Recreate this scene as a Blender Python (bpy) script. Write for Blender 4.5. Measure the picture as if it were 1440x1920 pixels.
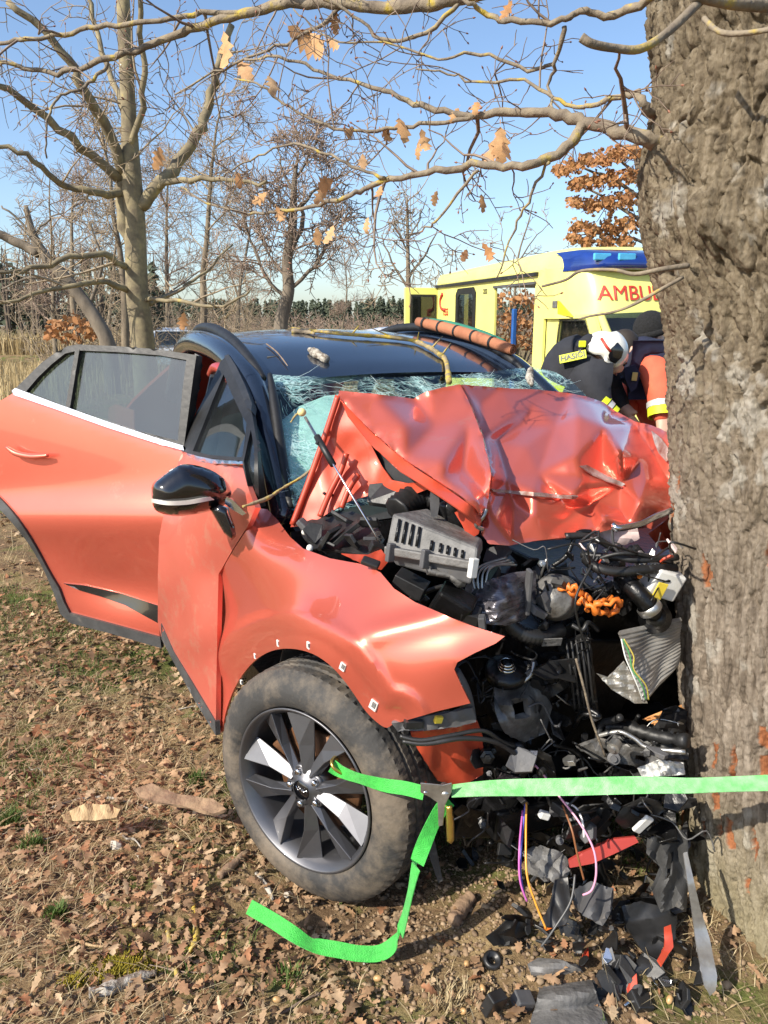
import bpy, bmesh, math, random
import numpy as np
from mathutils import Vector, Matrix, Euler, noise as mnoise
from mathutils.geometry import delaunay_2d_cdt
random.seed(7); rng = np.random.default_rng(7)
SC = bpy.context.scene
COL = SC.collection
for o in list(bpy.data.objects): bpy.data.objects.remove(o)

# ------------------------------------------------------------------ camera, sky, sun, exposure
CAM_H = 1.72; PITCH = math.radians(13.7); FPX = 1440.0
cd = bpy.data.cameras.new('camera'); cam = bpy.data.objects.new('camera', cd); COL.objects.link(cam)
cam.location = (0, 0, CAM_H); cam.rotation_euler = (math.radians(90) - PITCH, 0, 0)
cd.sensor_fit = 'HORIZONTAL'; cd.sensor_width = 36; cd.lens = 36 * FPX / 1440
cd.clip_start = .05; cd.clip_end = 3000
SC.camera = cam
TO_SUN = Vector((-.79, -.61, 0)).normalized() * math.cos(math.radians(37)) + Vector((0, 0, math.sin(math.radians(37))))
w = bpy.data.worlds.new('World'); SC.world = w; w.use_nodes = True
nt = w.node_tree; bg = nt.nodes['Background']
sky = nt.nodes.new('ShaderNodeTexSky'); sky.sky_type = 'NISHITA'; sky.sun_disc = False
sky.sun_elevation = math.radians(37); sky.sun_rotation = math.atan2(TO_SUN.x, TO_SUN.y)
sky.altitude = 300; sky.air_density = 1.0; sky.dust_density = 1.5; sky.ozone_density = 3.0
nt.links.new(sky.outputs[0], bg.inputs[0]); bg.inputs[1].default_value = 0.13
sd = bpy.data.lights.new('sun', 'SUN'); sun = bpy.data.objects.new('sun', sd); COL.objects.link(sun)
sd.energy = 4.5; sd.angle = math.radians(.55); sd.color = (1, .92, .79)
sun.location = (-6, -6, 9); sun.rotation_euler = TO_SUN.to_track_quat('Z', 'Y').to_euler()
SC.view_settings.view_transform = 'Standard'; SC.view_settings.look = 'None'
SC.view_settings.exposure = 0.74; SC.view_settings.gamma = 1; SC.view_settings.use_curve_mapping = False
SC.cycles.max_bounces = 8; SC.cycles.transparent_max_bounces = 24

# ------------------------------------------------------------------ geometry helpers
def V(*a): return np.array(a, float)
CAMP = V(0, 0, CAM_H)
def ray(px, py):
    r = (px - 720) / FPX; u = -(py - 960) / FPX
    return V(r, math.cos(PITCH) + u * math.sin(PITCH), -math.sin(PITCH) + u * math.cos(PITCH))
def at(px, py, Y):                      # the world point seen there at forward distance Y
    d = ray(px, py); return CAMP + d * (Y / d[1])
def atz(px, py, z):
    d = ray(px, py); return CAMP + d * ((z - CAM_H) / d[2])
def onp(px, py, p0, n):
    d = ray(px, py); return CAMP + d * (np.dot(n, p0 - CAMP) / np.dot(n, d))
def unit(v): return v / (math.sqrt(v[0]*v[0]+v[1]*v[1]+v[2]*v[2]) + 1e-12)
def crs(a, b): return np.array((a[1]*b[2]-a[2]*b[1], a[2]*b[0]-a[0]*b[2], a[0]*b[1]-a[1]*b[0]))

def tps(pts, reg=1e-4):
    P = np.array(pts, float); X = P[:, :2] / 300; n = len(X)
    D = np.linalg.norm(X[:, None] - X[None], axis=2); K = np.where(D > 0, D * D * np.log(D + 1e-12), 0) + np.eye(n) * reg
    A = np.zeros((n + 3, n + 3)); A[:n, :n] = K; A[:n, n] = 1; A[:n, n + 1:] = X; A[n, :n] = 1; A[n + 1:, :n] = X.T
    b = np.zeros(n + 3); b[:n] = P[:, 2]; w_ = np.linalg.solve(A, b)
    def fn(x, y):
        q = np.stack([np.asarray(x, float), np.asarray(y, float)], -1) / 300
        d = np.linalg.norm(q[..., None, :] - X, axis=-1)
        k = np.where(d > 0, d * d * np.log(d + 1e-12), 0)
        return k @ w_[:n] + w_[n] + q @ w_[n + 1:]
    return fn
def linf(pts):
    P = np.array(pts, float); t = tps(pts)
    r = delaunay_2d_cdt([Vector((p[0], p[1])) for p in P], [], [], 0, 1e-6)
    tris = [tuple(f) for f in r[2]]; vo = np.array([[v[0], v[1]] for v in r[0]]); idx = [i[0] for i in r[3]]
    zz = np.array([P[i, 2] for i in idx])
    def fn(x, y):
        x = np.asarray(x, float); y = np.asarray(y, float); out = t(x, y)
        for a, b, c in tris:
            A, B, C = vo[a], vo[b], vo[c]; den = (B[1]-C[1])*(A[0]-C[0])+(C[0]-B[0])*(A[1]-C[1])
            if abs(den) < 1e-9: continue
            l1 = ((B[1]-C[1])*(x-C[0])+(C[0]-B[0])*(y-C[1]))/den; l2 = ((C[1]-A[1])*(x-C[0])+(A[0]-C[0])*(y-C[1]))/den
            m = (l1 >= -1e-6) & (l2 >= -1e-6) & (l1 + l2 <= 1 + 1e-6)
            out = np.where(m, l1*zz[a]+l2*zz[b]+(1-l1-l2)*zz[c], out)
        return out
    return fn
def inpoly(x, y, poly):
    c = np.zeros(np.shape(x), bool); n = len(poly); j = n - 1
    for i in range(n):
        xi, yi = poly[i]; xj, yj = poly[j]
        c ^= ((yi > y) != (yj > y)) & (x < (xj - xi) * (y - yi) / (yj - yi + 1e-12) + xi)
        j = i
    return c
def crv(pts, sub=6, closed=False):      # Catmull-Rom through points
    P = [np.array(p, float) for p in pts]; n = len(P); out = []
    for i in range(n if closed else n - 1):
        if closed: a, b, c, d = P[i-1], P[i], P[(i+1) % n], P[(i+2) % n]
        else: a, b, c, d = P[max(i-1, 0)], P[i], P[i+1], P[min(i+2, n-1)]
        for k in range(sub):
            t = k / sub
            out.append(.5*((2*b)+(-a+c)*t+(2*a-5*b+4*c-d)*t*t+(-a+3*b-3*c+d)*t**3))
    if not closed: out.append(P[-1])
    return out
def dens(poly, step):
    out = []; n = len(poly)
    for i in range(n):
        a = np.array(poly[i], float); b = np.array(poly[(i+1) % n], float); k = max(1, int(np.linalg.norm(b-a)/step))
        for j in range(k): out.append(a + (b-a)*j/k)
    return out
def fill2d(outline, step, holes=()):    # triangulated sheet inside an outline: (Nx2, faces)
    loops = [dens(outline, step)] + [dens(h, step) for h in holes]
    pts, edges = [], []
    for l in loops:
        s = len(pts); pts += [Vector((p[0], p[1])) for p in l]; edges += [(s+i, s+(i+1) % len(l)) for i in range(len(l))]
    A = np.array(loops[0]); x0, y0 = A.min(0); x1, y1 = A.max(0)
    gx, gy = np.meshgrid(np.arange(x0+step/2, x1, step), np.arange(y0+step/2, y1, step))
    gx = gx + (np.arange(gx.shape[0]) % 2)[:, None]*step*.5
    gx = gx.ravel(); gy = gy.ravel(); m = inpoly(gx, gy, loops[0])
    for h in loops[1:]: m &= ~inpoly(gx, gy, h)
    allb = np.concatenate([np.array(l) for l in loops])
    gx, gy = gx[m], gy[m]
    if len(gx):
        dm = np.min((gx[:, None]-allb[None, :, 0])**2+(gy[:, None]-allb[None, :, 1])**2, axis=1)
        k = dm > (step*.45)**2; gx, gy = gx[k], gy[k]
    pts += [Vector((a, b)) for a, b in zip(gx, gy)]
    r = delaunay_2d_cdt(pts, edges, [], 0, 1e-6)
    vo = np.array([[v[0], v[1]] for v in r[0]]); fs = np.array([tuple(f) for f in r[2]])
    c = vo[fs].mean(1); m = inpoly(c[:, 0], c[:, 1], loops[0])
    for h in loops[1:]: m &= ~inpoly(c[:, 0], c[:, 1], h)
    return vo, [tuple(int(i) for i in f) for f in fs[m]]
# value noise
def _h(ix, iy, iz, s):
    n = (ix*374761393 + iy*668265263 + iz*2147483647 + s*974711) & 0xffffffff
    n = ((n ^ (n >> 13))*1274126177) & 0xffffffff; n = (n ^ (n >> 16)) & 0xffffffff
    return n / 4294967295.0
def vnoise(x, y, z=0, s=0):
    x, y, z = np.broadcast_arrays(np.asarray(x, float), np.asarray(y, float), np.asarray(z, float))
    ix, iy, iz = np.floor(x).astype(np.int64), np.floor(y).astype(np.int64), np.floor(z).astype(np.int64)
    fx, fy, fz = x-ix, y-iy, z-iz; fx, fy, fz = (t*t*(3-2*t) for t in (fx, fy, fz)); o = 0
    for a in (0, 1):
        for b in (0, 1):
            for c in (0, 1):
                o = o + _h(ix+a, iy+b, iz+c, s)*(fx if a else 1-fx)*(fy if b else 1-fy)*(fz if c else 1-fz)
    return o*2-1
def fbm(x, y, z=0, s=0, o=4):
    r = 0; a = .5
    for i in range(o): r = r + a*vnoise(np.asarray(x)*2**i, np.asarray(y)*2**i, np.asarray(z)*2**i, s+i*17); a *= .5
    return r
def worley(u, v, s=0):                  # F1, F2, cell random
    iu, iv = np.floor(u).astype(np.int64), np.floor(v).astype(np.int64)
    f1 = np.full(u.shape, 9.); f2 = np.full(u.shape, 9.); cr = np.zeros(u.shape)
    for a in (-1, 0, 1):
        for b in (-1, 0, 1):
            cx, cy = iu+a, iv+b; jx = cx+_h(cx, cy, cy*0, s); jy = cy+_h(cx, cy, cy*0+1, s); d = np.hypot(u-jx, v-jy)
            near = d < f1; f2 = np.where(near, f1, np.minimum(f2, d)); cr = np.where(near, _h(cx, cy, cy*0+2, s), cr); f1 = np.where(near, d, f1)
    return f1, f2, cr

# ------------------------------------------------------------------ objects
ORG = {}
def tag(o, label=None, cat=None, group=None, kind=None):
    for k, v in (('label', label), ('category', cat), ('group', group), ('kind', kind)):
        if v: o[k] = v
    return o
def empty(name, loc, label=None, cat=None, group=None):
    o = bpy.data.objects.new(name, None); COL.objects.link(o); o.location = tuple(loc); o.empty_display_size = .1
    ORG[o.name] = np.array(loc, float); return tag(o, label, cat, group)
def mesh_obj(name, verts, faces, mat, parent=None, label=None, cat=None, group=None, kind=None, smooth=True, solid=0, bevel=0, sub=0, angle=None):
    v = np.asarray(verts, float).reshape(-1, 3)
    if parent is not None: org = ORG[parent.name]
    else: org = V((v[:, 0].min()+v[:, 0].max())/2, (v[:, 1].min()+v[:, 1].max())/2, v[:, 2].min())
    me = bpy.data.meshes.new(name); me.from_pydata((v-org).tolist(), [], [tuple(f) for f in faces]); me.update()
    if smooth:
        me.polygons.foreach_set('use_smooth', [True]*len(me.polygons))
        if angle: me.set_sharp_from_angle(angle=math.radians(angle))
    me.materials.append(mat)
    o = bpy.data.objects.new(name, me); COL.objects.link(o)
    if parent is not None: o.parent = parent; ORG[o.name] = org
    else: o.location = tuple(org); ORG[o.name] = org
    if solid:
        m = o.modifiers.new('s', 'SOLIDIFY'); m.thickness = solid; m.offset = 0
        if not bevel: m = o.modifiers.new('es', 'EDGE_SPLIT'); m.split_angle = math.radians(38)
    if bevel: m = o.modifiers.new('b', 'BEVEL'); m.width = bevel; m.segments = 2; m.limit_method = 'ANGLE'
    if sub: m = o.modifiers.new('ss', 'SUBSURF'); m.levels = sub; m.render_levels = sub
    return tag(o, label, cat, group, kind)
CS = {}
class MB:
    def __init__(s): s.v = []; s.f = []
    def add(s, v, f):
        n = len(s.v); s.v += [tuple(p) for p in v]; s.f += [tuple(i+n for i in q) for q in f]; return s
    def tube(s, path, rad, n=8, caps=True):
        P = [(float(p[0]), float(p[1]), float(p[2])) for p in path]; m = len(P); nr = 0 if np.isscalar(rad) else len(rad)
        b = len(s.v); up = None; v = s.v; cs = CS.setdefault(n, [(math.cos(2*math.pi*k/n), math.sin(2*math.pi*k/n)) for k in range(n)])
        for i in range(m):
            if nr == 0: r = rad
            elif nr == m: r = rad[i]
            else:
                t = i/(m-1)*(nr-1); j = min(int(t), nr-2); r = rad[j]+(rad[j+1]-rad[j])*(t-j)
            A = P[min(i+1, m-1)]; B = P[max(i-1, 0)]; tx, ty, tz = A[0]-B[0], A[1]-B[1], A[2]-B[2]; l = math.sqrt(tx*tx+ty*ty+tz*tz)+1e-12; tx /= l; ty /= l; tz /= l
            if up is None: up = (0, 0, 1) if abs(tz) < .9 else (1, 0, 0)
            x0, x1, x2 = ty*up[2]-tz*up[1], tz*up[0]-tx*up[2], tx*up[1]-ty*up[0]; l = math.sqrt(x0*x0+x1*x1+x2*x2)+1e-12; x0 /= l; x1 /= l; x2 /= l
            up = (x1*tz-x2*ty, x2*tx-x0*tz, x0*ty-x1*tx); p = P[i]
            for c, q in cs:
                c *= r; q *= r; v.append((p[0]+c*x0+q*up[0], p[1]+c*x1+q*up[1], p[2]+c*x2+q*up[2]))
        f = s.f
        for i in range(m-1):
            o = b+i*n
            for k in range(n): f.append((o+k, o+(k+1) % n, o+n+(k+1) % n, o+n+k))
        if caps and n > 2: s.f.append(tuple(b+k for k in range(n))[::-1]); s.f.append(tuple(b+(m-1)*n+k for k in range(n)))
        return s
    def box(s, c, ax, ay, az):          # half-axis vectors
        c, ax, ay, az = (np.array(t, float) for t in (c, ax, ay, az))
        v = [c+i*ax+j*ay+k*az for k in (-1, 1) for j in (-1, 1) for i in (-1, 1)]
        return s.add(v, [(0, 2, 3, 1), (4, 5, 7, 6), (0, 1, 5, 4), (2, 6, 7, 3), (0, 4, 6, 2), (1, 3, 7, 5)])
    def hexa(s, b4, t4):                # two quads of 4 points
        return s.add(list(b4)+list(t4), [(3, 2, 1, 0), (4, 5, 6, 7), (0, 1, 5, 4), (1, 2, 6, 5), (2, 3, 7, 6), (3, 0, 4, 7)])
    def prism(s, poly, vec):
        n = len(poly); vec = np.array(vec, float); P = [np.array(p, float) for p in poly]
        return s.add(P+[p+vec for p in P], [tuple(range(n))[::-1], tuple(range(n, 2*n))]+[(i, (i+1) % n, n+(i+1) % n, n+i) for i in range(n)])
    def lathe(s, prof, c, axis, n=32, mod=None):     # prof: (radius, along-axis)
        c = np.array(c, float); z = unit(np.array(axis, float)); x = unit(crs(z, V(0, 0, 1) if abs(z[2]) < .9 else V(1, 0, 0))); y = crs(z, x)
        b = len(s.v); m = len(prof)
        for k in range(n):
            a = 2*math.pi*k/n
            for i, (r, h) in enumerate(prof):
                if mod: r = mod(r, h, k, i)
                q = c+z*h+r*(math.cos(a)*x+math.sin(a)*y); s.v.append((q[0], q[1], q[2]))
        for k in range(n):
            for i in range(m-1):
                s.f.append((b+k*m+i, b+((k+1) % n)*m+i, b+((k+1) % n)*m+i+1, b+k*m+i+1))
        return s
    def ball(s, c, rx, ry, rz, nu=16, nv=10, fn=None):
        c = np.array(c, float); b = len(s.v)
        for j in range(nv+1):
            t = math.pi*j/nv
            for i in range(nu):
                a = 2*math.pi*i/nu; d = V(math.sin(t)*math.cos(a), math.sin(t)*math.sin(a), math.cos(t)); k = fn(d) if fn else 1
                q = c+V(d[0]*rx, d[1]*ry, d[2]*rz)*k; s.v.append(tuple(q))
        for j in range(nv):
            for i in range(nu): s.f.append((b+j*nu+i, b+(j+1)*nu+i, b+(j+1)*nu+(i+1) % nu, b+j*nu+(i+1) % nu))
        return s
    def grid(s, rows):
        n = len(rows); m = len(rows[0]); return s.add([p for r in rows for p in r], [(i*m+j, i*m+j+1, (i+1)*m+j+1, (i+1)*m+j) for i in range(n-1) for j in range(m-1)])
    def ribbon(s, path, side, w):       # flat band; side = list of unit vectors
        P = [np.array(p, float) for p in path]; b = len(s.v); W = w if hasattr(w, '__len__') else [w]*len(P)
        for p, d, ww in zip(P, side, W): s.v += [tuple(p-np.array(d)*ww/2), tuple(p), tuple(p+np.array(d)*ww/2)]
        for i in range(len(P)-1):
            for k in (0, 1): s.f.append((b+3*i+k, b+3*i+k+1, b+3*i+k+4, b+3*i+k+3))
        return s
    def build(s, name, mat, parent=None, **k): return mesh_obj(name, s.v, s.f, mat, parent, **k)
def patch(rows, su=4, sv=4):            # smooth surface through a net of points
    R = [crv(r, su) for r in rows]; m = len(R[0])
    cols = [crv([R[i][j] for i in range(len(R))], sv) for j in range(m)]
    return [[cols[j][i] for j in range(m)] for i in range(len(cols[0]))]
def smooth_depth(vo, fs, Y, it):
    F_ = np.array(fs); e = np.concatenate([F_[:, [0, 1]], F_[:, [1, 2]], F_[:, [2, 0]]]); e = np.concatenate([e, e[:, ::-1]])
    for _ in range(it):
        a = np.zeros(len(Y)); c = np.zeros(len(Y)); np.add.at(a, e[:, 0], Y[e[:, 1]]); np.add.at(c, e[:, 0], 1); Y = .5*Y+.5*a/np.maximum(c, 1)
    return Y
def sheet(name, outline, depth, mat, parent=None, step=9, holes=(), sm=0, extra=None, solid=.004, **k):
    k.setdefault('angle', 50)
    vo, fs = fill2d(outline, step, holes)  # a sheet of metal or plastic: outline with its own distance at every point
    Y = depth(vo[:, 0], vo[:, 1])
    if sm: Y = smooth_depth(vo, fs, Y, sm)
    if extra is not None: Y = Y+extra(vo[:, 0], vo[:, 1])
    pts = [at(a, b, y) for (a, b), y in zip(vo, Y)]
    fs = [f[::-1] for f in fs]
    return mesh_obj(name, pts, fs, mat, parent, solid=solid, **k)
def crumple(seed, amp, scale, n=5):     # folded-sheet relief: warped triangle waves
    r = np.random.default_rng(seed); D = [(r.uniform(0, math.pi), r.uniform(.6, 1.6)*scale, r.uniform(0, 9), r.uniform(.4, 1)) for _ in range(n)]
    def fn(x, y):
        x = np.asarray(x, float); y = np.asarray(y, float)
        wx = x+60*fbm(x/160, y/160, 3, seed, 2); wy = y+60*fbm(x/160, y/160, 8, seed, 2); o = 0
        for a, s_, p, g in D:
            t = (wx*math.cos(a)+wy*math.sin(a))/s_+p; o = o+g*(np.abs((t % 1)*2-1)-.5)
        return amp*o/n*2
    return fn
def rough_piece(poly3, vec, name, mat, parent=None, **k):
    return MB().prism(poly3, vec).build(name, mat, parent, smooth=False, bevel=.003, **k)
def text_mesh(txt, size, depth, origin, right, up, name, mat, parent, bold=0, **k):
    cu = bpy.data.curves.new('t', 'FONT'); cu.body = txt; cu.size = size; cu.extrude = depth; cu.offset = bold; cu.align_x = 'CENTER'; cu.align_y = 'CENTER'
    to = bpy.data.objects.new('t', cu); COL.objects.link(to); bpy.context.view_layer.update()
    me = bpy.data.meshes.new_from_object(to.evaluated_get(bpy.context.evaluated_depsgraph_get()))
    v = [np.array(q.co) for q in me.vertices]; fs = [tuple(p.vertices) for p in me.polygons]
    bpy.data.objects.remove(to); bpy.data.meshes.remove(me)
    r, u = unit(np.array(right, float)), unit(np.array(up, float)); n = crs(r, u)
    return mesh_obj(name, [origin+r*q[0]+u*q[1]+n*q[2] for q in v], fs, mat, parent, smooth=False, **k)

# ------------------------------------------------------------------ materials
def nd(nt, t, **k):
    n = nt.nodes.new(t)
    for a, b in k.items(): setattr(n, a, b)
    return n
def M(name, c1, c2=None, scale=8, rough=.6, metal=0, bump=0, bscale=None, coat=0, detail=6, contrast=(.35, .65), stretch=(1, 1, 1), spec=.5, rvar=0, trans=0, sheen=0, c3=None, dirt=None):
    m = bpy.data.materials.new(name); m.use_nodes = True; t = m.node_tree; p = t.nodes['Principled BSDF']
    p.inputs['Roughness'].default_value = rough; p.inputs['Metallic'].default_value = metal
    p.inputs['Coat Weight'].default_value = coat; p.inputs['Coat Roughness'].default_value = .04
    p.inputs['Specular IOR Level'].default_value = spec
    tc = nd(t, 'ShaderNodeTexCoord'); mp = nd(t, 'ShaderNodeMapping'); mp.inputs['Scale'].default_value = stretch; t.links.new(tc.outputs['Object'], mp.inputs[0])
    n = nd(t, 'ShaderNodeTexNoise'); n.inputs['Scale'].default_value = scale; n.inputs['Detail'].default_value = detail; n.inputs['Roughness'].default_value = .6; t.links.new(mp.outputs[0], n.inputs[0])
    r = nd(t, 'ShaderNodeValToRGB'); c2 = c2 or tuple(x*.8 for x in c1)
    r.color_ramp.elements[0].position, r.color_ramp.elements[1].position = contrast
    r.color_ramp.elements[0].color = (*c2, 1); r.color_ramp.elements[1].color = (*c1, 1)
    if c3: e = r.color_ramp.elements.new(min(.99, contrast[1]+.12)); e.color = (*c3, 1)
    t.links.new(n.outputs[0], r.inputs[0]); col = r.outputs[0]
    if dirt:                             # dust and mud with its own blotchy shape
        n3 = nd(t, 'ShaderNodeTexNoise'); n3.inputs['Scale'].default_value = dirt[1]; n3.inputs['Detail'].default_value = 9; n3.inputs['Roughness'].default_value = .7; t.links.new(tc.outputs['Object'], n3.inputs[0])
        rr = nd(t, 'ShaderNodeValToRGB'); rr.color_ramp.elements[0].position = dirt[2]; rr.color_ramp.elements[1].position = dirt[2]+.2; t.links.new(n3.outputs[0], rr.inputs[0])
        mx = nd(t, 'ShaderNodeMix', data_type='RGBA'); mx.inputs[7].default_value = (*dirt[0], 1); t.links.new(rr.outputs[0], mx.inputs[0]); t.links.new(col, mx.inputs[6]); col = mx.outputs[2]
    t.links.new(col, p.inputs['Base Color'])
    if rvar:
        mr = nd(t, 'ShaderNodeMapRange'); mr.inputs[3].default_value = rough-rvar; mr.inputs[4].default_value = rough+rvar; t.links.new(n.outputs[0], mr.inputs[0]); t.links.new(mr.outputs[0], p.inputs['Roughness'])
    if bump:
        n2 = nd(t, 'ShaderNodeTexNoise'); n2.inputs['Scale'].default_value = bscale or scale*3; n2.inputs['Detail'].default_value = 8; t.links.new(mp.outputs[0], n2.inputs[0])
        b = nd(t, 'ShaderNodeBump'); b.inputs['Strength'].default_value = bump; b.inputs['Distance'].default_value = .01; t.links.new(n2.outputs[0], b.inputs['Height']); t.links.new(b.outputs[0], p.inputs['Normal'])
    if sheen: p.inputs['Sheen Weight'].default_value = sheen
    if trans: p.inputs['Transmission Weight'].default_value = trans
    return m
def M_isl(name, cols, rough=.8, bump=0, transl=0):   # one colour for each loose piece
    m = bpy.data.materials.new(name); m.use_nodes = True; t = m.node_tree; p = t.nodes['Principled BSDF']; p.inputs['Roughness'].default_value = rough; p.inputs['Specular IOR Level'].default_value = .3
    g = nd(t, 'ShaderNodeNewGeometry'); oi = nd(t, 'ShaderNodeObjectInfo'); a = nd(t, 'ShaderNodeMath', operation='ADD'); fr = nd(t, 'ShaderNodeMath', operation='FRACT')
    t.links.new(g.outputs['Random Per Island'], a.inputs[0]); t.links.new(oi.outputs['Random'], a.inputs[1]); t.links.new(a.outputs[0], fr.inputs[0])
    r = nd(t, 'ShaderNodeValToRGB'); t.links.new(fr.outputs[0], r.inputs[0]); n = len(cols)
    while len(r.color_ramp.elements) < n: r.color_ramp.elements.new(.5)
    for i, c in enumerate(cols): r.color_ramp.elements[i].position = i/(n-1); r.color_ramp.elements[i].color = (*c, 1)
    tc = nd(t, 'ShaderNodeTexCoord'); n1 = nd(t, 'ShaderNodeTexNoise'); n1.inputs['Scale'].default_value = 60; t.links.new(tc.outputs['Object'], n1.inputs[0])
    hs = nd(t, 'ShaderNodeHueSaturation'); mr = nd(t, 'ShaderNodeMapRange'); mr.inputs[3].default_value = .6; mr.inputs[4].default_value = 1.4; t.links.new(n1.outputs[0], mr.inputs[0]); t.links.new(mr.outputs[0], hs.inputs['Value']); t.links.new(r.outputs[0], hs.inputs['Color'])
    t.links.new(hs.outputs[0], p.inputs['Base Color'])
    if transl:
        tr = nd(t, 'ShaderNodeBsdfTranslucent'); t.links.new(hs.outputs[0], tr.inputs[0]); mx = nd(t, 'ShaderNodeMixShader'); mx.inputs[0].default_value = transl
        t.links.new(p.outputs[0], mx.inputs[1]); t.links.new(tr.outputs[0], mx.inputs[2]); t.links.new(mx.outputs[0], t.nodes['Material Output'].inputs[0])
    return m
def M_glass(name, tint, refl=.06, dust=.0, dcol=(.5, .5, .5)):
    m = bpy.data.materials.new(name); m.use_nodes = True; t = m.node_tree; t.nodes.remove(t.nodes['Principled BSDF'])
    tr = nd(t, 'ShaderNodeBsdfTransparent'); tr.inputs[0].default_value = (*tint, 1); gl = nd(t, 'ShaderNodeBsdfGlossy'); gl.inputs['Roughness'].default_value = .015
    lw = nd(t, 'ShaderNodeLayerWeight'); pwr = nd(t, 'ShaderNodeMath', operation='POWER'); pwr.inputs[1].default_value = 4; t.links.new(lw.outputs['Facing'], pwr.inputs[0]); ad = nd(t, 'ShaderNodeMath', operation='ADD'); ad.inputs[1].default_value = refl; t.links.new(pwr.outputs[0], ad.inputs[0])
    mx = nd(t, 'ShaderNodeMixShader'); t.links.new(ad.outputs[0], mx.inputs[0]); t.links.new(tr.outputs[0], mx.inputs[1]); t.links.new(gl.outputs[0], mx.inputs[2])
    df = nd(t, 'ShaderNodeBsdfDiffuse'); df.inputs[0].default_value = (*dcol, 1); tc = nd(t, 'ShaderNodeTexCoord'); n = nd(t, 'ShaderNodeTexNoise'); n.inputs['Scale'].default_value = 6; n.inputs['Detail'].default_value = 8; t.links.new(tc.outputs['Object'], n.inputs[0])
    mu = nd(t, 'ShaderNodeMath', operation='MULTIPLY'); mu.inputs[1].default_value = dust*2; t.links.new(n.outputs[0], mu.inputs[0])
    m2 = nd(t, 'ShaderNodeMixShader'); t.links.new(mu.outputs[0], m2.inputs[0]); t.links.new(mx.outputs[0], m2.inputs[1]); t.links.new(df.outputs[0], m2.inputs[2]); t.links.new(m2.outputs[0], t.nodes['Material Output'].inputs[0])
    return m
MT = {}
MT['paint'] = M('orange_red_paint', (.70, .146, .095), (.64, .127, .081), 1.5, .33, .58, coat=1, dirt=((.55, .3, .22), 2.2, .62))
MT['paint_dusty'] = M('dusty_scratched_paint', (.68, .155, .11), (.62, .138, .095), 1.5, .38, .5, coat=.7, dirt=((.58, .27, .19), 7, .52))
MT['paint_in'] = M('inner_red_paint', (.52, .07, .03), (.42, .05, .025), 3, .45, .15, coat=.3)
MT['scar'] = M('scraped_grey_metal', (.5, .46, .44), (.3, .15, .12), 30, .5, .5)
MT['gloss_black'] = M('gloss_black', (.008, .008, .010), (.006, .006, .008), 3, .15, 0, coat=1)
MT['roof_black'] = M('black_roof_paint', (.008, .013, .024), (.006, .010, .02), 2, .22, 0, coat=1, dirt=((.10, .085, .06), 30, .70))
MT['black'] = M('black_plastic', (.016, .016, .017), (.007, .007, .007), 14, .5, bump=.15, dirt=((.12, .1, .08), 9, .66))
MT['black2'] = M('dusty_black_plastic', (.026, .026, .027), (.010, .010, .010), 10, .42, bump=.1, dirt=((.16, .14, .11), 12, .60))
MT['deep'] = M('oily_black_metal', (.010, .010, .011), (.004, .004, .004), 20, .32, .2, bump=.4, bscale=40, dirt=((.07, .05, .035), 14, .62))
MT['cladding'] = M('grey_black_cladding', (.055, .055, .055), (.03, .03, .03), 12, .65, bump=.2, bscale=200, dirt=((.2, .17, .13), 6, .58))
MT['rubber'] = M('tyre_rubber', (.040, .038, .036), (.026, .025, .024), 9, .75, bump=.25, bscale=60, dirt=((.15, .12, .088), 5, .43))
MT['rim'] = M('dark_grey_alloy', (.16, .16, .17), (.125, .125, .135), 5, .46, .85, coat=.2, dirt=((.2, .17, .13), 8, .66))
MT['chrome'] = M('satin_chrome', (.75, .76, .78), (.6, .61, .63), 8, .2, 1)
MT['steel'] = M('zinc_steel', (.55, .55, .53), (.35, .34, .32), 20, .38, .9, bump=.1)
MT['rust'] = M('rusty_disc', (.22, .1, .045), (.12, .06, .03), 18, .6, .5, bump=.2)
MT['brass'] = M('yellow_zinc', (.75, .55, .15), (.55, .4, .1), 15, .3, .9)
MT['grey_pl'] = M('grey_plastic', (.165, .16, .155), (.085, .083, .08), 16, .6, bump=.5, bscale=60, dirt=((.2, .18, .15), 7, .62))
MT['grey_pl2'] = M('mid_grey_plastic', (.10, .10, .105), (.06, .06, .063), 12, .55, bump=.15, dirt=((.18, .15, .11), 7, .58))
MT['cast'] = M('dirty_cast_aluminium', (.22, .215, .205), (.08, .075, .07), 16, .5, .5, bump=.5, bscale=40, dirt=((.10, .075, .05), 10, .55))
MT['alu'] = M('crushed_aluminium', (.52, .50, .46), (.36, .34, .31), 14, .42, .75, bump=.25, bscale=30)
MT['foil'] = M('crinkled_dark_film', (.2, .19, .21), (.06, .055, .065), 24, .25, .6, bump=.6, bscale=24, stretch=(1, 1, 4))
MT['white_pl'] = M('white_plastic', (.72, .72, .7), (.55, .54, .5), 14, .45)
MT['pinkish'] = M('pinkish_plastic', (.62, .5, .48), (.4, .3, .28), 18, .5)
MT['orange'] = M('orange_cable', (.75, .2, .02), (.55, .12, .015), 12, .5, bump=.2)
MT['yellow'] = M('yellow_plastic', (.8, .62, .06), (.68, .5, .05), 10, .45)
MT['airbag'] = M('airbag_cloth', (.74, .80, .76), (.62, .72, .68), 6, .85, bump=.5, bscale=9)
MT['seat'] = M('dark_seat_cloth', (.03, .032, .034), (.02, .02, .022), 10, .9)
MT['green_in'] = M('green_tinted_trim', (.05, .16, .11), (.03, .1, .07), 6, .7)
MT['red_in'] = M('red_frame_edge', (.42, .035, .025), (.34, .03, .02), 5, .4, coat=.5)
MT['strap'] = M('green_webbing', (.035, .44, .045), (.02, .33, .03), 60, .55, bump=.4, bscale=300, sheen=.3)
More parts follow.
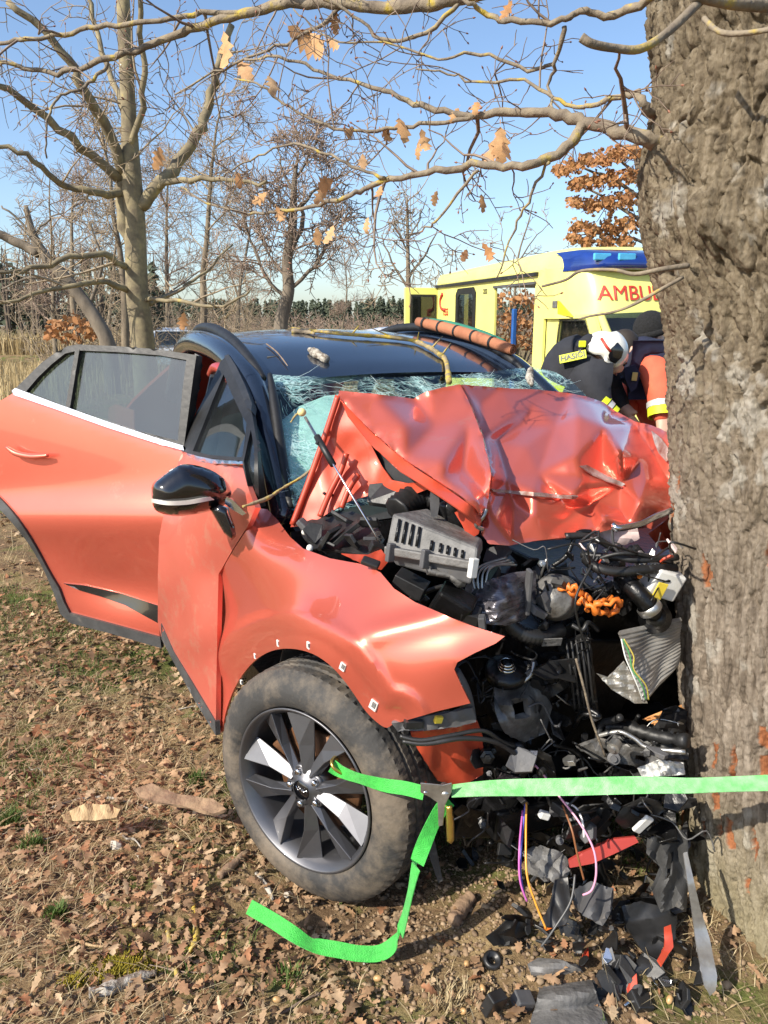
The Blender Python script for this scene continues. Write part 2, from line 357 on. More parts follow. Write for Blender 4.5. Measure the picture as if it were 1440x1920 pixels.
MT['strap2'] = M('green_webbing_pale', (.26, .56, .25), (.10, .45, .10), 30, .6, bump=.4, bscale=300, sheen=.3)  # paler green webbing for the run and the trunk wrap
MT['glass'] = M_glass('tinted_side_glass', (.40, .50, .50), .10, .02, (.45, .48, .5))
MT['glass_d'] = M_glass('dark_glass', (.30, .36, .38), .08, .01)
MT['glass_c'] = M_glass('clear_glass', (.8, .85, .85), .03)
# ================================================================== THE SETTING
TREE_C = V(1.47, 2.02)
def gz(x, y):
    x = np.asarray(x, float); y = np.asarray(y, float)
    z = .035*fbm(x*.9, y*.9, 0, 3, 3)+.030*fbm(x*5, y*5, 0, 5, 3)*np.exp(-((y-2)/9)**2)
    z = z+.14*fbm(x*.07+3, y*.07, 0, 9, 2)*np.clip((y-6)/20, 0, 1)
    z = z+.07*np.exp(-(((x-TREE_C[0])/.75)**2+((y-TREE_C[1])/.75)**2))
    z = z+.045*np.exp(-(((x-.42)/.32)**2+((y-1.98)/.22)**2))-.03*np.exp(-(((x+.02)/.28)**2+((y-2.02)/.2)**2))
    z = z+.02*vnoise(x*22, y*22, 0, 12)*np.exp(-(((x-.35)/.5)**2+((y-1.85)/.4)**2))
    pond = np.clip((-9-x+1.5*vnoise(y*.3, x*0, 0, 4))/4, 0, 1)*np.clip((y-27)/3, 0, 1)*np.clip((46-y)/3, 0, 1)
    return z-.7*pond
def spaced(a, b, near, far):
    o = [a]
    while o[-1] < b:
        d = max(0, max(near[0]-o[-1], o[-1]-near[1])); o.append(o[-1]+far[0]+d*far[1])
    return np.array(o)
def ms(name, base): return base
def ground_mat():
    m = bpy.data.materials.new('soil_and_dry_grass'); m.use_nodes = True; t = m.node_tree; p = t.nodes['Principled BSDF']; p.inputs['Roughness'].default_value = .95; p.inputs['Specular IOR Level'].default_value = .15
    tc = nd(t, 'ShaderNodeTexCoord')
    def nz(s, d=8, r=.65):
        n = nd(t, 'ShaderNodeTexNoise'); n.inputs['Scale'].default_value = s; n.inputs['Detail'].default_value = d; n.inputs['Roughness'].default_value = r; t.links.new(tc.outputs['Object'], n.inputs[0]); return n.outputs[0]
    def ramp(s, *st):
        r = nd(t, 'ShaderNodeValToRGB'); e = r.color_ramp.elements
        while len(e) < len(st): e.new(.5)
        for i, (q, c) in enumerate(st): e[i].position = q; e[i].color = (*c, 1)
        t.links.new(s, r.inputs[0]); return r.outputs[0]
    def mix(f, a, b):
        x = nd(t, 'ShaderNodeMix', data_type='RGBA'); t.links.new(f, x.inputs[0]); t.links.new(a, x.inputs[6]); t.links.new(b, x.inputs[7]); return x.outputs[2]
    soil = ramp(nz(16), (.28, (.065, .040, .022)), (.5, (.175, .112, .062)), (.72, (.30, .21, .12)))
    straw = ramp(nz(45, 10, .75), (.3, (.11, .072, .036)), (.5, (.265, .185, .095)), (.7, (.41, .31, .165)))
    moss = ramp(nz(60), (.3, (.06, .075, .02)), (.7, (.16, .18, .05)))
    bw = lambda s, a, b: ramp(s, (a, (0, 0, 0)), (b, (1, 1, 1)))
    c = mix(bw(nz(3.1), .44, .58), soil, straw); c = mix(bw(nz(2.2, 7, .7), .49, .61), c, moss)
    t.links.new(c, p.inputs['Base Color'])
    b = nd(t, 'ShaderNodeBump'); b.inputs['Strength'].default_value = .9; b.inputs['Distance'].default_value = .02; t.links.new(nz(55, 10, .7), b.inputs['Height']); t.links.new(b.outputs[0], p.inputs['Normal'])
    return m
xs = spaced(-700, 700, (-3.2, 2.6), (.028, .06)); ys = spaced(-40, 900, (1.0, 4.6), (.028, .05))
GX, GY = np.meshgrid(xs, ys); GZ = gz(GX, GY); nx_, ny_ = len(xs), len(ys)
ii = np.arange(ny_*nx_).reshape(ny_, nx_)
ground = mesh_obj('ground', np.stack([GX.ravel(), GY.ravel(), GZ.ravel()], 1), np.stack([ii[:-1, :-1], ii[:-1, 1:], ii[1:, 1:], ii[1:, :-1]], -1).reshape(-1, 4).tolist(), ground_mat(), kind='structure')
ground['label'] = 'leaf strewn verge of bare soil, dry grass and moss'
water_m = M('pond_water', (.03, .035, .03), (.02, .024, .02), 2, .06, bump=.05, bscale=3)
mesh_obj('pond', [(-120, 25, -.22), (-8, 25, -.22), (-8, 48, -.22), (-120, 48, -.22)], [(0, 1, 2, 3)], water_m, kind='structure')
def hit(px, py):                         # where that sight line meets the ground
    p = atz(px, py, 0)
    for _ in range(4): p = atz(px, py, float(gz(p[0], p[1])))
    return p

# ---------------- fallen leaves: the 300 largest one by one, the rest as one carpet
def leaf_mesh(seed, curl, L=.085):
    r = random.Random(seed); v = []; f = []; n = 9
    for i in range(n):
        t = i/(n-1); wid = (.10+.9*math.sin(math.pi*min(1, t*1.02))**.8*(.62+.38*t))*.30*L
        lob = (1.18 if i % 2 else .58)*r.uniform(.85, 1.15); wid *= lob if 0 < i < n-1 else .3
        y = t*L; bend = curl*math.sin(t*2.6+r.uniform(-.1, .1))*L*.35
        up = abs(curl)*.5*wid+r.uniform(-.004, .004)
        v += [(-wid, y+wid*.25*(i % 2), bend+up), (0, y, bend), (wid, y+wid*.25*(i % 2), bend+up*r.uniform(-.4, 1.6))]
    for i in range(n-1):
        for k in (0, 1): f.append((3*i+k, 3*i+k+1, 3*i+k+4, 3*i+k+3))
    v += [(-.0012, -.016, .001), (.0012, -.016, .001)]; f.append((27, 28, 1))
    return np.array(v), f
LV = [leaf_mesh(s, c) for s, c in ((1, .35), (2, -.4), (3, .7), (4, .1), (5, -.6), (6, .45))]
leafcols = [(.16, .088, .044), (.33, .20, .105), (.22, .13, .07), (.42, .29, .17), (.29, .165, .088), (.50, .37, .23), (.12, .07, .04), (.37, .235, .135), (.31, .13, .06), (.25, .17, .10)]
MT['leaf'] = M_isl('dead_oak_leaf', leafcols, .75, transl=.12)
def leaf_spots():
    o = []
    for (x0, x1, y0, y1, dn, s0, s1) in ((-1.9, 1.9, 1.25, 2.7, 2300, .16, .66), (-2.8, -.35, 2.7, 4.6, 1500, .2, .8), (-.3, 1.5, 2.7, 4.4, 130, .4, 1), (-5, -1.0, 4.6, 9, 330, .4, 1.1), (-11, 4, 9, 24, 26, .8, 1.6), (1.0, 4, 3.5, 9, 40, .6, 1.2)):
        n = int((x1-x0)*(y1-y0)*dn); x = rng.uniform(x0, x1, n); y = rng.uniform(y0, y1, n)
        dn_ = .5+.75*fbm(x*1.3, y*1.3, 0, 31, 3)*2
        bare = np.exp(-(((x-.33)/.4)**2+((y-1.9)/.28)**2))
        k = (rng.uniform(0, 1, n) < np.clip(dn_, .12, 1)*(1-.93*bare)) & (np.hypot(x-TREE_C[0], y-TREE_C[1]) > .56)
        for a, b in zip(x[k], y[k]): o.append((a, b, rng.uniform(s0, s1)))
    return o
spots = leaf_spots(); lz = gz(np.array([s[0] for s in spots]), np.array([s[1] for s in spots]))
def lrot(i):
    return Euler((rng.normal(0, .34), rng.normal(0, .34)+(math.pi if rng.random() < .4 else 0), rng.uniform(0, 6.28)))
lmes = []
for v, f in LV:
    me = bpy.data.meshes.new('fallen_leaf'); me.from_pydata(v.tolist(), [], f); me.materials.append(MT['leaf']); me.polygons.foreach_set('use_smooth', [True]*len(f)); lmes.append(me)
def vis(s):
    zc = s[1]*math.cos(PITCH)+CAM_H*math.sin(PITCH); u = s[0]/zc*FPX
    return s[2]/zc if -700 < u < 600 and zc > 1.95 else 0
order = sorted(range(len(spots)), key=lambda i: -vis(spots[i])); big = set(order[:300])
bv, bf, nb = [], [], 0
for i, (x, y, s) in enumerate(spots):
    e = lrot(i); k = int(rng.integers(0, 6)); z = float(lz[i])+.008+.012*rng.random()
    if i in big:
        o = bpy.data.objects.new('fallen_leaf', lmes[k]); COL.objects.link(o); o.parent = ground
        o.location = tuple(V(x, y, z)-ORG['ground']); o.rotation_euler = e; o.scale = (s*rng.uniform(.65, 1.3), s*rng.uniform(.8, 1.2), s)
    else:
        R = np.array(e.to_matrix()); v, f = LV[k]; bv.append(v*V(s*rng.uniform(.5, 1.35), s*rng.uniform(.7, 1.25), s) @ R.T+V(x, y, z)); bf += [tuple(q+nb for q in ff) for ff in f]; nb += len(v)
mesh_obj('leaf_litter', np.concatenate(bv), bf, MT['leaf'], ground, kind='stuff')

# ---------------- grass, straw, crumbs of soil
def blades(n, region, hmin, hmax, wid, mask, flat=.5):
    v, f = [], []; x = rng.uniform(region[0], region[1], n); y = rng.uniform(region[2], region[3], n)
    k = mask(x, y) > rng.uniform(0, 1, n); x, y = x[k], y[k]; z = gz(x, y)
    for a, b, c in zip(x, y, z):
        if math.hypot(a-TREE_C[0], b-TREE_C[1]) < .52: continue
        h = rng.uniform(hmin, hmax); t = rng.uniform(0, 6.28); ln = h*rng.uniform(flat*.5, flat*1.6); d = V(math.cos(t), math.sin(t), 0); s = V(-d[1], d[0], 0)*wid*rng.uniform(.6, 1.3)
        p = V(a, b, c-.004); m = p+d*ln*.35+V(0, 0, h*.65); e = p+d*ln+V(0, 0, h*rng.uniform(.6, 1)); i = len(v)
        v += [p-s, p+s, m-s*.8, m+s*.8, e]; f += [(i, i+1, i+3, i+2), (i+2, i+3, i+4)]
    return v, f
gm = M_isl('green_grass', [(.05, .10, .015), (.09, .15, .03), (.14, .19, .05), (.07, .12, .02)], .6, transl=.25)
sm_ = M_isl('dry_straw', [(.42, .33, .18), (.30, .22, .12), (.52, .43, .26), (.24, .18, .10)], .8, transl=.15)
pm = lambda x, y: np.clip((fbm(x*2.2, y*2.2, 0, 41, 3)-.02)*5, 0, 1)*(np.exp(-(((x-.35)/.5)**2+((y-1.9)/.35)**2)) < .35)
v, f = blades(80000, (-2.6, 1.2, 1.25, 5), .015, .05, .0016, pm, .6); mesh_obj('grass', v, f, gm, ground, kind='stuff', smooth=False)
v, f = blades(52000, (-2.8, 1.9, 1.25, 5), .01, .05, .0013, lambda x, y: np.clip(.45+fbm(x*1.5, y*1.5, 0, 51, 3)*1.5, .05, 1)*(1-.8*np.exp(-(((x-.33)/.4)**2+((y-1.9)/.28)**2))), 2.6)
v2, f2 = blades(40000, (-9, 5, 5, 26), .05, .2, .0022, lambda x, y: np.clip(.5+fbm(x*.5, y*.5, 0, 52, 3)*1.5, .1, 1), .9)
n0 = len(v); mesh_obj('dry_grass', v+v2, f+[tuple(i+n0 for i in q) for q in f2], sm_, ground, kind='stuff', smooth=False)
rm = M_isl('pale_reed', [(.50, .39, .20), (.42, .31, .15), (.58, .47, .27), (.36, .27, .14)], .8, transl=.2)
v, f = blades(9000, (-26, -6.5, 14, 27), .35, .95, .010, lambda x, y: np.clip(.25+(-x-6.5)/4, 0, 1), .25)
v2, f2 = blades(9000, (-60, -10, 46.5, 50), 1.0, 1.7, .03, lambda x, y: x*0+1, .2)
n0 = len(v); mesh_obj('reeds', v+v2, f+[tuple(i+n0 for i in q) for q in f2], rm, None, 'pale dry reeds round the dark pond at left', 'reeds', kind='stuff', smooth=False)
cm = M_isl('soil_crumb', [(.16, .10, .06), (.24, .165, .10), (.30, .22, .14), (.12, .08, .05)], .95)
v, f = [], []; ico = bmesh.new(); bmesh.ops.create_icosphere(ico, subdivisions=1, radius=1); ico.verts.index_update()
IV = np.array([q.co[:] for q in ico.verts]); IF = [tuple(q.index for q in p.verts) for p in ico.faces]; ico.free()
for _ in range(7000):
    a = rng.normal(.35, .38) if rng.random() < .7 else rng.uniform(-1.6, 1.3); b = rng.normal(1.88, .28) if a > -.2 and rng.random() < .8 else rng.uniform(1.3, 2.6)
    if math.hypot(a-TREE_C[0], b-TREE_C[1]) < .5 or b < 1.2: continue
    s = min(.016, abs(rng.normal(0, .0042))+.0018); i = len(v)
    q = IV*rng.uniform(.55, 1.25, (len(IV), 1))*s*V(1, rng.uniform(.6, 1.2), .7)+V(a, b, float(gz(a, b))+s*.25); v += q.tolist(); f += [tuple(k+i for k in t) for t in IF]
mesh_obj('soil_crumbs', v, f, cm, ground, kind='stuff')

# ================================================================== TREES
def branch_walk(p, d, L, r0, r1, n, wig, grav=0, R=random):
    P = [p]; d = unit(d)
    for i in range(n):
        d = unit(d+V(R.gauss(0, wig), R.gauss(0, wig), R.gauss(0, wig)+grav)); P.append(P[-1]+d*L/n)
    return P, [r0+(r1-r0)*i/n for i in range(n+1)]
def twigs(mb, path, rads, R, level, dens_, Lr, spread=1.0, wig=.22, grav=.02, nseg=5, sides=4, ends=None, rmin=.0008, start=.1):
    P = [np.array(q, float) for q in path]; seg = [math.dist(P[i+1], P[i]) for i in range(len(P)-1)]; tot = sum(seg)
    k = max(1, int(tot*dens_))
    for _ in range(k):
        t = R.uniform(start, 1)*tot; i = 0
        while i < len(seg)-1 and t > seg[i]: t -= seg[i]; i += 1
        q = P[i]+(P[i+1]-P[i])*min(1, t/max(seg[i], 1e-6)); tan = unit(P[i+1]-P[i]); rr = rads[min(i, len(rads)-1)]
        s = unit(crs(tan, V(R.gauss(0, 1), R.gauss(0, 1), R.gauss(0, 1)))); d = unit(tan*R.uniform(.25, .9)+s*spread)
        L = R.uniform(*Lr)*(1-.35*(i/len(seg))); r0 = max(rmin*1.6, min(rr*.6, L*.016)); pp, ra = branch_walk(q, d, L, r0, max(rmin, r0*.35), nseg, wig, grav, R)
        mb.tube(pp, ra, sides, caps=False)
        if ends is not None: ends.append((pp[-1], unit(pp[-1]-pp[-2])))
        if level > 0: twigs(mb, pp, ra, R, level-1, dens_*2.2, (Lr[0]*.45, Lr[1]*.5), spread, wig, grav, max(3, nseg-1), 3, ends, rmin, .15)
MT['bark_far'] = M('brown_grey_bark', (.24, .195, .135), (.10, .078, .055), 5, .95, bump=.5, bscale=14, stretch=(1, 1, .4), c3=(.25, .21, .12))
MT['bark_dark'] = M('dark_bark', (.20, .165, .125), (.11, .09, .068), 5, .95, bump=.6, bscale=12, stretch=(1, 1, .4))
MT['twig_far'] = M('far_twig', (.36, .285, .19), (.24, .18, .12), 3, .9)
MT['twig_pink'] = M('far_twig_reddish', (.32, .235, .175), (.22, .16, .12), 3, .9)
MT['lichen_bark'] = M('lichened_branch_bark', (.24, .195, .135), (.115, .09, .068), 14, .9, bump=.5, bscale=70, contrast=(.32, .56), c3=(.42, .31, .035))
MT['twig'] = M('near_twig_bark', (.27, .20, .145), (.14, .10, .075), 20, .75, bump=.2)
MT['limb'] = M('olive_grey_limb_bark', (.27, .225, .13), (.13, .105, .07), 6, .9, bump=.5, bscale=20, c3=(.38, .31, .08))

# --- the big oak the car hit
oak = empty('oak_tree', (TREE_C[0], TREE_C[1], 0), 'thick furrowed oak trunk the car has hit, cropped by the right edge', 'tree')
sil = [(-500, 1213), (-100, 1212), (30, 1216), (130, 1228), (200, 1222), (260, 1208), (320, 1197), (420, 1203), (500, 1218), (560, 1240), (650, 1252), (800, 1257), (1000, 1260), (1200, 1268), (1400, 1280), (1560, 1288), (1640, 1288)]
zs, cx, cy, rr_ = [], [], [], []
for py, px in sil:
    q = at(px, py, 2.22); z = q[2]; r = .50+.02*math.exp(-((z-2.15)/.3)**2)+.05*math.exp(-(z/.22)**2)
    D = 2.5; az = math.atan2(q[0], q[1])+math.asin(r/D); zs.append(z); cx.append(D*math.sin(az)); cy.append(D*math.cos(az)); rr_.append(r)
zo = np.argsort(zs); zs = np.array(zs)[zo]; cx = np.array(cx)[zo]; cy = np.array(cy)[zo]; rr_ = np.array(rr_)[zo]
def tree_center(z): return np.interp(z, zs, cx), np.interp(z, zs, cy), np.interp(z, zs, rr_)
NA, NZ = 460, 900
# finer rings on the side that faces the verge
aa = np.linspace(0, 1, NA, endpoint=False); ang = math.pi*1.25+(aa-.5)*2*math.pi; ang = ang-.62*np.sin((aa-.5)*2*math.pi)
zz = np.linspace(-.12, 3.35, NZ); A_, Z_ = np.meshgrid(ang, zz); cx_, cy_, r_ = tree_center(np.maximum(Z_, .02))
U_ = A_*.5; up_ = np.clip((Z_-1.0)/.6, 0, 1)
wu = U_+.030*fbm(U_*7, Z_*3, 0, 61, 3)+.012*fbm(U_*25, Z_*14, 0, 62, 2); wz = Z_+.05*fbm(U_*6, Z_*6, 0, 63, 3)
def cracks(su, sz, s, wd):
    f1, f2, c = worley(wu/su, wz/sz, s); t = np.clip((f2-f1)/wd, 0, 1); return t*t*(3-2*t), c
wu = wu+.006*fbm(U_*70, Z_*60, 0, 64, 2); wz = wz+.012*fbm(U_*50, Z_*40, 0, 65, 2)
a1, c1 = cracks(.032, .26, 71, .20); a2, c2 = cracks(.034, .17, 72, .20); a3, c3 = cracks(.017, .05, 73, .22); a4, c5 = cracks(.0085, .018, 74, .6)
fine = .0035*fbm(wu*110, wz*70, 0, 77, 3)+.0025*a4*(.3+c5)
vr = 1-np.abs(vnoise(wu/.022, wz/.30, 0, 88)); low = a1*.016+(c1-.5)*.006+a3*(.2+c3)*.0045+vr*.009
hi = a2*.021+(c2-.5)*.008+a3*(.2+c3)*.007+vr*.008
dsp = low*(1-up_)+hi*up_+fine*(1+.6*up_)+.010*fbm(wu*9, wz*3, 0, 76, 2)-.026-.004*up_
dsp += .012*fbm(U_*2.2, Z_*1.5, 0, 78, 2)*up_
# knobs: the burl at the twig and the swelling under the limb
for bz, bpx, bs, bh in ((1.985, 1262, .07, .05), (2.5, 1225, .09, .03), (1.93, 1290, .05, .03)):
    q = at(bpx+45, 960-FPX*math.tan(math.atan2(bz-CAM_H, 1.95)+PITCH), 1.9); th = math.atan2(q[1]-np.interp(bz, zs, cy), q[0]-np.interp(bz, zs, cx))
    da = (A_-th+math.pi) % (2*math.pi)-math.pi; dsp += bh*np.exp(-((da*.5/bs)**2+((Z_-bz)/bs)**2))*(1+.6*fbm(U_*30, Z_*30, 0, 79, 2))
f1, f2, c4 = worley(wu/.034, wz/.12, 83); pz = np.clip((1.35-Z_)/.9, 0, 1)
scar = ((c4 < .06+.14*pz) & (f1 < .34+.2*fbm(U_*30, Z_*14, 0, 84, 3)+.12*(c3-.5)) & (pz > .02) & (fbm(U_*4, Z_*2.5, 0, 85, 2) > -.16)).astype(float)
dsp -= scar*.007
rad = r_+dsp+.055*np.maximum(0, np.sin(A_*3+.8))*np.exp(-(np.maximum(Z_, 0)/.16)**2)
lich = np.clip((fbm(U_*5, Z_*5, 0, 91, 3)+fbm(U_*25, Z_*20, 0, 92, 3)*.6-.28)*7, 0, 1)
vv = np.stack([cx_+rad*np.cos(A_), cy_+rad*np.sin(A_), Z_], -1).reshape(-1, 3); ii = np.arange(NA*NZ).reshape(NZ, NA); i2 = np.roll(ii, -1, 1)
trunk = mesh_obj('trunk', vv, np.stack([ii[:-1], i2[:-1], i2[1:], ii[1:]], -1).reshape(-1, 4).tolist(), None or MT['bark_far'], oak)
ca = trunk.data.color_attributes.new('bark_mask', 'FLOAT_COLOR', 'POINT')
ca.data.foreach_set('color', np.stack([scar.ravel(), lich.ravel(), c1.ravel()*(1-up_.ravel())+c2.ravel()*up_.ravel(), np.ones(NA*NZ)], -1).ravel().tolist())
def oak_mat():
    m = bpy.data.materials.new('oak_bark'); m.use_nodes = True; t = m.node_tree; p = t.nodes['Principled BSDF']; p.inputs['Roughness'].default_value = .92; p.inputs['Specular IOR Level'].default_value = .2
    tc = nd(t, 'ShaderNodeTexCoord'); at_ = nd(t, 'ShaderNodeVertexColor', layer_name='bark_mask'); sp = nd(t, 'ShaderNodeSeparateColor'); t.links.new(at_.outputs[0], sp.inputs[0])
    def nz(s, d=8, st=(1, 1, 1)):
        mp = nd(t, 'ShaderNodeMapping'); mp.inputs['Scale'].default_value = st; t.links.new(tc.outputs['Object'], mp.inputs[0]); n = nd(t, 'ShaderNodeTexNoise'); n.inputs['Scale'].default_value = s; n.inputs['Detail'].default_value = d; n.inputs['Roughness'].default_value = .68; t.links.new(mp.outputs[0], n.inputs[0]); return n.outputs[0]
    def ramp(s, *st):
        r = nd(t, 'ShaderNodeValToRGB'); e = r.color_ramp.elements
        while len(e) < len(st): e.new(.5)
        for i, (q, c) in enumerate(st): e[i].position = q; e[i].color = (*c, 1)
        t.links.new(s, r.inputs[0]); return r.outputs[0]
    def mix(f, a, b, k=None):
        x = nd(t, 'ShaderNodeMix', data_type='RGBA'); t.links.new(f, x.inputs[0]); t.links.new(a, x.inputs[6]); t.links.new(b, x.inputs[7]); return x.outputs[2]
    base = ramp(nz(34, 12, (1, 1, .35)), (.30, (.045, .034, .022)), (.43, (.128, .10, .066)), (.56, (.20, .162, .110)), (.72, (.30, .252, .185)))
    grey = ramp(nz(40, 12, (1, 1, .2)), (.30, (.060, .046, .033)), (.43, (.155, .124, .094)), (.56, (.238, .198, .155)), (.74, (.36, .308, .252)))
    sx = nd(t, 'ShaderNodeSeparateXYZ'); t.links.new(tc.outputs['Object'], sx.inputs[0]); mr = nd(t, 'ShaderNodeMapRange'); mr.inputs[1].default_value = 1.75; mr.inputs[2].default_value = 1.0; t.links.new(sx.outputs[2], mr.inputs[0])
    c = mix(mr.outputs[0], base, grey)
    pale = ramp(nz(50), (.3, (.36, .34, .29)), (.7, (.56, .54, .49))); sc_ = nd(t, 'ShaderNodeMath', operation='MULTIPLY'); sc_.inputs[1].default_value = .4; t.links.new(sp.outputs[1], sc_.inputs[0]); c = mix(sc_.outputs[0], c, pale)
    olive = ramp(nz(16), (.3, (.19, .165, .08)), (.7, (.35, .31, .19))); ml = nd(t, 'ShaderNodeMapRange'); ml.inputs[1].default_value = .5; ml.inputs[2].default_value = 0.0; ml.inputs[4].default_value = .75; t.links.new(sx.outputs[2], ml.inputs[0]); c = mix(ml.outputs[0], c, olive)
    c = mix(sp.outputs[0], c, ramp(nz(40, 6, (1, 1, .3)), (.3, (.13, .055, .03)), (.5, (.30, .115, .05)), (.75, (.44, .19, .085))))
    t.links.new(c, p.inputs['Base Color']); b = nd(t, 'ShaderNodeBump'); b.inputs['Strength'].default_value = 1.0; b.inputs['Distance'].default_value = .010; t.links.new(nz(90, 10, (1, 1, .4)), b.inputs['Height']); t.links.new(b.outputs[0], p.inputs['Normal'])
    return m
trunk.data.materials[0] = oak_mat()

LIMBS = [  # (px, py, distance), end radii
 ([(1300, 290, 2.25), (1225, 264, 2.15), (1160, 247, 2.2), (1095, 228, 2.25), (1030, 213, 2.3), (960, 212, 2.35), (880, 218, 2.4), (800, 200, 2.45), (740, 180, 2.5), (690, 160, 2.55), (600, 135, 2.65), (540, 110, 2.7), (460, 110, 2.8)], (.028, .022, .013, .008, .005)),
 ([(1095, 230, 2.25), (1070, 270, 2.22), (1030, 298, 2.2), (970, 312, 2.2), (900, 310, 2.25), (820, 320, 2.3), (740, 335, 2.35), (690, 350, 2.4), (650, 368, 2.4), (600, 382, 2.45), (540, 395, 2.5), (480, 400, 2.55), (400, 385, 2.6), (340, 350, 2.7)], (.020, .015, .011, .007, .004)),
 ([(1260, -40, 2.2), (1200, 8, 2.25), (1140, 30, 2.3), (1090, 20, 2.3), (1050, 38, 2.3), (960, 38, 2.35), (915, 28, 2.4), (880, 5, 2.4), (850, -30, 2.4)], (.016, .011, .008)),
 ([(1050, -50, 2.6), (870, -6, 2.7), (790, 10, 2.75), (720, 16, 2.8), (640, 8, 2.85), (560, 4, 2.9), (480, 20, 2.95), (400, 42, 3.0), (330, 64, 3.05), (260, 92, 3.1), (200, 112, 3.1), (120, 137, 3.15), (60, 130, 3.2), (0, 115, 3.2), (-80, 95, 3.3)], (.030, .025, .020, .013, .009)),
 ([(480, 20, 2.95), (380, 27, 3), (300, 40, 3), (200, 47, 3.05), (120, 65, 3.1), (50, 74, 3.1), (0, 80, 3.15), (-60, 90, 3.2)], (.013, .009)),
 ([(205, 110, 3.1), (190, 138, 3.08), (150, 165, 3.06), (105, 185, 3.05), (88, 230, 3.0), (85, 292, 3.0)], (.010, .004)),
 ([(1260, 220, 2.3), (1213, 205, 2.2), (1195, 175, 2.2), (1150, 185, 2.25), (1100, 200, 2.3), (1050, 190, 2.35), (985, 150, 2.4), (900, 155, 2.45), (840, 135, 2.5), (780, 130, 2.5)], (.018, .010, .006, .003)),
 ([(890, 220, 2.4), (800, 232, 2.45), (740, 240, 2.5), (660, 244, 2.5), (600, 230, 2.55), (530, 195, 2.6), (490, 160, 2.6), (440, 150, 2.7)], (.009, .006, .004)),
 ([(1040, 118, 2.4), (990, 130, 2.45), (900, 100, 2.5), (820, 110, 2.55), (720, 80, 2.6), (620, 75, 2.65), (550, 15, 2.7)], (.008, .005, .003)),
 ([(720, 335, 2.36), (660, 312, 2.4), (600, 285, 2.45), (540, 270, 2.5), (470, 300, 2.55), (420, 330, 2.6)], (.007, .003)),
 ([(1060, 45, 2.3), (1045, 110, 2.35), (1030, 160, 2.4), (1040, 210, 2.3)], (.010, .006, .005)),
 ([(900, 312, 2.25), (830, 400, 2.3), (800, 430, 2.35), (760, 440, 2.4)], (.006, .003)),
 ([(1030, 300, 2.2), (990, 380, 2.25), (960, 440, 2.3), (935, 520, 2.3)], (.006, .003)),
 ([(640, 10, 2.85), (590, 55, 2.85), (500, 95, 2.9), (420, 130, 2.95), (330, 175, 3.0)], (.010, .006, .004)),
 ([(870, -5, 2.7), (800, 60, 2.7), (720, 75, 2.75), (680, 40, 2.8), (600, -10, 2.8)], (.010, .006)),
]
RB = random.Random(11); tw = MB(); buds = []
for pts, ra in LIMBS:
    path = crv([at(*p) for p in pts], 5); path = [q+V(RB.gauss(0, .003), RB.gauss(0, .005), RB.gauss(0, .003)) for q in path]
    n = len(path); rads = [np.interp(i/(n-1), np.linspace(0, 1, len(ra)), ra)*.74*RB.uniform(.92, 1.1) for i in range(n)]
    b = MB(); b.tube(path, rads, 9)
    b.build('limb', MT['lichen_bark'], oak)
    big_ = max(ra) > .015
    twigs(tw, path, rads, RB, 2, 5.4 if big_ else 5.4, (.14, .55), .95, .20, .01, 6, 4, buds, .0011, .12)
tw.build('twigs', MT['twig'], oak, kind='stuff', smooth=True)
bm_ = MB()
for e, d in buds[::2]:
    bm_.tube([e, e+d*.004, e+d*.010], (.0018, .0030, .0006), 4, False)
bm_.build('buds', M('red_brown_bud', (.28, .12, .07), None, 30, .6), oak, kind='stuff')
# short water shoots on the trunk
for pts, ra in (([(1290, 498, 1.90), (1240, 505, 1.88), (1190, 514, 1.9), (1150, 506, 1.92), (1090, 508, 1.95), (1060, 525, 1.97), (1016, 537, 2.0)], (.007, .004, .003)),
                ([(1280, 520, 1.90), (1235, 545, 1.88), (1190, 570, 1.9), (1150, 585, 1.92), (1110, 592, 1.95), (1085, 598, 1.96)], (.005, .0025)),
                ([(1345, -30, 1.5), (1300, 15, 1.42), (1250, 62, 1.36), (1200, 92, 1.32), (1150, 90, 1.3), (1110, 82, 1.28), (1090, 70, 1.28)], (.008, .007, .006, .007)),
                ([(1440, 10, 1.5), (1370, 5, 1.45), (1300, -10, 1.42)], (.012, .010)),
                ([(1320, 35, 1.8), (1350, 60, 1.75), (1400, 62, 1.7), (1470, 50, 1.65)], (.006, .005))):
    MB().tube(crv([at(*p) for p in pts], 5), ra, 8).build('shoot', MT['lichen_bark'], oak)
MT['leaf_hang'] = M_isl('clinging_dry_leaf', [(.55, .30, .13), (.62, .38, .19), (.45, .22, .09), (.66, .45, .26)], .7, transl=.3)
hang = [(418, 85, 1.5, 2.95), (445, 135, 1.2, 2.95), (540, 80, 1.7, 2.85), (582, 90, 1.5, 2.8), (505, 165, 1.2, 2.6), (612, 85, .7, 2.8), (663, 255, .9, 2.5), (748, 245, 1.3, 2.48), (790, 260, 1.0, 2.45), (625, 360, 1.3, 2.42), (610, 368, .9, 2.42), (500, 375, .8, 2.5),
        (625, 438, .9, 2.4), (938, 265, 1.5, 2.35), (925, 285, 1.2, 2.35), (945, 285, 1.1, 2.33), (895, 205, .8, 2.4), (714, 360, .7, 2.3), (820, 370, .7, 2.3), (902, 378, .8, 2.25), (905, 472, .9, 2.3), (875, 480, .7, 2.3), (690, 420, .7, 2.4), (345, 600, .8, 3.0), (300, 295, 1.1, 3.2), (445, 335, .7, 2.8),
        (518, 400, .7, 2.5), (595, 440, .8, 2.4), (860, 215, .7, 2.42), (960, 15, .8, 2.35), (630, 35, .9, 2.85), (785, 280, .7, 2.4), (717, 250, .7, 2.5), (680, 300, .7, 2.4)]
hmes = []
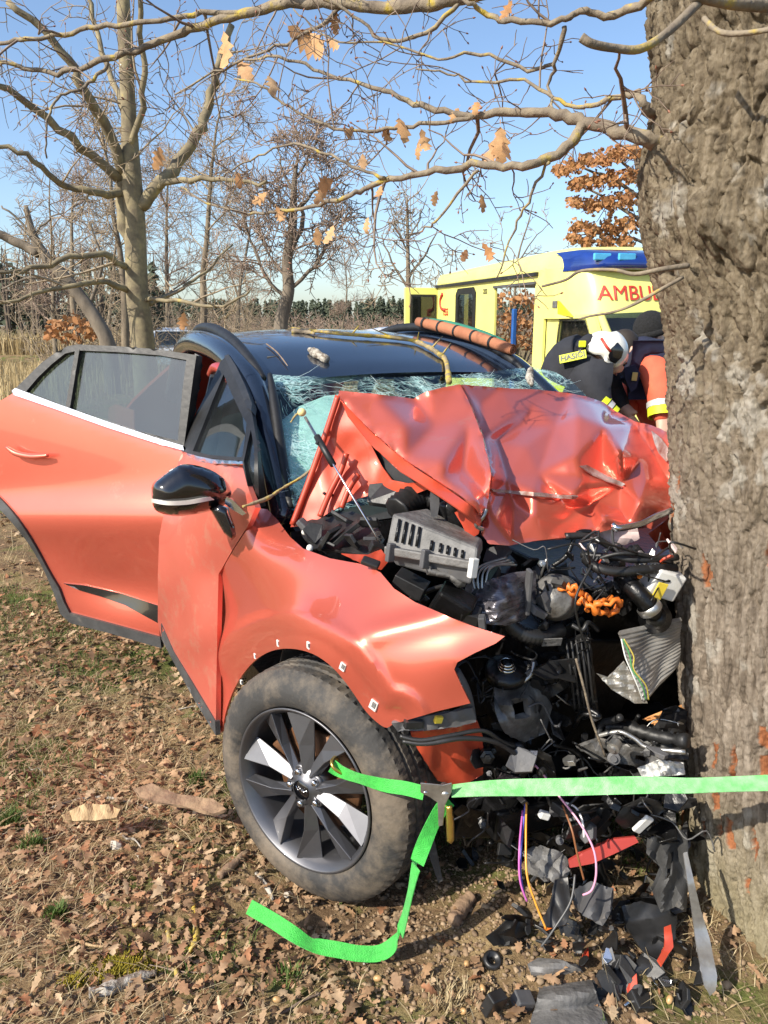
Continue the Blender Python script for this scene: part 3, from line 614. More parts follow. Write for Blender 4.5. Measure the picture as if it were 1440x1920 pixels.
for v, f in LV:
    me = bpy.data.meshes.new('dry_leaf'); me.from_pydata(v.tolist(), [], f); me.materials.append(MT['leaf_hang']); me.polygons.foreach_set('use_smooth', [True]*len(f)); hmes.append(me)
for i, (px, py, s, Y) in enumerate(hang):
    o = bpy.data.objects.new('dry_leaf', hmes[i % 6]); COL.objects.link(o); o.parent = oak; q = at(px, py-18*s, Y); o.location = tuple(q-ORG[oak.name])
    o.rotation_euler = (math.radians(-95)+RB.gauss(0, .3), RB.gauss(0, .5), RB.uniform(-.9, .9)); k = s*.82*Y/2.5; o.scale = (k*1.15, k, k)
# splintered wood where the bumper tore into the trunk
MT['splinter'] = M('fresh_split_wood', (.62, .30, .11), (.42, .18, .06), 40, .8, bump=.5, stretch=(1, 1, .2))
s_ = MB()
for k in range(9):
    a = at(1285+k, 1325+k*4, 2.15); b = at(1195+RB.uniform(0, 40), 1352+RB.uniform(-8, 8), 2.12); s_.tube([a, (a+b)/2+V(0, 0, .01*RB.random()), b], (.012, .009, .002), 5)
s_.build('split_wood', MT['splinter'], oak)

# --- trees behind
def placed_tree(name, label, Y, trunk_pts, tr, limbs, mat, seed, dens_=1.5, Lr=(.8, 2.2), lv=2, tmat='twig_far', rmin=.006, group=None):
    q = at(*trunk_pts[0][:2], Y); root = empty(name, (q[0], q[1], float(gz(q[0], q[1]))), label, 'tree', group); R = random.Random(seed)
    path = crv([V(q[0], q[1], float(gz(q[0], q[1]))-.1)]+[at(p[0], p[1], Y+(p[2] if len(p) > 2 else 0)) for p in trunk_pts], 4)
    MB().tube(path, tr, 12).build('trunk', mat, root)
    tw_ = MB(); n = len(path); twigs(tw_, path[n//3:], [np.interp(i/n, np.linspace(0, 1, len(tr)), tr) for i in range(n//3, n)], R, lv, dens_*.6, Lr, 1, .16, .03, 5, 4, None, rmin)
    for pts, ra in limbs:
        pp = crv([at(p[0], p[1], Y+(p[2] if len(p) > 2 else 0)) for p in pts], 4); pp = [t+V(R.gauss(0, .02), R.gauss(0, .04), R.gauss(0, .02)) for t in pp]
        MB().tube(pp, ra, 7).build('limb', mat, root); rs = [np.interp(i/(len(pp)-1), np.linspace(0, 1, len(ra)), ra) for i in range(len(pp))]
        twigs(tw_, pp, rs, R, lv, dens_, Lr, 1, .18, .03, 5, 4, None, rmin, .15)
    tw_.build('crown', MT[tmat], root, kind='stuff'); return root
placed_tree('oak_tree', 'bare oak with olive bark and forked limbs behind the open rear door', 12, [(268, 640), (258, 560), (255, 480), (252, 400), (247, 340), (243, 250), (238, 150), (233, 50), (230, -60), (235, -200)], (.20, .175, .165, .155, .15, .11, .10, .09, .07), [
 ([(250, 470), (232, 410), (227, 360), (232, 300), (236, 270)], (.10, .07)),
 ([(230, 330), (195, 230, -.4), (150, 150, -.8), (100, 75, -1), (20, 10, -1.2)], (.085, .04)),
 ([(225, 335), (150, 275, -.5), (60, 200, -1), (-20, 150, -1.4)], (.075, .035)),
 ([(265, 385), (300, 345), (345, 285, .3), (378, 235, .4), (395, 180, .6), (410, 120, .7), (432, 50, 1)], (.10, .075, .05)),
 ([(300, 345), (360, 335, -.3), (430, 335, -.6), (500, 350, -.8)], (.05, .02)),
 ([(235, 365), (170, 358, -.5), (110, 340, -.8), (50, 295, -1.2), (-20, 265, -1.4)], (.06, .025)),
 ([(245, 500), (190, 478, -.6), (110, 488, -1), (40, 508, -1.4), (-20, 515, -1.6)], (.055, .02)),
 ([(245, 545), (180, 530, -.8), (90, 545, -1.2), (0, 572, -1.6)], (.05, .018)),
 ([(280, 570), (330, 545, .5), (375, 515, .8), (440, 460, 1.2)], (.04, .015)),
 ([(275, 560), (350, 570, -.5), (420, 575, -1), (470, 545, -1.2)], (.035, .012)),
 ([(243, 240), (210, 150, .5), (180, 60, .8), (165, -30, 1)], (.05, .03)),
 ([(245, 290), (270, 170, -.3), (265, 60, -.5), (260, -60, -.8)], (.05, .03))], MT['limb'], 21, 1.7, (.5, 1.6), 2, rmin=.0045)
placed_tree('leaning_tree', 'dark leaning tree with short broken limbs behind the black roof', 22, [(525, 655), (528, 600), (541, 545), (538, 490), (548, 430), (550, 380), (553, 330), (560, 283)], (.25, .20, .16, .13, .09, .02), [
 ([(545, 465), (565, 430), (570, 395)], (.09, .05)), ([(535, 560), (500, 520), (470, 450), (455, 400)], (.06, .02)), ([(542, 540), (590, 500), (620, 440), (640, 400)], (.06, .02)), ([(548, 420), (510, 380), (490, 330)], (.05, .02)), ([(552, 400), (600, 350), (640, 330)], (.05, .02)), ([(552, 360), (530, 320), (520, 270)], (.04, .015)), ([(554, 340), (580, 290), (600, 250)], (.04, .012)), ([(540, 520), (500, 470), (480, 400)], (.04, .012))], MT['bark_dark'], 22, 3.0, (.6, 2.4), 2, 'twig_pink', rmin=.008)
placed_tree('broken_tree', 'broken grey tree leaning left over the pond', 20, [(205, 655), (180, 600), (130, 530), (85, 480), (62, 440), (48, 385)], (.21, .19, .17, .14, .11, .05), [
 ([(75, 475), (30, 455), (-20, 430)], (.13, .10)), ([(62, 440), (90, 410), (120, 400)], (.03, .012)), ([(100, 500), (40, 420), (0, 385)], (.04, .02)), ([(130, 530), (60, 520), (0, 540)], (.05, .02)), ([(160, 580), (190, 500), (170, 420)], (.06, .02))], MT['bark_dark'], 23, 1.6, (.6, 1.8), 2, rmin=.007)
placed_tree('slender_tree', 'slender bare tree left of the ambulance rear door', 27, [(767, 640), (766, 560), (765, 490), (764, 420), (763, 370)], (.13, .10, .06, .03), [([(765, 540), (735, 490), (715, 440)], (.05, .015)), ([(765, 520), (800, 470), (820, 430)], (.05, .015)), ([(765, 470), (740, 420), (730, 380)], (.035, .01)), ([(764, 450), (790, 400), (800, 370)], (.03, .01))], MT['bark_far'], 24, 2.0, (.8, 2.2), 2, rmin=.009)
placed_tree('slender_tree', 'thin bare tree beyond the open ambulance roof line', 30, [(965, 640), (965, 560), (972, 480), (990, 420), (1000, 380)], (.08, .06, .03, .015), [([(968, 520), (945, 470), (940, 430)], (.03, .01)), ([(972, 490), (1000, 450), (1030, 420)], (.03, .01))], MT['bark_far'], 25, 1.8, (.5, 1.6), 2, rmin=.008)
bgt = [(372, 28, .16, 9.5, 'tall bare tree just right of the forked oak, above the parked car'), (150, 26, .14, 7, 'bare brown tree between the broken tree and the forked oak'), (225, 24, .15, 8, 'bare tree directly behind the forked oak trunk'), (310, 34, .13, 9, 'hazy bare tree above the parked police car'), (440, 36, .12, 8, 'twiggy bare tree between forked oak and leaning tree'), (100, 30, .12, 8, 'bare tree rising over the dark wood at far left'), (470, 45, .12, 7, 'small far tree at the foot of the leaning tree'), (640, 60, .10, 7, 'small far tree over the middle of the roof'), (185, 36, .12, 9, 'tall thin bare tree left of the forked oak')]
for i, (px, Y, r, hgt, lab) in enumerate(bgt):
    R = random.Random(100+i); q = at(px, 640, Y); g = float(gz(q[0], q[1])); root = empty('bare_tree', (q[0], q[1], g), lab, 'tree', 'bare trees in the background'); b = V(q[0], q[1], g)
    P, ra = branch_walk(b-V(0, 0, .1), V(R.gauss(0, .08), 0, 1), hgt, r, .02, 8, .07, .05, R); MB().tube(P, ra, 8).build('trunk', MT['bark_far'], root)
    tw_ = MB(); twigs(tw_, P[2:], ra[2:], R, 2, 2.5, (1.0, 3.0), .9, .14, .06, 5, 4, None, .006); tw_.build('crown', MT[('twig_far', 'twig_pink')[i % 2]], root, kind='stuff')
# brushwood thicket under the trees
tk = MB(); R = random.Random(5)
for _ in range(190):
    px = R.uniform(70, 480); Y = R.uniform(26, 40); q = at(px, 640, Y); b = V(q[0], q[1], float(gz(q[0], q[1])))
    P, ra = branch_walk(b, V(R.gauss(0, .3), R.gauss(0, .3), 1), R.uniform(1.2, 3.8), .02, .006, 5, .15, 0, R); tk.tube(P, ra, 4, False); twigs(tk, P, ra, R, 1, 2.2, (.4, 1.3), .9, .18, .02, 4, 3, None, .006)
tk.build('brushwood', MT['twig_far'], None, label='tangled bare brushwood under the trees left of the roof', cat='bushes', kind='stuff')
def leaf_cloud(name, label, cat, cent, rad_, n, Y, mat, seed, sz):
    R = random.Random(seed); v, f = [], []
    for _ in range(n):
        c = R.choice(cent); q = at(c[0]+R.gauss(0, c[2]*.8), c[1]+R.gauss(0, c[2]*.6), Y+R.gauss(0, .5)); k = sz*R.uniform(.5, 1.2); e = Euler((R.uniform(0, 6), R.uniform(0, 6), R.uniform(0, 6))).to_matrix(); i = len(v)
        for a in ((-.4, 0, 0), (-.2, .6, .12), (.25, .5, -.05), (.4, -.1, .1), (.1, -.6, 0)): v.append(q+np.array(e @ Vector(a))*k)
        f.append((i, i+1, i+2, i+3, i+4))
    return v, f
MT['leaf_tree'] = M_isl('russet_leaves', [(.34, .15, .055), (.44, .22, .09), (.25, .11, .045), (.50, .28, .13)], .75, transl=.25)
rt = placed_tree('russet_oak', 'oak still holding russet leaves behind the ambulance light bar', 14, [(1230, 640), (1225, 500), (1215, 400), (1200, 320), (1190, 270)], (.16, .13, .09, .05), [([(1215, 420), (1150, 380), (1080, 340)], (.04, .01)), ([(1210, 380), (1130, 330), (1060, 310)], (.04, .01)), ([(1218, 460), (1150, 440), (1090, 440)], (.03, .01)), ([(1205, 330), (1160, 300), (1110, 290)], (.03, .01))], MT['bark_dark'], 26, 2.0, (.3, .8), 1, rmin=.006)
v, f = leaf_cloud('', '', '', [(1075, 312, 9), (1050, 320, 8), (1100, 300, 9), (1130, 300, 12), (1160, 290, 12), (1190, 285, 12), (1085, 345, 10), (1115, 340, 12), (1150, 335, 13), (1185, 330, 14), (1080, 378, 8), (1110, 385, 10), (1140, 380, 12), (1175, 375, 14), (1085, 425, 10), (1075, 445, 7), (1110, 430, 10), (1145, 425, 12), (1180, 420, 14), (1100, 455, 8), (1135, 455, 10), (1170, 455, 12)], 0, 3000, 14, None, 3, .085)
mesh_obj('foliage', v, f, MT['leaf_tree'], rt, kind='stuff', smooth=False)
rs = empty('russet_bush', at(965, 660, 17)*V(1, 1, 0), 'russet leaved bush seen through the open ambulance door', 'bush'); R = random.Random(8); tb = MB(); b = ORG[rs.name]
for _ in range(14):
    P, ra = branch_walk(b, V(R.gauss(0, .35), R.gauss(0, .3), 1), R.uniform(2, 3.4), .035, .008, 6, .16, 0, R); tb.tube(P, ra, 4, False); twigs(tb, P, ra, R, 1, 2.4, (.3, .9), .9, .2, .02, 4, 3, None, .005)
tb.build('stems', MT['bark_far'], rs, kind='stuff'); v, f = leaf_cloud('', '', '', [(950, 600, 16), (985, 605, 16), (1010, 570, 16), (935, 560, 12), (975, 560, 14), (955, 635, 16), (990, 640, 18)], 0, 520, 17, None, 9, .11); mesh_obj('foliage', v, f, MT['leaf_tree'], rs, kind='stuff', smooth=False)
v, f = leaf_cloud('', '', '', [(130, 630, 14), (160, 615, 12), (110, 610, 9), (140, 600, 10), (95, 625, 8), (180, 630, 10)], 0, 210, 24, None, 13, .2); bs = empty('beech_scrub', at(135, 660, 24)*V(1, 1, 0), 'russet leaved scrub left of the forked oak', 'bush'); mesh_obj('foliage', v, f, MT['leaf_tree'], bs, kind='stuff', smooth=False); tb = MB(); b = ORG[bs.name]
for _ in range(9):
    P, ra = branch_walk(b, V(R.gauss(0, .5), R.gauss(0, .3), 1), R.uniform(1, 1.9), .03, .006, 5, .16, 0, R); tb.tube(P, ra, 4, False); twigs(tb, P, ra, R, 0, 2.4, (.3, .9), .9, .2, .02, 4, 3, None, .006)
tb.build('stems', MT['bark_far'], bs, kind='stuff')
# far woods: dark plantation at left, low tree line along the horizon
fw = MB(); R = random.Random(31); MT['far_conifer'] = M('far_conifer', (.075, .090, .055), (.045, .058, .036), 2, .95); MT['far_trunk'] = M('far_trunk', (.15, .115, .085), (.07, .055, .042), 2, .95)  # conifer green lightened to put distant haze into the colour
for i in range(170):
    x = R.uniform(-75, -22); y = 66+R.uniform(0, 14); h = R.uniform(6.5, 9); fw.tube([V(x, y, -.3), V(x+R.gauss(0, .2), y, h*.6), V(x+R.gauss(0, .4), y, h)], (.16, .1, .03), 5, False)
    for k in range(26):
        z = h*R.uniform(.25, 1); a = R.uniform(0, 6.28); L = R.uniform(.8, 2.2)*(1.15-z/h); p0 = V(x, y, z); fw.tube([p0, p0+V(math.cos(a)*L, math.sin(a)*L, L*.35)], (.03, .012), 3, False)
fw.build('plantation_trunks', MT['far_trunk'], None, label='dark wood of thin trunks beyond the pond at far left', cat='wood', kind='stuff')
def conifers(name, label, n, xr, yr, hr, seed):
    R = random.Random(seed); v, f = [], []
    for _ in range(n):
        x, y, h = R.uniform(*xr), R.uniform(*yr), R.uniform(*hr); g = float(gz(x, y))
        for _ in range(44):
            t = R.random()**.7; rr = (1-t)*h*.22+.15; a = R.uniform(0, 6.28); c = V(x+math.cos(a)*rr*R.random(), y+math.sin(a)*rr*R.random(), g+h*(.12+.88*t)); k = h*.075*R.uniform(.6, 1.3); e = Euler((R.uniform(-.7, .7), R.uniform(-.7, .7), a)).to_matrix(); i = len(v)
            for q in ((-.3, -.7, -.3), (.9, 0, -.25), (-.2, .7, -.3), (-.1, 0, .6)): v.append(c+np.array(e @ Vector(q))*k)
            f += [(i, i+1, i+3), (i+1, i+2, i+3), (i+2, i, i+3), (i, i+2, i+1)]
    mesh_obj(name, v, f, MT['far_conifer'], None, label, 'wood', kind='stuff', smooth=False)
conifers('plantation_crowns', 'dark green undergrowth in the wood beyond the pond', 110, (-75, -22), (68, 84), (3, 8), 41)
conifers('far_wood', 'low line of far green woods along the horizon', 620, (-75, 90), (205, 250), (6.5, 9), 42)
fd = MB(); R = random.Random(43)
for _ in range(330):
    x = R.uniform(-60, 40); y = R.uniform(110, 150); P, ra = branch_walk(V(x, y, 0), V(R.gauss(0, .1), 0, 1), R.uniform(1.4, 3.6), .08, .03, 3, .1, 0, R); fd.tube(P, ra, 4, False); twigs(fd, P, ra, R, 0, 4.5, (.8, 2.2), .9, .15, .03, 3, 3, None, .03)
fd.build('far_hedge', MT['twig_pink'], None, label='far brown hedge of bare trees on the horizon', cat='wood', kind='stuff')
# ================================================================== THE WRECKED CAR
HD = math.radians(28); CF = V(math.sin(HD), -math.cos(HD), 0); CL = V(math.cos(HD), math.sin(HD), 0)
CO = V(-.24, 2.05, 0)+.93*CL; UP = V(0, 0, 1)
def wor(x, y, z): return CO+x*CF+y*CL+V(0, 0, z)
def sY(px, py, y=-.93): return onp(px, py, wor(0, y, 0), CL)[1]
def cp(px, py, y=-.93): return (px, py, sY(px, py, y))
car = empty('crashed_car', CO, 'crushed orange red car with black roof, its front wrapped against the oak', 'car')
def pillow(name, outline, Yf, tf, tb, mat, parent=None, step=6, pw=.5, tilt=None, **k):
    vo, fs = fill2d(outline, step); B = np.array(dens(outline, step))
    d = np.sqrt(np.min((vo[:, None, 0]-B[None, :, 0])**2+(vo[:, None, 1]-B[None, :, 1])**2, axis=1)); dm = d.max(); t = np.clip(d/dm, 0, 1); g = (t*(2-t))**pw
    Y0 = Yf(vo[:, 0], vo[:, 1]) if callable(Yf) else np.full(len(vo), float(Yf)); edge = d < 1e-4
    v = [at(a, b, y-tf*q) for (a, b), y, q in zip(vo, Y0, g)]; f = [t_[::-1] for t_ in fs]; mp = {}
    for i in range(len(vo)):
        if edge[i]: mp[i] = i
        else: mp[i] = len(v); v.append(at(vo[i][0], vo[i][1], Y0[i]+tb*g[i]))
    f += [(mp[a], mp[b], mp[c]) for a, b, c in fs]
    return mesh_obj(name, v, f, mat, parent, **k)
def blk(name, px, py, Y, w_, h_, d_, mat, parent, rot=(0, 0, 0), bevel=.006, **k):   # box, sizes in metres
    R = np.array(Euler(rot).to_matrix()); c = at(px, py, Y)
    return MB().box(c, R @ V(w_/2, 0, 0), R @ V(0, d_/2, 0), R @ V(0, 0, h_/2)).build(name, mat, parent, smooth=False, bevel=bevel, **k)
def pipe(name, pts, r, mat, parent, n=8, sub=6, **k): return MB().tube(crv([at(*p) for p in pts], sub), r, n).build(name, mat, parent, **k)
def corrug(name, pts, r, mat, parent, pitch=.008):
    P = crv([at(*p) for p in pts], 24); L = sum(math.dist(P[i], P[i+1]) for i in range(len(P)-1)); n = int(L/pitch*2); Q = [P[int(i*(len(P)-1)/n)] for i in range(n+1)]
    Q = [np.array([np.interp(i/n*(len(P)-1), range(len(P)), [p[a] for p in P]) for a in range(3)]) for i in range(n+1)]
    return MB().tube(Q, [r*(1 if i % 2 else .82) for i in range(n+1)], 9).build(name, mat, parent)
def shard(name, c, size, mat, parent=None, seed=0, flat=.12, **k):
    R = random.Random(seed); n = R.randint(4, 7); e = np.array(Euler((R.uniform(-1, 1), R.uniform(-1, 1), R.uniform(0, 6))).to_matrix()); ar = R.uniform(.35, 1)
    poly = [e @ V(math.cos(2*math.pi*i/n)*size*R.uniform(.5, 1), math.sin(2*math.pi*i/n)*size*ar*R.uniform(.5, 1), size*.15*R.uniform(-1, 1))+c for i in range(n)]
    return MB().prism(poly, e @ V(0, 0, size*flat)).build(name, mat, parent, smooth=False, bevel=.0015, **k)

# ---------- shell: roof, rails, pillars, floor, far side, tail
def lp(rows, su=4, sv=4): return patch([[wor(*p) for p in r] for r in rows], su, sv)
RX = [(-1.13, 1.492, .60, .74), (-1.35, 1.55, .61, .74), (-1.75, 1.625, .61, .72), (-2.25, 1.668, .60, .69), (-2.8, 1.672, .58, .64), (-3.25, 1.62, .55, .58)]
RX = [(-1.13+(r[0]+1.13)*.70, r[1], r[2], r[3]) for r in RX]; rows = []
for x, z, a, b in RX: rows.append([(x-.03, -a, z-.035), (x-.008, -a*.55, z-.004), (x, 0, z+.006), (x-.005, b*.5, z-.001), (x-.02, b*.85, z-.018), (x-.04, b, z-.045)])
roof = MB().grid(lp(rows, 5, 6)).build('roof', MT['roof_black'], car, solid=.03)
seam = MB()
for x, z in ((-1.40, 1.588),): seam.tube([wor(x-.01*abs(t)*2, t, z+.0045-.055*t*t) for t in np.linspace(-.50, .56, 16)], .004, 5)
seam.build('sunroof_seam', MT['black'], roof)
for s, w0 in ((-1, .0), (1, .10)):
    q = [(-1.15, .615+w0*1.1, 1.503), (-1.35, .62+w0, 1.57), (-1.75, .61+w0, 1.652), (-2.25, .595+w0*.9, 1.70), (-2.75, .57+w0*.7, 1.70), (-3.15, .55+w0*.5, 1.645)]
    m = MB(); P = crv([wor(-1.13+(a+1.13)*.70, s*b, c) for a, b, c in q], 6); m.tube(P, (.016, .024, .026, .026, .024, .014), 10); m.build('roof_rail', MT['black'], car)
    q = [(-.58, .745+w0, 1.03), (-.85, .70+w0, 1.275), (-1.13, .655+w0, 1.46), (-1.4, .65+w0, 1.535), (-1.8, .645+w0, 1.60), (-2.3, .635+w0, 1.63), (-2.8, .61+w0*.8, 1.62), (-3.15, .60+w0*.6, 1.55), (-3.45, .62+w0*.4, 1.30)]
    P = crv([wor(a if a > -1.2 else -1.13+(a+1.13)*.70, s*b, c) for a, b, c in q], 6); m = MB(); m.tube(P, (.052, .050, .052, .058, .062, .062, .062, .06, .055), 12); m.build('roof_pillar', MT['roof_black'], car)
# black trim between pillar and glass
m = MB(); m.tube(crv([at(506, 702, 3.17), at(515, 760, 3.02), at(527, 850, 2.84), at(545, 955, 2.66)], 6), (.010, .020, .022, .022), 8); m.build('pillar_trim', MT['black'], car)
m = MB(); m.tube(crv([wor(-1.62, -.70, 1.50), wor(-1.50, -.71, 1.535), wor(-1.36, -.71, 1.52), wor(-1.25, -.72, 1.45)], 6), (.02, .024, .02), 8); m.build('door_frame_edge', MT['red_in'], car)
m = MB(); m.tube([wor(-1.36, -.84, .35), wor(-1.37, -.85, 1.05), wor(-1.42, -.72, 1.5)], (.06, .055, .04), 8); m.build('centre_pillar', MT['black'], car)
def sidepanel(name, outl, yf, mat, holes=(), step=.06, **k):
    vo, fs = fill2d(outl, step, holes); return mesh_obj(name, [wor(a, yf(a, b), b) for a, b in vo], fs, mat, car, solid=.006, **k)
arc = lambda cx, cz, r, a0, a1, n=14: [(cx+r*math.cos(a0+(a1-a0)*i/n), cz+r*math.sin(a0+(a1-a0)*i/n)) for i in range(n+1)]
rq = [(-1.95, .36)]+[(-2.30, .36)]+arc(-2.68, .36, .40, 0, math.pi)+[(-3.3, .40), (-3.55, .55), (-3.58, 1.0), (-3.50, 1.18), (-3.1, 1.24), (-2.5, 1.26), (-2.42, .95), (-2.2, .7)]
sidepanel('rear_quarter_panel', rq, lambda x, z: -.93+.10*max(0, z-.8)**1.5+.06*max(0, -x-3.1), MT['paint'])
lq = [(.05, .36), (-.05, .5), (-.2, .85), (-.35, 1.08), (-1.2, 1.13), (-2.5, 1.2), (-3.4, 1.2), (-3.58, 1.0), (-3.55, .5), (-3.1, .38)]+arc(-2.68, .36, .40, math.pi, 0)[1:]+[(-2.2, .32), (-.5, .32)]
sidepanel('left_body_side', lq, lambda x, z: .93-.08*max(0, z-.8)**1.4-.06*max(0, -x-3.1), MT['paint'])
sidepanel('left_side_glass', [(-.75, 1.15), (-1.2, 1.47), (-1.7, 1.56), (-2.3, 1.56), (-2.9, 1.28), (-2.5, 1.22)], lambda x, z: .90-.5*(z-1.12), MT['glass_c'])
MB().grid(lp([[(-3.5, -.85, .35), (-3.6, 0, .33), (-3.5, .85, .35)], [(-3.58, -.86, .75), (-3.66, 0, .75), (-3.58, .86, .75)], [(-3.55, -.80, 1.12), (-3.62, 0, 1.15), (-3.55, .80, 1.12)], [(-2.66, -.56, 1.56), (-2.72, 0, 1.61), (-2.66, .58, 1.56)]], 4, 4)).build('tailgate', MT['paint'], car, solid=.02)
MB().box(wor(-1.95, 0, .33), CF*1.6, CL*.80, UP*.05).build('floor_pan', MT['deep'], car, smooth=False)
MB().grid(lp([[(-.45, -.76, .3), (-.45, 0, .3), (-.45, .8, .3)], [(-.42, -.78, .8), (-.40, 0, .8), (-.42, .8, .8)], [(-.50, -.76, 1.02), (-.42, 0, 1.04), (-.5, .8, 1.02)]], 3, 3)).build('firewall', MT['deep'], car, solid=.02)
MB().grid(lp([[(-.50, -.74, 1.02), (-.46, 0, 1.04), (-.50, .78, 1.02)], [(-.80, -.72, 1.04), (-.76, 0, 1.06), (-.80, .76, 1.04)], [(-1.0, -.72, .85), (-1.0, 0, .85), (-1.0, .76, .85)]], 4, 4)).build('dashboard', MT['seat'], car)
for sx, sy in ((-1.55, -.38), (-1.55, .40)):
    m = MB(); m.ball(wor(sx, sy, 1.02), .24, .17, .38, 14, 10); st = m.build('seat_back', MT['seat'], car)
    m = MB(); m.ball(wor(sx-.04, sy, 1.42), .14, .07, .10, 12, 8); m.build('headrest', MT['seat'], st)
m = MB(); m.ball(wor(-2.5, 0, .9), .62, .35, .35, 14, 10); m.build('rear_seat', MT['seat'], car)

# ---------- windscreen, cracked
def crack_mat():
    m = bpy.data.materials.new('shattered_windscreen'); m.use_nodes = True; t = m.node_tree; t.nodes.remove(t.nodes['Principled BSDF']); L_ = t.links.new
    tc = nd(t, 'ShaderNodeTexCoord')
    n = nd(t, 'ShaderNodeTexNoise'); n.inputs['Scale'].default_value = 3.2; n.inputs['Detail'].default_value = 4; L_(tc.outputs['Object'], n.inputs[0])
    wv = nd(t, 'ShaderNodeVectorMath', operation='MULTIPLY_ADD'); wv.inputs[1].default_value = (.30, .30, .30); L_(n.outputs[1], wv.inputs[0]); L_(tc.outputs['Object'], wv.inputs[2])
    def edge(sc, st, wd, w0):
        mp = nd(t, 'ShaderNodeMapping'); mp.inputs['Scale'].default_value = st; mp.inputs['Rotation'].default_value = (0, 0, math.radians(-28)); L_(wv.outputs[0], mp.inputs[0]); v = nd(t, 'ShaderNodeTexVoronoi', feature='DISTANCE_TO_EDGE'); v.inputs['Scale'].default_value = sc; L_(mp.outputs[0], v.inputs[0])
        r = nd(t, 'ShaderNodeMapRange'); r.inputs[1].default_value = w0; r.inputs[2].default_value = w0+wd; r.inputs[3].default_value = 1; r.inputs[4].default_value = 0; L_(v.outputs[0], r.inputs[0]); return r.outputs[0]
    def mth(o, a, b):
        x = nd(t, 'ShaderNodeMath', operation=o)
        for i, q in enumerate((a, b)):
            if isinstance(q, (int, float)): x.inputs[i].default_value = q
            else: L_(q, x.inputs[i])
        return x.outputs[0]
    e1 = edge(9, (.35, 1, 1.6), .018, .003); e2 = edge(30, (.3, 1, 1.3), .05, .010); e3 = edge(90, (.5, 1, 1), .10, .03)
    n2 = nd(t, 'ShaderNodeTexNoise'); n2.inputs['Scale'].default_value = 4.5; n2.inputs['Detail'].default_value = 5; L_(tc.outputs['Object'], n2.inputs[0])
    mk = nd(t, 'ShaderNodeMapRange'); mk.inputs[1].default_value = .40; mk.inputs[2].default_value = .58; L_(n2.outputs[0], mk.inputs[0])
    mk2 = nd(t, 'ShaderNodeMapRange'); mk2.inputs[1].default_value = .52; mk2.inputs[2].default_value = .70; L_(n2.outputs[0], mk2.inputs[0])
    k = mth('MAXIMUM', mth('MULTIPLY', mth('MULTIPLY', e1, mk.outputs[0]), .55), mth('MAXIMUM', mth('MULTIPLY', mth('MULTIPLY', e2, mk.outputs[0]), .62), mth('MULTIPLY', mth('MULTIPLY', e3, mk2.outputs[0]), .75)))
    tr = nd(t, 'ShaderNodeBsdfTransparent'); tr.inputs[0].default_value = (.84, .95, .935, 1); gl = nd(t, 'ShaderNodeBsdfGlossy'); gl.inputs['Roughness'].default_value = .04
    bp = nd(t, 'ShaderNodeBump'); bp.inputs['Strength'].default_value = .5; bp.inputs['Distance'].default_value = .004; L_(k, bp.inputs['Height']); L_(bp.outputs[0], gl.inputs['Normal'])
    lw = nd(t, 'ShaderNodeLayerWeight'); fr = mth('ADD', mth('POWER', lw.outputs['Facing'], 4), .04); mx = nd(t, 'ShaderNodeMixShader'); L_(fr, mx.inputs[0]); L_(tr.outputs[0], mx.inputs[1]); L_(gl.outputs[0], mx.inputs[2])
    df = nd(t, 'ShaderNodeBsdfDiffuse'); df.inputs[0].default_value = (.55, .78, .78, 1); m2 = nd(t, 'ShaderNodeMixShader'); L_(k, m2.inputs[0]); L_(mx.outputs[0], m2.inputs[1]); L_(df.outputs[0], m2.inputs[2]); L_(m2.outputs[0], t.nodes['Material Output'].inputs[0])
    return m
WP = wor(-1.13, 0, 1.50); WN = unit(.45*CF+.66*UP)
def wsY(px, py):
    return np.array([onp(a, b, WP, WN)[1] for a, b in zip(np.atleast_1d(px), np.atleast_1d(py))])+.018*vnoise(np.asarray(px)/90, np.asarray(py)/60, 0, 5)+.006*vnoise(np.asarray(px)/25, np.asarray(py)/18, 0, 6)
ws_out = [(502, 703), (560, 706), (740, 708), (880, 702), (960, 692), (1000, 689), (1040, 698), (1075, 718), (1098, 742), (1110, 790), (980, 880), (760, 930), (620, 960), (553, 962), (540, 900), (521, 800)]
ws = sheet('windscreen', ws_out, wsY, crack_mat(), car, step=14, solid=.005)
# loose strands of laminated glass along the top edge
R = random.Random(3); ck = MB()
for i in range(48):
    px = R.choice([R.uniform(510, 720), R.uniform(510, 1070), R.uniform(880, 1070)]); py = R.uniform(706, 750) if px < 1000 else R.uniform(702, 735); L = R.uniform(14, 70); a = R.gauss(.12, .35)
    pts = [(px+L*t*math.cos(a), py+L*t*math.sin(a)+R.gauss(0, 2.0)+8*math.sin(t*3)*R.random()) for t in (0, .33, .66, 1)]
    ck.tube([at(x, y, float(wsY(x, y)[0])-.006) for x, y in pts], (.0004, .0009, .0003), 3, False)
for i in range(42):
    px = R.uniform(522, 548)+0; py = R.uniform(720, 930); px += (py-720)*.09; a = R.gauss(1.2, .6); L = R.uniform(10, 45); ck.tube([at(px+L*t*math.cos(a)+R.gauss(0, 1.5), py+L*t*math.sin(a), float(wsY(px, py)[0])-.012) for t in (0, .5, 1)], (.0006, .0012, .0005), 3, False)
ck.build('glass_cracks', M('crack_white', (.72, .85, .84), (.6, .75, .75), 20, .4), ws, kind='stuff')
pillow('airbag', [(515, 800), (560, 762), (610, 742), (680, 735), (760, 760), (790, 830), (740, 900), (660, 930), (590, 935), (545, 930), (520, 880)], lambda x, y: wsY(x, y)+.045, .02, .14, MT['airbag'], car, step=9)

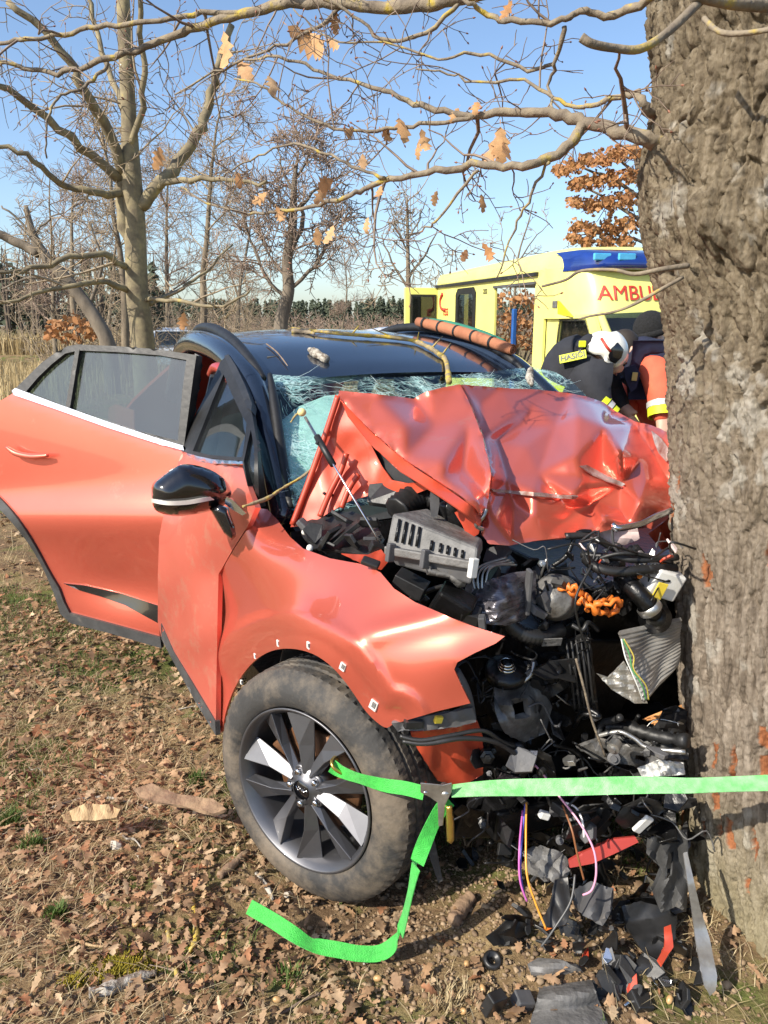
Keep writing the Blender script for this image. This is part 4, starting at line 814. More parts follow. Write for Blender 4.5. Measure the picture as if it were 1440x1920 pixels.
# ---------- right rear door, swung open
DP = wor(-1.25, -.93, 0); DE = V(-.93, .37, 0)/math.hypot(.93, .37); DN = V(-.37, -.93, 0)/math.hypot(.93, .37)
def doorY(off=0, gls=0):
    def fn(px, py):
        out = []
        for a, b in zip(np.atleast_1d(px), np.atleast_1d(py)):
            q = onp(a, b, DP, DN); s = (q-DP) @ DE; z = q[2]; zl = .86-.10*s+.06
            zb = 1.20+.225*s
            if z > zb: o = -.26*(z-zb)
            else:
                o = .035*math.exp(-((z-zl)/.10)**2)+.03*math.sin(math.pi*min(1, max(0, (z-.35)/(zb-.35))))
                o -= .055*math.exp(-((z-.58)/.13)**2)*math.exp(-((s-.33)/.34)**2)
                if z < zl: o -= .02*(zl-z)
            out.append(onp(a, b, DP+DN*(o+off), DN)[1])
        return np.array(out)
    return fn
arcpx = [(-40, 905), (0, 932), (38, 975), (68, 1022), (95, 1072), (112, 1100)]
skin = [(346, 843), (290, 826), (200, 797), (110, 764), (28, 738), (-6, 757), (-60, 795), (-90, 850), (-80, 890)]+[tuple(p) for p in crv(arcpx, 4)]+[(122, 1125), (132, 1146), (215, 1168), (302, 1192), (300, 1100), (303, 1010), (325, 910)]
reard = sheet('rear_door', skin, doorY(), MT['paint'], car, step=11, solid=.02)
clad = [(-40, 907)]+[tuple(p) for p in crv(arcpx, 4)][1:]+[(122, 1127), (133, 1148), (215, 1170), (303, 1194), (305, 1214), (215, 1188), (135, 1167), (116, 1150)]+[tuple(p) for p in crv([(104, 1112), (80, 1058), (48, 1006), (5, 958), (-40, 925)], 4)]
sheet('door_cladding', clad, doorY(.012), MT['cladding'], reard, step=10, solid=.02)
sheet('lower_insert', [(120, 1093), (160, 1097), (230, 1113), (301, 1136), (302, 1170), (268, 1152), (235, 1134), (190, 1118), (150, 1106)], doorY(.010), MT['gloss_black'], reard, step=9, solid=.012)
fo = [(26, 735), (50, 712), (80, 682), (108, 662), (130, 650), (150, 647), (220, 650), (300, 656), (371, 667), (366, 700), (358, 760), (347, 841)]
fi = [(52, 735), (75, 708), (100, 684), (125, 664), (150, 658), (220, 661), (300, 667), (352, 676), (345, 730), (336, 827), (250, 806), (150, 773)]
sheet('window_frame', fo, doorY(.006), MT['black'], reard, step=8, holes=[fi], solid=.022)
sheet('quarter_glass', [(50, 737), (100, 682), (125, 662), (148, 656), (129, 768)], doorY(-.004), MT['glass'], reard, step=10, solid=.004)
sheet('window_glass', [(150, 656), (220, 659), (300, 665), (354, 674), (346, 730), (338, 830), (250, 808), (131, 769)], doorY(-.004), MT['glass'], reard, step=10, solid=.004)
sheet('window_divider', [(144, 655), (152, 655), (133, 771), (125, 769)], doorY(.008), MT['black'], reard, step=6, solid=.02)
sheet('belt_trim', [(24, 733), (30, 728), (110, 758), (200, 790), (290, 820), (344, 836), (346, 845), (290, 830), (200, 801), (110, 769), (28, 741)], doorY(.020), MT['chrome'], reard, step=6, solid=.012)
sheet('hinge_edge', [(352, 840), (345, 838), (369, 664), (376, 668), (370, 720)], doorY(-.02), MT['black2'], reard, step=8, solid=.03)
pillow('handle_recess', [tuple(p) for p in crv([(14, 834), (40, 828), (70, 834), (88, 850), (70, 866), (45, 866), (25, 855)], 4, True)], lambda x, y: doorY(.002)(x, y), .002, .02, MT['paint_in'], reard, step=5)  # darker red than the door skin stands in for shade in the dish
hp_ = crv([(12, 838), (30, 850), (60, 856), (90, 854)], 6); MB().tube([at(a, b, float(doorY(.042)(a, b)[0])) for a, b in hp_], (.006, .013, .014, .014, .007), 10).build('handle', MT['paint'], reard)

# ---------- right front door, buckled outwards
fdY = tps([cp(346, 848), (302, 1000, 3.08), (300, 1100, 3.06), (302, 1190, 3.16), (405, 1375, 2.66), (407, 1230, 2.72), cp(410, 1075, -.94), cp(480, 960, -.90), cp(458, 872, -.88), cp(400, 864, -.92), (355, 1050, 2.86), (350, 1200, 2.86), (350, 1280, 2.90)])
fskin = [(346, 848), (375, 858), (400, 864), (458, 870), (470, 915), (484, 952), (470, 985), (440, 1030), (414, 1075), (411, 1200), (409, 1376), (370, 1310), (335, 1245), (306, 1192), (300, 1165), (300, 1080), (303, 1005), (322, 915)]
def fdx(x, y):
    return .018*np.exp(-((x-330-.25*(y-1100))/16)**2)*np.exp(-((y-1130)/120)**2)-.012*np.exp(-((x-375)/22)**2)*np.exp(-((y-1150)/90)**2)+.006*vnoise(x/40, y/90, 0, 3)
frontd = sheet('front_door', fskin, fdY, MT['paint_dusty'], car, step=9, extra=fdx, solid=.02)
sheet('door_cladding', [(306, 1168), (330, 1222), (372, 1292), (408, 1352), (409, 1378), (370, 1314), (335, 1250), (307, 1198)], lambda x, y: fdY(x, y)-.012+fdx(x, y), MT['cladding'], frontd, step=8, solid=.02)
wfY = tps([cp(346, 848), cp(425, 672, -.69), cp(478, 790, -.765), cp(490, 945, -.86), cp(460, 868, -.89), cp(400, 862, -.92)])
fw_o = [(346, 848), (368, 790), (395, 735), (418, 682), (428, 672), (438, 682), (455, 720), (474, 765), (484, 830), (490, 900), (492, 950), (478, 948), (468, 900), (460, 868), (400, 862), (372, 856)]
fw_i = [(368, 848), (385, 805), (405, 752), (424, 706), (440, 745), (458, 785), (466, 800), (459, 862), (400, 856)]
fw_h2 = [(463, 868), (468, 838), (474, 812), (480, 850), (484, 935), (476, 930)]
sheet('window_frame', fw_o, wfY, MT['black'], frontd, step=6, holes=[fw_i, fw_h2], solid=.03)
sheet('window_glass', [(364, 850), (383, 803), (403, 750), (424, 700), (442, 745), (460, 785), (469, 800), (461, 866), (400, 858)], lambda x, y: wfY(x, y)+.006, MT['glass'], frontd, step=8, solid=.004)
sheet('quarter_glass', [(461, 868), (467, 836), (474, 808), (482, 850), (486, 940), (476, 934)], lambda x, y: wfY(x, y)+.006, MT['glass'], frontd, step=7, solid=.004)
sheet('belt_trim', [(343, 848), (352, 842), (376, 856), (402, 862), (460, 864), (460, 871), (400, 870), (372, 866)], lambda x, y: wfY(x, y)-.014, MT['chrome'], frontd, step=5, solid=.012)
sheet('frame_seal', [(425, 671), (433, 668), (446, 688), (464, 726), (477, 762), (475, 775), (468, 770), (450, 725)], lambda x, y: wfY(x, y)-.02, MT['black2'], frontd, step=5, solid=.03)
pipe('window_bar', [(470, 832, sY(470, 832, -.80)), (462, 880, sY(462, 880, -.86)), (450, 940, sY(450, 940, -.90))], .008, MT['black2'], frontd, 6)
mo = [tuple(p) for p in crv([(284, 928), (286, 908), (300, 895), (325, 878), (345, 870), (375, 874), (405, 886), (428, 906), (434, 930), (420, 947), (395, 958), (350, 967), (315, 966), (290, 955)], 3, True)]
mir = pillow('mirror', mo, lambda x, y: 2.46+.0007*(np.asarray(x)-350), .085, .075, MT['gloss_black'], frontd, step=6)
lp_ = crv([(286, 938), (315, 943), (350, 942), (385, 936), (415, 930)], 5); n_ = len(lp_)
MB().ribbon([at(a, b, 2.376+.0007*(a-350)+.075*abs((i/(n_-1))*2-1)**4) for i, (a, b) in enumerate(lp_)], [UP]*n_, .013).build('indicator_strip', M('pale_lens', (.75, .72, .66), None, 20, .2, coat=1), mir, solid=.008)
pillow('mirror_arm', [(392, 952), (412, 945), (428, 952), (440, 985), (443, 1005), (434, 1014), (420, 1000), (405, 975)], 2.44, .03, .035, MT['gloss_black'], frontd, step=5)
sheet('mirror_base_trim', [(424, 930), (436, 936), (450, 950), (462, 962), (455, 966), (438, 956), (422, 944)], lambda x, y: 2.47+0*x, MT['chrome'], frontd, step=4, solid=.01)

# ---------- front wing
wing_d = [cp(480, 956, -.88), cp(500, 958, -.82), cp(412, 1075), (411, 1200, 2.72), (410, 1375, 2.66), (425, 1310, 2.66), cp(450, 1282, -.935), cp(478, 1232), cp(520, 1203), cp(560, 1193), cp(605, 1208, -.92), cp(645, 1243, -.90), (690, 1300, 1.83), (735, 1355, 1.79), (880, 1316, 1.745), (855, 1246, 1.735), (945, 1195, 1.72), (780, 1130, 1.86), (690, 1062, 2.02), (560, 1030, 2.26), (470, 1040, 2.47), (500, 1100, 2.36), (600, 1120, 2.09), (720, 1200, 1.82), (440, 1150, 2.66), (800, 1260, 1.755)]
wingY = tps(wing_d, 4e-3)
arch = [tuple(p) for p in crv([(418, 1372), (428, 1325), (448, 1278), (478, 1240), (512, 1220), (550, 1216), (590, 1226), (625, 1250), (655, 1285), (690, 1335), (722, 1362), (737, 1357)], 4)]
AB = np.array(arch)
def wx_(x, y):
    d = np.sqrt(np.min((np.asarray(x)[:, None]-AB[None, :, 0])**2+(np.asarray(y)[:, None]-AB[None, :, 1])**2, axis=1))
    st = 1/(1+np.exp((d-34)/2.2)); fl = np.exp(-((d-60)/10)**2)
    return .017*st-.011*fl+.012*np.exp(-((x-485-.06*(y-960))/8)**2)*0+.004*vnoise(x/110, y/110, 0, 9)-.014*np.exp(-((y-1165+.25*(x-800))/22)**2)*np.clip((x-620)/80, 0, 1)
wout = [(484, 953), (500, 956), (520, 975), (545, 1008), (570, 1030), (620, 1048), (690, 1061), (715, 1075), (740, 1105), (780, 1131), (830, 1152), (890, 1175), (947, 1193), (930, 1206), (890, 1224), (858, 1241), (852, 1254), (866, 1285), (882, 1317), (820, 1332), (737, 1357)]+arch[::-1][1:]+[(411, 1376), (411, 1200), (414, 1075), (440, 1030), (470, 985)]
wing = sheet('front_wing', wout, wingY, MT['paint'], car, step=8, extra=wx_, solid=.008)
for a, b, s in ((522, 1206, 1), (579, 1210, 1), (643, 1250, 1.1), (701, 1322, 1.4), (479, 1230, .9), (453, 1279, .8)):
    y_ = float(wingY(np.array([a]), np.array([b]))[0]+wx_(np.array([a]), np.array([b]))[0]); q = at(a, b, y_-.007); t1 = unit(at(a+5, b+4, float(wingY(np.array([a+5.]), np.array([b+4.]))[0]))-at(a, b, float(wingY(np.array([a]), np.array([b]))[0]))); up2 = unit(UP-t1*t1[2])
    c_ = MB().box(q, t1*.0085*s, crs(t1, up2)*.004, up2*.0105*s).build('clip', MT['white_pl'], wing, smooth=False, bevel=.002); MB().box(q-crs(t1, up2)*-.006*0+(CAMP-q)/np.linalg.norm(CAMP-q)*.006, t1*.004*s, crs(t1, up2)*.002, up2*.006*s).build('clip_slot', MT['grey_pl'], c_, smooth=False)

# ---------- front wheel, steered and muddy
WA = math.radians(35); WNrm = unit(V(-math.sin(WA), -math.cos(WA), .03)); WC = V(-.247, 2.05, .358); WX = unit(crs(WNrm, UP)); WZ = crs(WX, WNrm)
wheel = empty('wheel', WC); wheel.parent = car; wheel.location = tuple(WC-CO)
def wp(r, a, h): return WC+WNrm*h+r*(math.cos(a)*WX+math.sin(a)*WZ)
NT = 288; RT = .372
prof = [(.255, -.02), (.262, .002), (.270, .009), (.288, .014), (.312, .012), (.33, .004), (.345, -.006), (.354, -.012), (.360, -.020)]
tread = [(-.026, 0), (-.034, 1), (-.056, 1), (-.060, -1), (-.068, -1), (-.072, 2), (-.094, 2), (-.098, -1), (-.106, -1), (-.110, 3), (-.132, 3), (-.136, -1), (-.144, -1), (-.148, 2), (-.170, 2), (-.174, -1), (-.182, -1), (-.186, 1), (-.208, 1), (-.216, 0)]
full = prof+[(RT-.0015*abs((h+.12)/.1)**3*4, h) for h, c in tread]+[(r, -.242-h) for r, h in prof[::-1]]
kinds = [None]*len(prof)+[c for h, c in tread]+[None]*len(prof)
def tmod(r, h, k, i):
    c = kinds[i]
    if c is None:
        if .30 < r < .335 and h > -.03: r += 0
        if r > .343: r -= .0018*(((k+2) % 4) == 0)
        return r
    if c == -1: return r-.009
    off = {0: 0, 1: 2, 2: 0, 3: 1}[c]
    return r-(.0045 if (k+off+int(abs(h)*40)) % 4 == 0 else 0)+.0012*math.sin(k*1.7+i)
MB().lathe(full, WC, WNrm, NT, tmod).build('tyre', MT['rubber'], wheel, angle=30)
rimo = MB().lathe([(.20, -.20), (.232, -.19), (.236, -.06), (.242, -.012), (.253, -.004), (.260, .006), (.257, .010), (.250, .006), (.246, -.004), (.239, -.010), (.232, -.06), (.224, -.185)], WC, WNrm, 96).build('rim', MT['rim'], wheel)
def spoke(a0):
    m = MB()
    for sgn in (-1, 1):           # each arm is a pair of twisted wedge blades
        ai = a0+sgn*.17; ao = a0+sgn*.36; wi, wo = .020, .050
        def pt(r, a, off, h): return wp(math.hypot(r, off), a+math.atan2(off, r), h)
        inner = [pt(.052, ai, -wi, -.026), pt(.052, ai, wi, -.026), pt(.052, ai, wi*.25*sgn, -.004)]
        mid = [pt(.14, (ai+ao)/2, -wi*1.15, -.034), pt(.14, (ai+ao)/2, wi*1.25, -.034), pt(.14, (ai+ao)/2, sgn*wi*.75, -.004)]
        outer = [pt(.241, ao, -wo*(.95 if sgn > 0 else .72), -.036), pt(.241, ao, wo*(.72 if sgn > 0 else .95), -.036), pt(.242, ao, sgn*wo*.62, .000)]
        back = [wp(.055, ai, -.06), wp(.14, (ai+ao)/2, -.065), wp(.228, ao, -.07)]
        v = []
        for t, bk in zip((inner, mid, outer), back): v += t+[bk]
        f = []
        for i in (0, 1): b = i*4; f += [(b, b+2, b+6, b+4), (b+2, b+1, b+5, b+6), (b+1, b+3, b+7, b+5), (b+3, b, b+4, b+7)]
        m.add(v, f)
    return m
for i in range(5): spoke(math.radians(90+14)+i*2*math.pi/5).build('spoke', MT['rim'], wheel, smooth=False, bevel=.0025)
hub = MB().lathe([(.0, .0), (.030, .0), (.032, -.004)], wp(0, 0, .000), WNrm, 28).build('hub_cap', MT['gloss_black'], wheel)
MB().lathe([(.031, .003), (.037, -.006), (.060, -.014), (.074, -.03), (.078, -.07), (.03, -.07)], WC, WNrm, 40).build('hub', MT['rim'], wheel)
# angular linked-letter mark on the cap
lg = MB()
for pts in ([(-.021, -.005), (-.021, .006), (-.012, -.001), (-.005, .006), (-.005, -.005)], [(-.013, .0), (-.005, -.005), (.004, .006), (.004, -.006)], [(.004, .006), (.013, -.005), (.021, .006), (.021, -.004)]):
    lg.tube([wp(math.hypot(x, y), math.atan2(y, x), .0025) for x, y in pts], .0013, 5)
lg.build('emblem', MT['chrome'], hub)
for i in range(5):
    a = math.radians(90+50)+i*2*math.pi/5; c = wp(.055, a, -.012); MB().lathe([(.0, .012), (.008, .012), (.0095, .008), (.0095, -.01)], c, WNrm, 12).build('lug_nut', MT['chrome'], wheel)
    MB().lathe([(.0105, -.004), (.0165, -.001), (.0185, -.010)], c, WNrm, 16).build('lug_seat', MT['rim'], wheel)
MB().lathe([(.05, -.075), (.155, -.075), (.158, -.085), (.155, -.10), (.05, -.10)], WC, WNrm, 48).build('brake_disc', MT['rust'], wheel)
m = MB(); P = [wp(r, math.radians(d), h) for h in (-.055, -.13) for d in (20, 35, 50, 65) for r in (.10, .185)]
m.hexa([wp(.10, .35, -.055), wp(.19, .35, -.055), wp(.19, 1.2, -.055), wp(.10, 1.2, -.055)], [wp(.10, .35, -.13), wp(.19, .35, -.13), wp(.19, 1.2, -.13), wp(.10, 1.2, -.13)]); m.build('brake_caliper', MT['rust'], wheel, smooth=False, bevel=.008)
# the other three wheels stand behind the body
def copy_wheel(c, nrm):
    w2 = empty('wheel', c); w2.parent = car; w2.location = tuple(c-CO)
    q = Vector(WNrm).rotation_difference(Vector(nrm)); w2.rotation_mode = 'QUATERNION'; w2.rotation_quaternion = q
    for ch in [o for o in wheel.children if o.name.split('.')[0] in ('tyre', 'rim', 'spoke', 'hub')]:
        o = ch.copy(); COL.objects.link(o); o.parent = w2
copy_wheel(wor(-2.68, -.93, .358), -CL); copy_wheel(wor(-2.68, .93, .358), CL)
# arch liner behind the wheel
LA = -CL; LC = wor(0, -.66, .36); m = MB()
rowsl = []
for h in (.20, .02, -.25):
    rowsl.append([LC+LA*h+(.455+.01*math.sin(t*9))*(math.cos(t)*(-CF)+math.sin(t)*UP) for t in np.linspace(-.1, 1.95, 26)])
m.grid(rowsl).build('arch_liner', MT['cladding'], car, solid=.006)
# ---------- bonnet, folded into a tent against the trunk
HA = [(635, 735, 2.50), (700, 738, 2.50), (775, 749, 2.60), (800, 735, 2.56), (860, 722, 2.60), (640, 750, 2.47), (690, 800, 2.36), (760, 860, 2.20), (830, 905, 2.04), (892, 950, 1.90), (760, 800, 2.30), (830, 868, 2.10), (893, 935, 1.92), (815, 800, 2.42), (870, 880, 2.20), (903, 930, 2.02), (880, 790, 2.40), (916, 880, 2.04), (918, 905, 2.00), (905, 955, 1.95)]
hood_l = [(635, 733), (665, 736), (700, 739), (740, 744), (775, 749), (788, 741), (800, 735), (830, 727), (862, 721), (872, 740), (890, 780), (905, 820), (916, 862), (921, 890), (917, 925), (910, 958), (897, 962), (890, 950), (860, 928), (830, 908), (795, 885), (760, 862), (725, 832), (690, 802), (660, 772), (638, 748)]
HBp = [(862, 721, 2.60), (905, 820, 2.42), (921, 890, 2.12), (912, 960, 2.06), (910, 1022, 2.02), (940, 727, 2.74), (1000, 731, 2.80), (1070, 738, 2.86), (1130, 754, 2.90), (1150, 778, 2.82), (1190, 800, 2.66), (1250, 818, 2.45), (1320, 850, 2.35),
       (900, 760, 2.62), (930, 830, 2.48), (960, 780, 2.58), (985, 840, 2.40), (975, 800, 2.60), (1000, 760, 2.70), (1010, 890, 2.26), (950, 900, 2.24), (1040, 800, 2.58), (1085, 782, 2.52), (1105, 760, 2.72), (1080, 855, 2.27), (1130, 800, 2.46), (1160, 845, 2.24), (1175, 800, 2.58), (1130, 870, 2.36), (1090, 895, 2.22), (1165, 908, 2.30), (1200, 860, 2.42), (1225, 850, 2.50), (1210, 905, 2.28), (1250, 900, 2.38),
       (925, 918, 2.16), (1000, 925, 2.14), (1075, 930, 2.12), (1095, 910, 2.20), (960, 938, 2.19), (1060, 945, 2.18), (1110, 945, 2.24), (1130, 970, 2.10), (1165, 960, 2.22), (1200, 940, 2.16), (1258, 955, 2.26), (1320, 945, 2.3),
       (960, 1022, 2.03), (1020, 1014, 2.05), (1060, 1009, 2.07), (1120, 997, 2.12), (1180, 985, 2.16), (1000, 970, 2.11), (1060, 980, 2.16)]
hood_r = [(861, 722), (905, 724), (955, 729), (1000, 731), (1060, 737), (1100, 745), (1130, 755), (1155, 772), (1190, 790), (1225, 800), (1262, 815), (1330, 850), (1335, 940), (1280, 948), (1258, 957), (1225, 970), (1180, 986), (1120, 998), (1060, 1009), (1000, 1015), (955, 1023), (918, 1020), (903, 1003), (908, 960), (919, 925), (921, 890), (914, 850), (902, 808), (885, 765)]
bonnet = sheet('bonnet', hood_l, linf(HA), MT['paint'], car, step=6, sm=5, extra=crumple(4, .005, 60), solid=.006)
hb = linf(HBp); cr1 = crumple(12, .030, 150, 4); cr2 = crumple(13, .013, 60, 4)
bonnet_face = sheet('bonnet_face', hood_r, hb, MT['paint'], car, step=4.5, sm=3, extra=lambda x, y: cr1(x, y)*.7+.6*cr2(x, y)*np.clip((np.asarray(x)-930)/120, .25, 1), solid=.006)
def hbY(x, y, o=0): return float(hb(np.array([x], float), np.array([y], float))[0])+o
for i, (pl) in enumerate(([(1222, 808), (1240, 822), (1252, 838), (1256, 858), (1250, 866), (1236, 850), (1228, 832)], [(921, 917), (990, 922), (1050, 928), (1084, 930), (1078, 935), (1040, 934), (980, 928), (925, 922)], [(1086, 874), (1100, 872), (1125, 886), (1150, 898), (1172, 908), (1166, 913), (1140, 903), (1110, 890)])):
    sheet('paint_scrape', pl, lambda x, y: hb(x, y)-.022+cr1(x, y)*.7, MT['scar'], bonnet_face, step=5, sm=1, solid=.004)
pipe('torn_edge', [(1258, 957, 2.20), (1230, 968, 2.16), (1200, 982, 2.12), (1160, 990, 2.09), (1150, 984, 2.10)], .010, MT['chrome'], bonnet_face, 6)
pipe('torn_edge', [(912, 955, 1.95), (905, 970, 1.94), (893, 985, 1.95), (905, 992, 1.97)], .006, MT['steel'], bonnet_face, 6)
# its underside: pressed inner panel with an opening backed in dark, beads for hole shade, and ribs
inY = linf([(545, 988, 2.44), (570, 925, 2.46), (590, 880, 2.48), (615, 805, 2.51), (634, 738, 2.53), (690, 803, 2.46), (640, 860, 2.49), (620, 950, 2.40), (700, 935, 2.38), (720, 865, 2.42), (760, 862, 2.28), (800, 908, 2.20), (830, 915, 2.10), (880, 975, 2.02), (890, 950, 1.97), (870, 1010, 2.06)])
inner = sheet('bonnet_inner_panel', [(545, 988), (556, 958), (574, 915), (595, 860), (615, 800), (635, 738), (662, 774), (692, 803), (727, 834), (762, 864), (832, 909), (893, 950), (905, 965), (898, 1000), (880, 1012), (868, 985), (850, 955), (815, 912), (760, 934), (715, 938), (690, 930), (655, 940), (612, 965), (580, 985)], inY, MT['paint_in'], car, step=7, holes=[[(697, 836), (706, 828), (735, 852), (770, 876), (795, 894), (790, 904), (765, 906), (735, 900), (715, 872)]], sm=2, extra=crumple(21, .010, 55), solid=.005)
sheet('dark_hole_backing', [(690, 826), (712, 812), (745, 840), (805, 882), (805, 910), (765, 912), (730, 905), (708, 875)], lambda x, y: inY(x, y)+.05, MT['seat'], inner, step=10, solid=.01)  # dark sheet added behind the opening to stand for its shade
for a, b in ((608, 925), (622, 928), (706, 909), (713, 818), (770, 862), (725, 833)): MB().ball(at(a, b, float(inY(np.array([float(a)]), np.array([float(b)]))[0])-.008), .006, .006, .005, 10, 6).build('hole_shade_dot', MT['seat'], inner)  # dark beads stand in for the shade inside small punched holes
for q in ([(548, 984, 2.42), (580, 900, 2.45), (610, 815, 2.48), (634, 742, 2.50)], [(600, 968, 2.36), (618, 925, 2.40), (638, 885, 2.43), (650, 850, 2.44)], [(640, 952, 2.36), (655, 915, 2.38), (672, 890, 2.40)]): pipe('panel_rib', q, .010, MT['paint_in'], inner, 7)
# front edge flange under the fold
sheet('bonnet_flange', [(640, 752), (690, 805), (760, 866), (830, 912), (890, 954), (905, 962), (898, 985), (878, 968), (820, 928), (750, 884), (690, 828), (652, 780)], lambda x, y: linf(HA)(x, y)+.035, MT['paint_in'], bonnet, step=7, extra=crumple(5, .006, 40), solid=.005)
# gas strut
strut = MB().tube([at(572, 782, 2.44), at(720, 1030, 2.10)], .0036, 8).build('gas_strut', MT['chrome'], car)
MB().tube([at(594, 818, 2.39), at(625, 872, 2.315)], .0105, 10).build('strut_cylinder', MT['black'], strut)
MB().tube([at(572, 782, 2.44), at(598, 826, 2.38)], .0045, 8).build('strut_end', MT['grey_pl'], strut)
m = MB(); m.ball(at(566, 773, 2.45), .014, .012, .013, 10, 8); m.build('ball_joint', M('pale_yellow_plastic', (.75, .62, .28), None, 20, .5), strut)
blk('strut_clip', 599, 833, 2.37, .025, .012, .015, MT['black'], strut, (0, .6, .3), .002)
blk('strut_socket', 706, 1028, 2.09, .04, .03, .03, MT['black'], strut, (.2, .4, .2), .004)

# ---------- engine bay
# air filter housing
ab = empty('air_filter_housing', at(810, 1060, 1.95)); ab.parent = car; ab.location = tuple(ORG[ab.name]-CO)
def corner(px, py, Y): return at(px, py, Y)
m = MB(); m.hexa([corner(722, 1030, 1.96), corner(893, 1062, 1.83), corner(905, 1035, 2.02), corner(790, 1005, 2.12)], [corner(735, 962, 2.0), corner(897, 1027, 1.86), corner(905, 1010, 2.02), corner(800, 952, 2.16)])
lid = m.build('lid', MT['grey_pl'], ab, smooth=False, bevel=.008)
m = MB(); m.hexa([corner(742, 1060, 1.97), corner(882, 1096, 1.85), corner(890, 1075, 2.02), corner(800, 1040, 2.10)], [corner(722, 1032, 1.965), corner(892, 1064, 1.835), corner(903, 1040, 2.02), corner(792, 1008, 2.12)])
m.build('lower_box', MT['grey_pl2'], ab, smooth=False, bevel=.006)
m = MB(); m.hexa([corner(720, 1040, 1.945), corner(893, 1070, 1.815), corner(893, 1064, 1.85), corner(725, 1034, 1.98)], [corner(720, 1024, 1.945), corner(893, 1054, 1.815), corner(893, 1050, 1.85), corner(725, 1022, 1.98)]); m.build('rim_flange', MT['grey_pl'], ab, smooth=False, bevel=.004)
for t, h0 in ((.10, .92), (.18, .90), (.26, .86), (.34, .82), (.50, .74), (.60, .66), (.68, .58), (.76, .5), (.84, .42)):
    a = corner(722, 1030, 1.955)*(1-t)+corner(893, 1062, 1.825)*t; b = corner(735, 962, 1.995)*(1-t)+corner(897, 1027, 1.855)*t
    p0 = a+(b-a)*.28; p1 = a+(b-a)*(.92 if t < .4 else .62); MB().tube([p0+V(0, -.002, 0), p1+V(0, -.002, 0)], .0042, 5).build('slot_shade', MT['deep'], lid)  # dark bars on the lid face stand in for shaded slots
for t in (.06, .44, .97): blk('latch', 722+170*t, 1034+32*t, 1.94-.13*t, .022, .05, .016, MT['grey_pl2'] if t < .9 else MT['white_pl'], ab, (0, .15, .6), .003)
pillow('filter_scoop', [(798, 1062), (850, 1075), (878, 1085), (872, 1100), (858, 1102), (840, 1085), (800, 1078)], 1.90, .03, .03, MT['grey_pl'], ab, step=5)
# intake hose, bracket and bulb-shaped breather behind it
corrug('intake_hose', [(745, 960, 2.22), (770, 940, 2.26), (800, 930, 2.28), (830, 940, 2.26)], .05, MT['black'], car, .014)
sheet('grey_bracket', [(808, 912), (822, 914), (824, 945), (820, 968), (808, 968), (806, 940)], lambda x, y: 2.06+0*x, MT['grey_pl2'], car, step=6, solid=.006)
m = MB(); m.ball(at(850, 945, 2.02), .018, .018, .024, 12, 8); m.build('rubber_stop', MT['black'], car)
pillow('torque_mount', [(820, 945), (845, 930), (870, 965), (880, 1000), (860, 1005), (835, 985)], 2.12, .05, .05, MT['deep'], car, step=6)
# cowl pieces behind the wing
blk('hinge_arm', 590, 1005, 2.32, .14, .02, .03, MT['grey_pl2'], car, (.2, .75, -.3), .004)
sheet('cowl_panel', [(560, 985), (600, 970), (660, 960), (700, 975), (720, 1010), (700, 1045), (640, 1035), (590, 1030), (570, 1010)], tps([(560, 985, 2.40), (720, 1010, 2.2), (640, 1035, 2.22), (660, 960, 2.4), (600, 1020, 2.28)]), MT['black2'], car, step=8, extra=crumple(31, .02, 40), solid=.008)
for i, (px, py, Y, s, mt) in enumerate([(585, 1000, 2.30, .05, 'black'), (620, 1005, 2.24, .06, 'black2'), (655, 1000, 2.24, .07, 'black'), (690, 985, 2.22, .06, 'black2'), (610, 1020, 2.22, .04, 'black'), (700, 1010, 2.16, .05, 'grey_pl2'), (660, 1020, 2.16, .05, 'black2'), (640, 975, 2.3, .05, 'black'), (720, 930, 2.34, .10, 'black2'), (760, 930, 2.34, .09, 'black')]): shard('broken_cowl', at(px, py, Y), s, MT[mt], car, 300+i, .2)
m = MB(); m.ball(at(572, 998, 2.31), .012, .012, .010, 8, 6); m.build('white_cap', MT['white_pl'], car); m = MB(); m.ball(at(581, 1028, 2.24), .011, .011, .012, 8, 6); m.build('white_cap', MT['white_pl'], car)
sheet('inner_wing_edge', [(640, 1038), (690, 1040), (715, 1030), (730, 1050), (715, 1068), (690, 1062)], lambda x, y: 2.07+0*x, MT['paint_in'], car, step=6, extra=crumple(33, .01, 30), solid=.006)
blk('hinge_pin', 695, 1055, 2.0, .05, .014, .03, MT['black2'], car, (.3, .3, -.2), .004)
# blocks down beside the wing edge
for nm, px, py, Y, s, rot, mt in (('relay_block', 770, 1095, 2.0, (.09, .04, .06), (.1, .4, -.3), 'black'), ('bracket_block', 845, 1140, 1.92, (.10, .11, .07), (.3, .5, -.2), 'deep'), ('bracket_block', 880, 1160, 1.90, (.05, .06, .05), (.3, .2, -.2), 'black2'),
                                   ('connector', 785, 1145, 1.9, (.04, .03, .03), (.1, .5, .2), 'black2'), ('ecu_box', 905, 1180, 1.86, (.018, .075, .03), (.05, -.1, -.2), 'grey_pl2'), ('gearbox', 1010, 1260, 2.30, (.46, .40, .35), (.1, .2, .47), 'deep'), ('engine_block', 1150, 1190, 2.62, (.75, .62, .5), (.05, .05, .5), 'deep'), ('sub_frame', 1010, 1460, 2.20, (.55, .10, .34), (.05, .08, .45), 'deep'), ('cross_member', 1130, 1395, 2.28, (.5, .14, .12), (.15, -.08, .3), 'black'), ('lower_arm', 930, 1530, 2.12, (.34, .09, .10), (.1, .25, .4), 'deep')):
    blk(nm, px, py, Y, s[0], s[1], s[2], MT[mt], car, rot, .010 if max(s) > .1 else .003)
m = MB(); m.tube(crv([at(850, 1260, 1.86), at(870, 1300, 1.86), at(880, 1350, 1.88)], 5), .02, 8); m.build('wing_stay', MT['grey_pl2'], car)
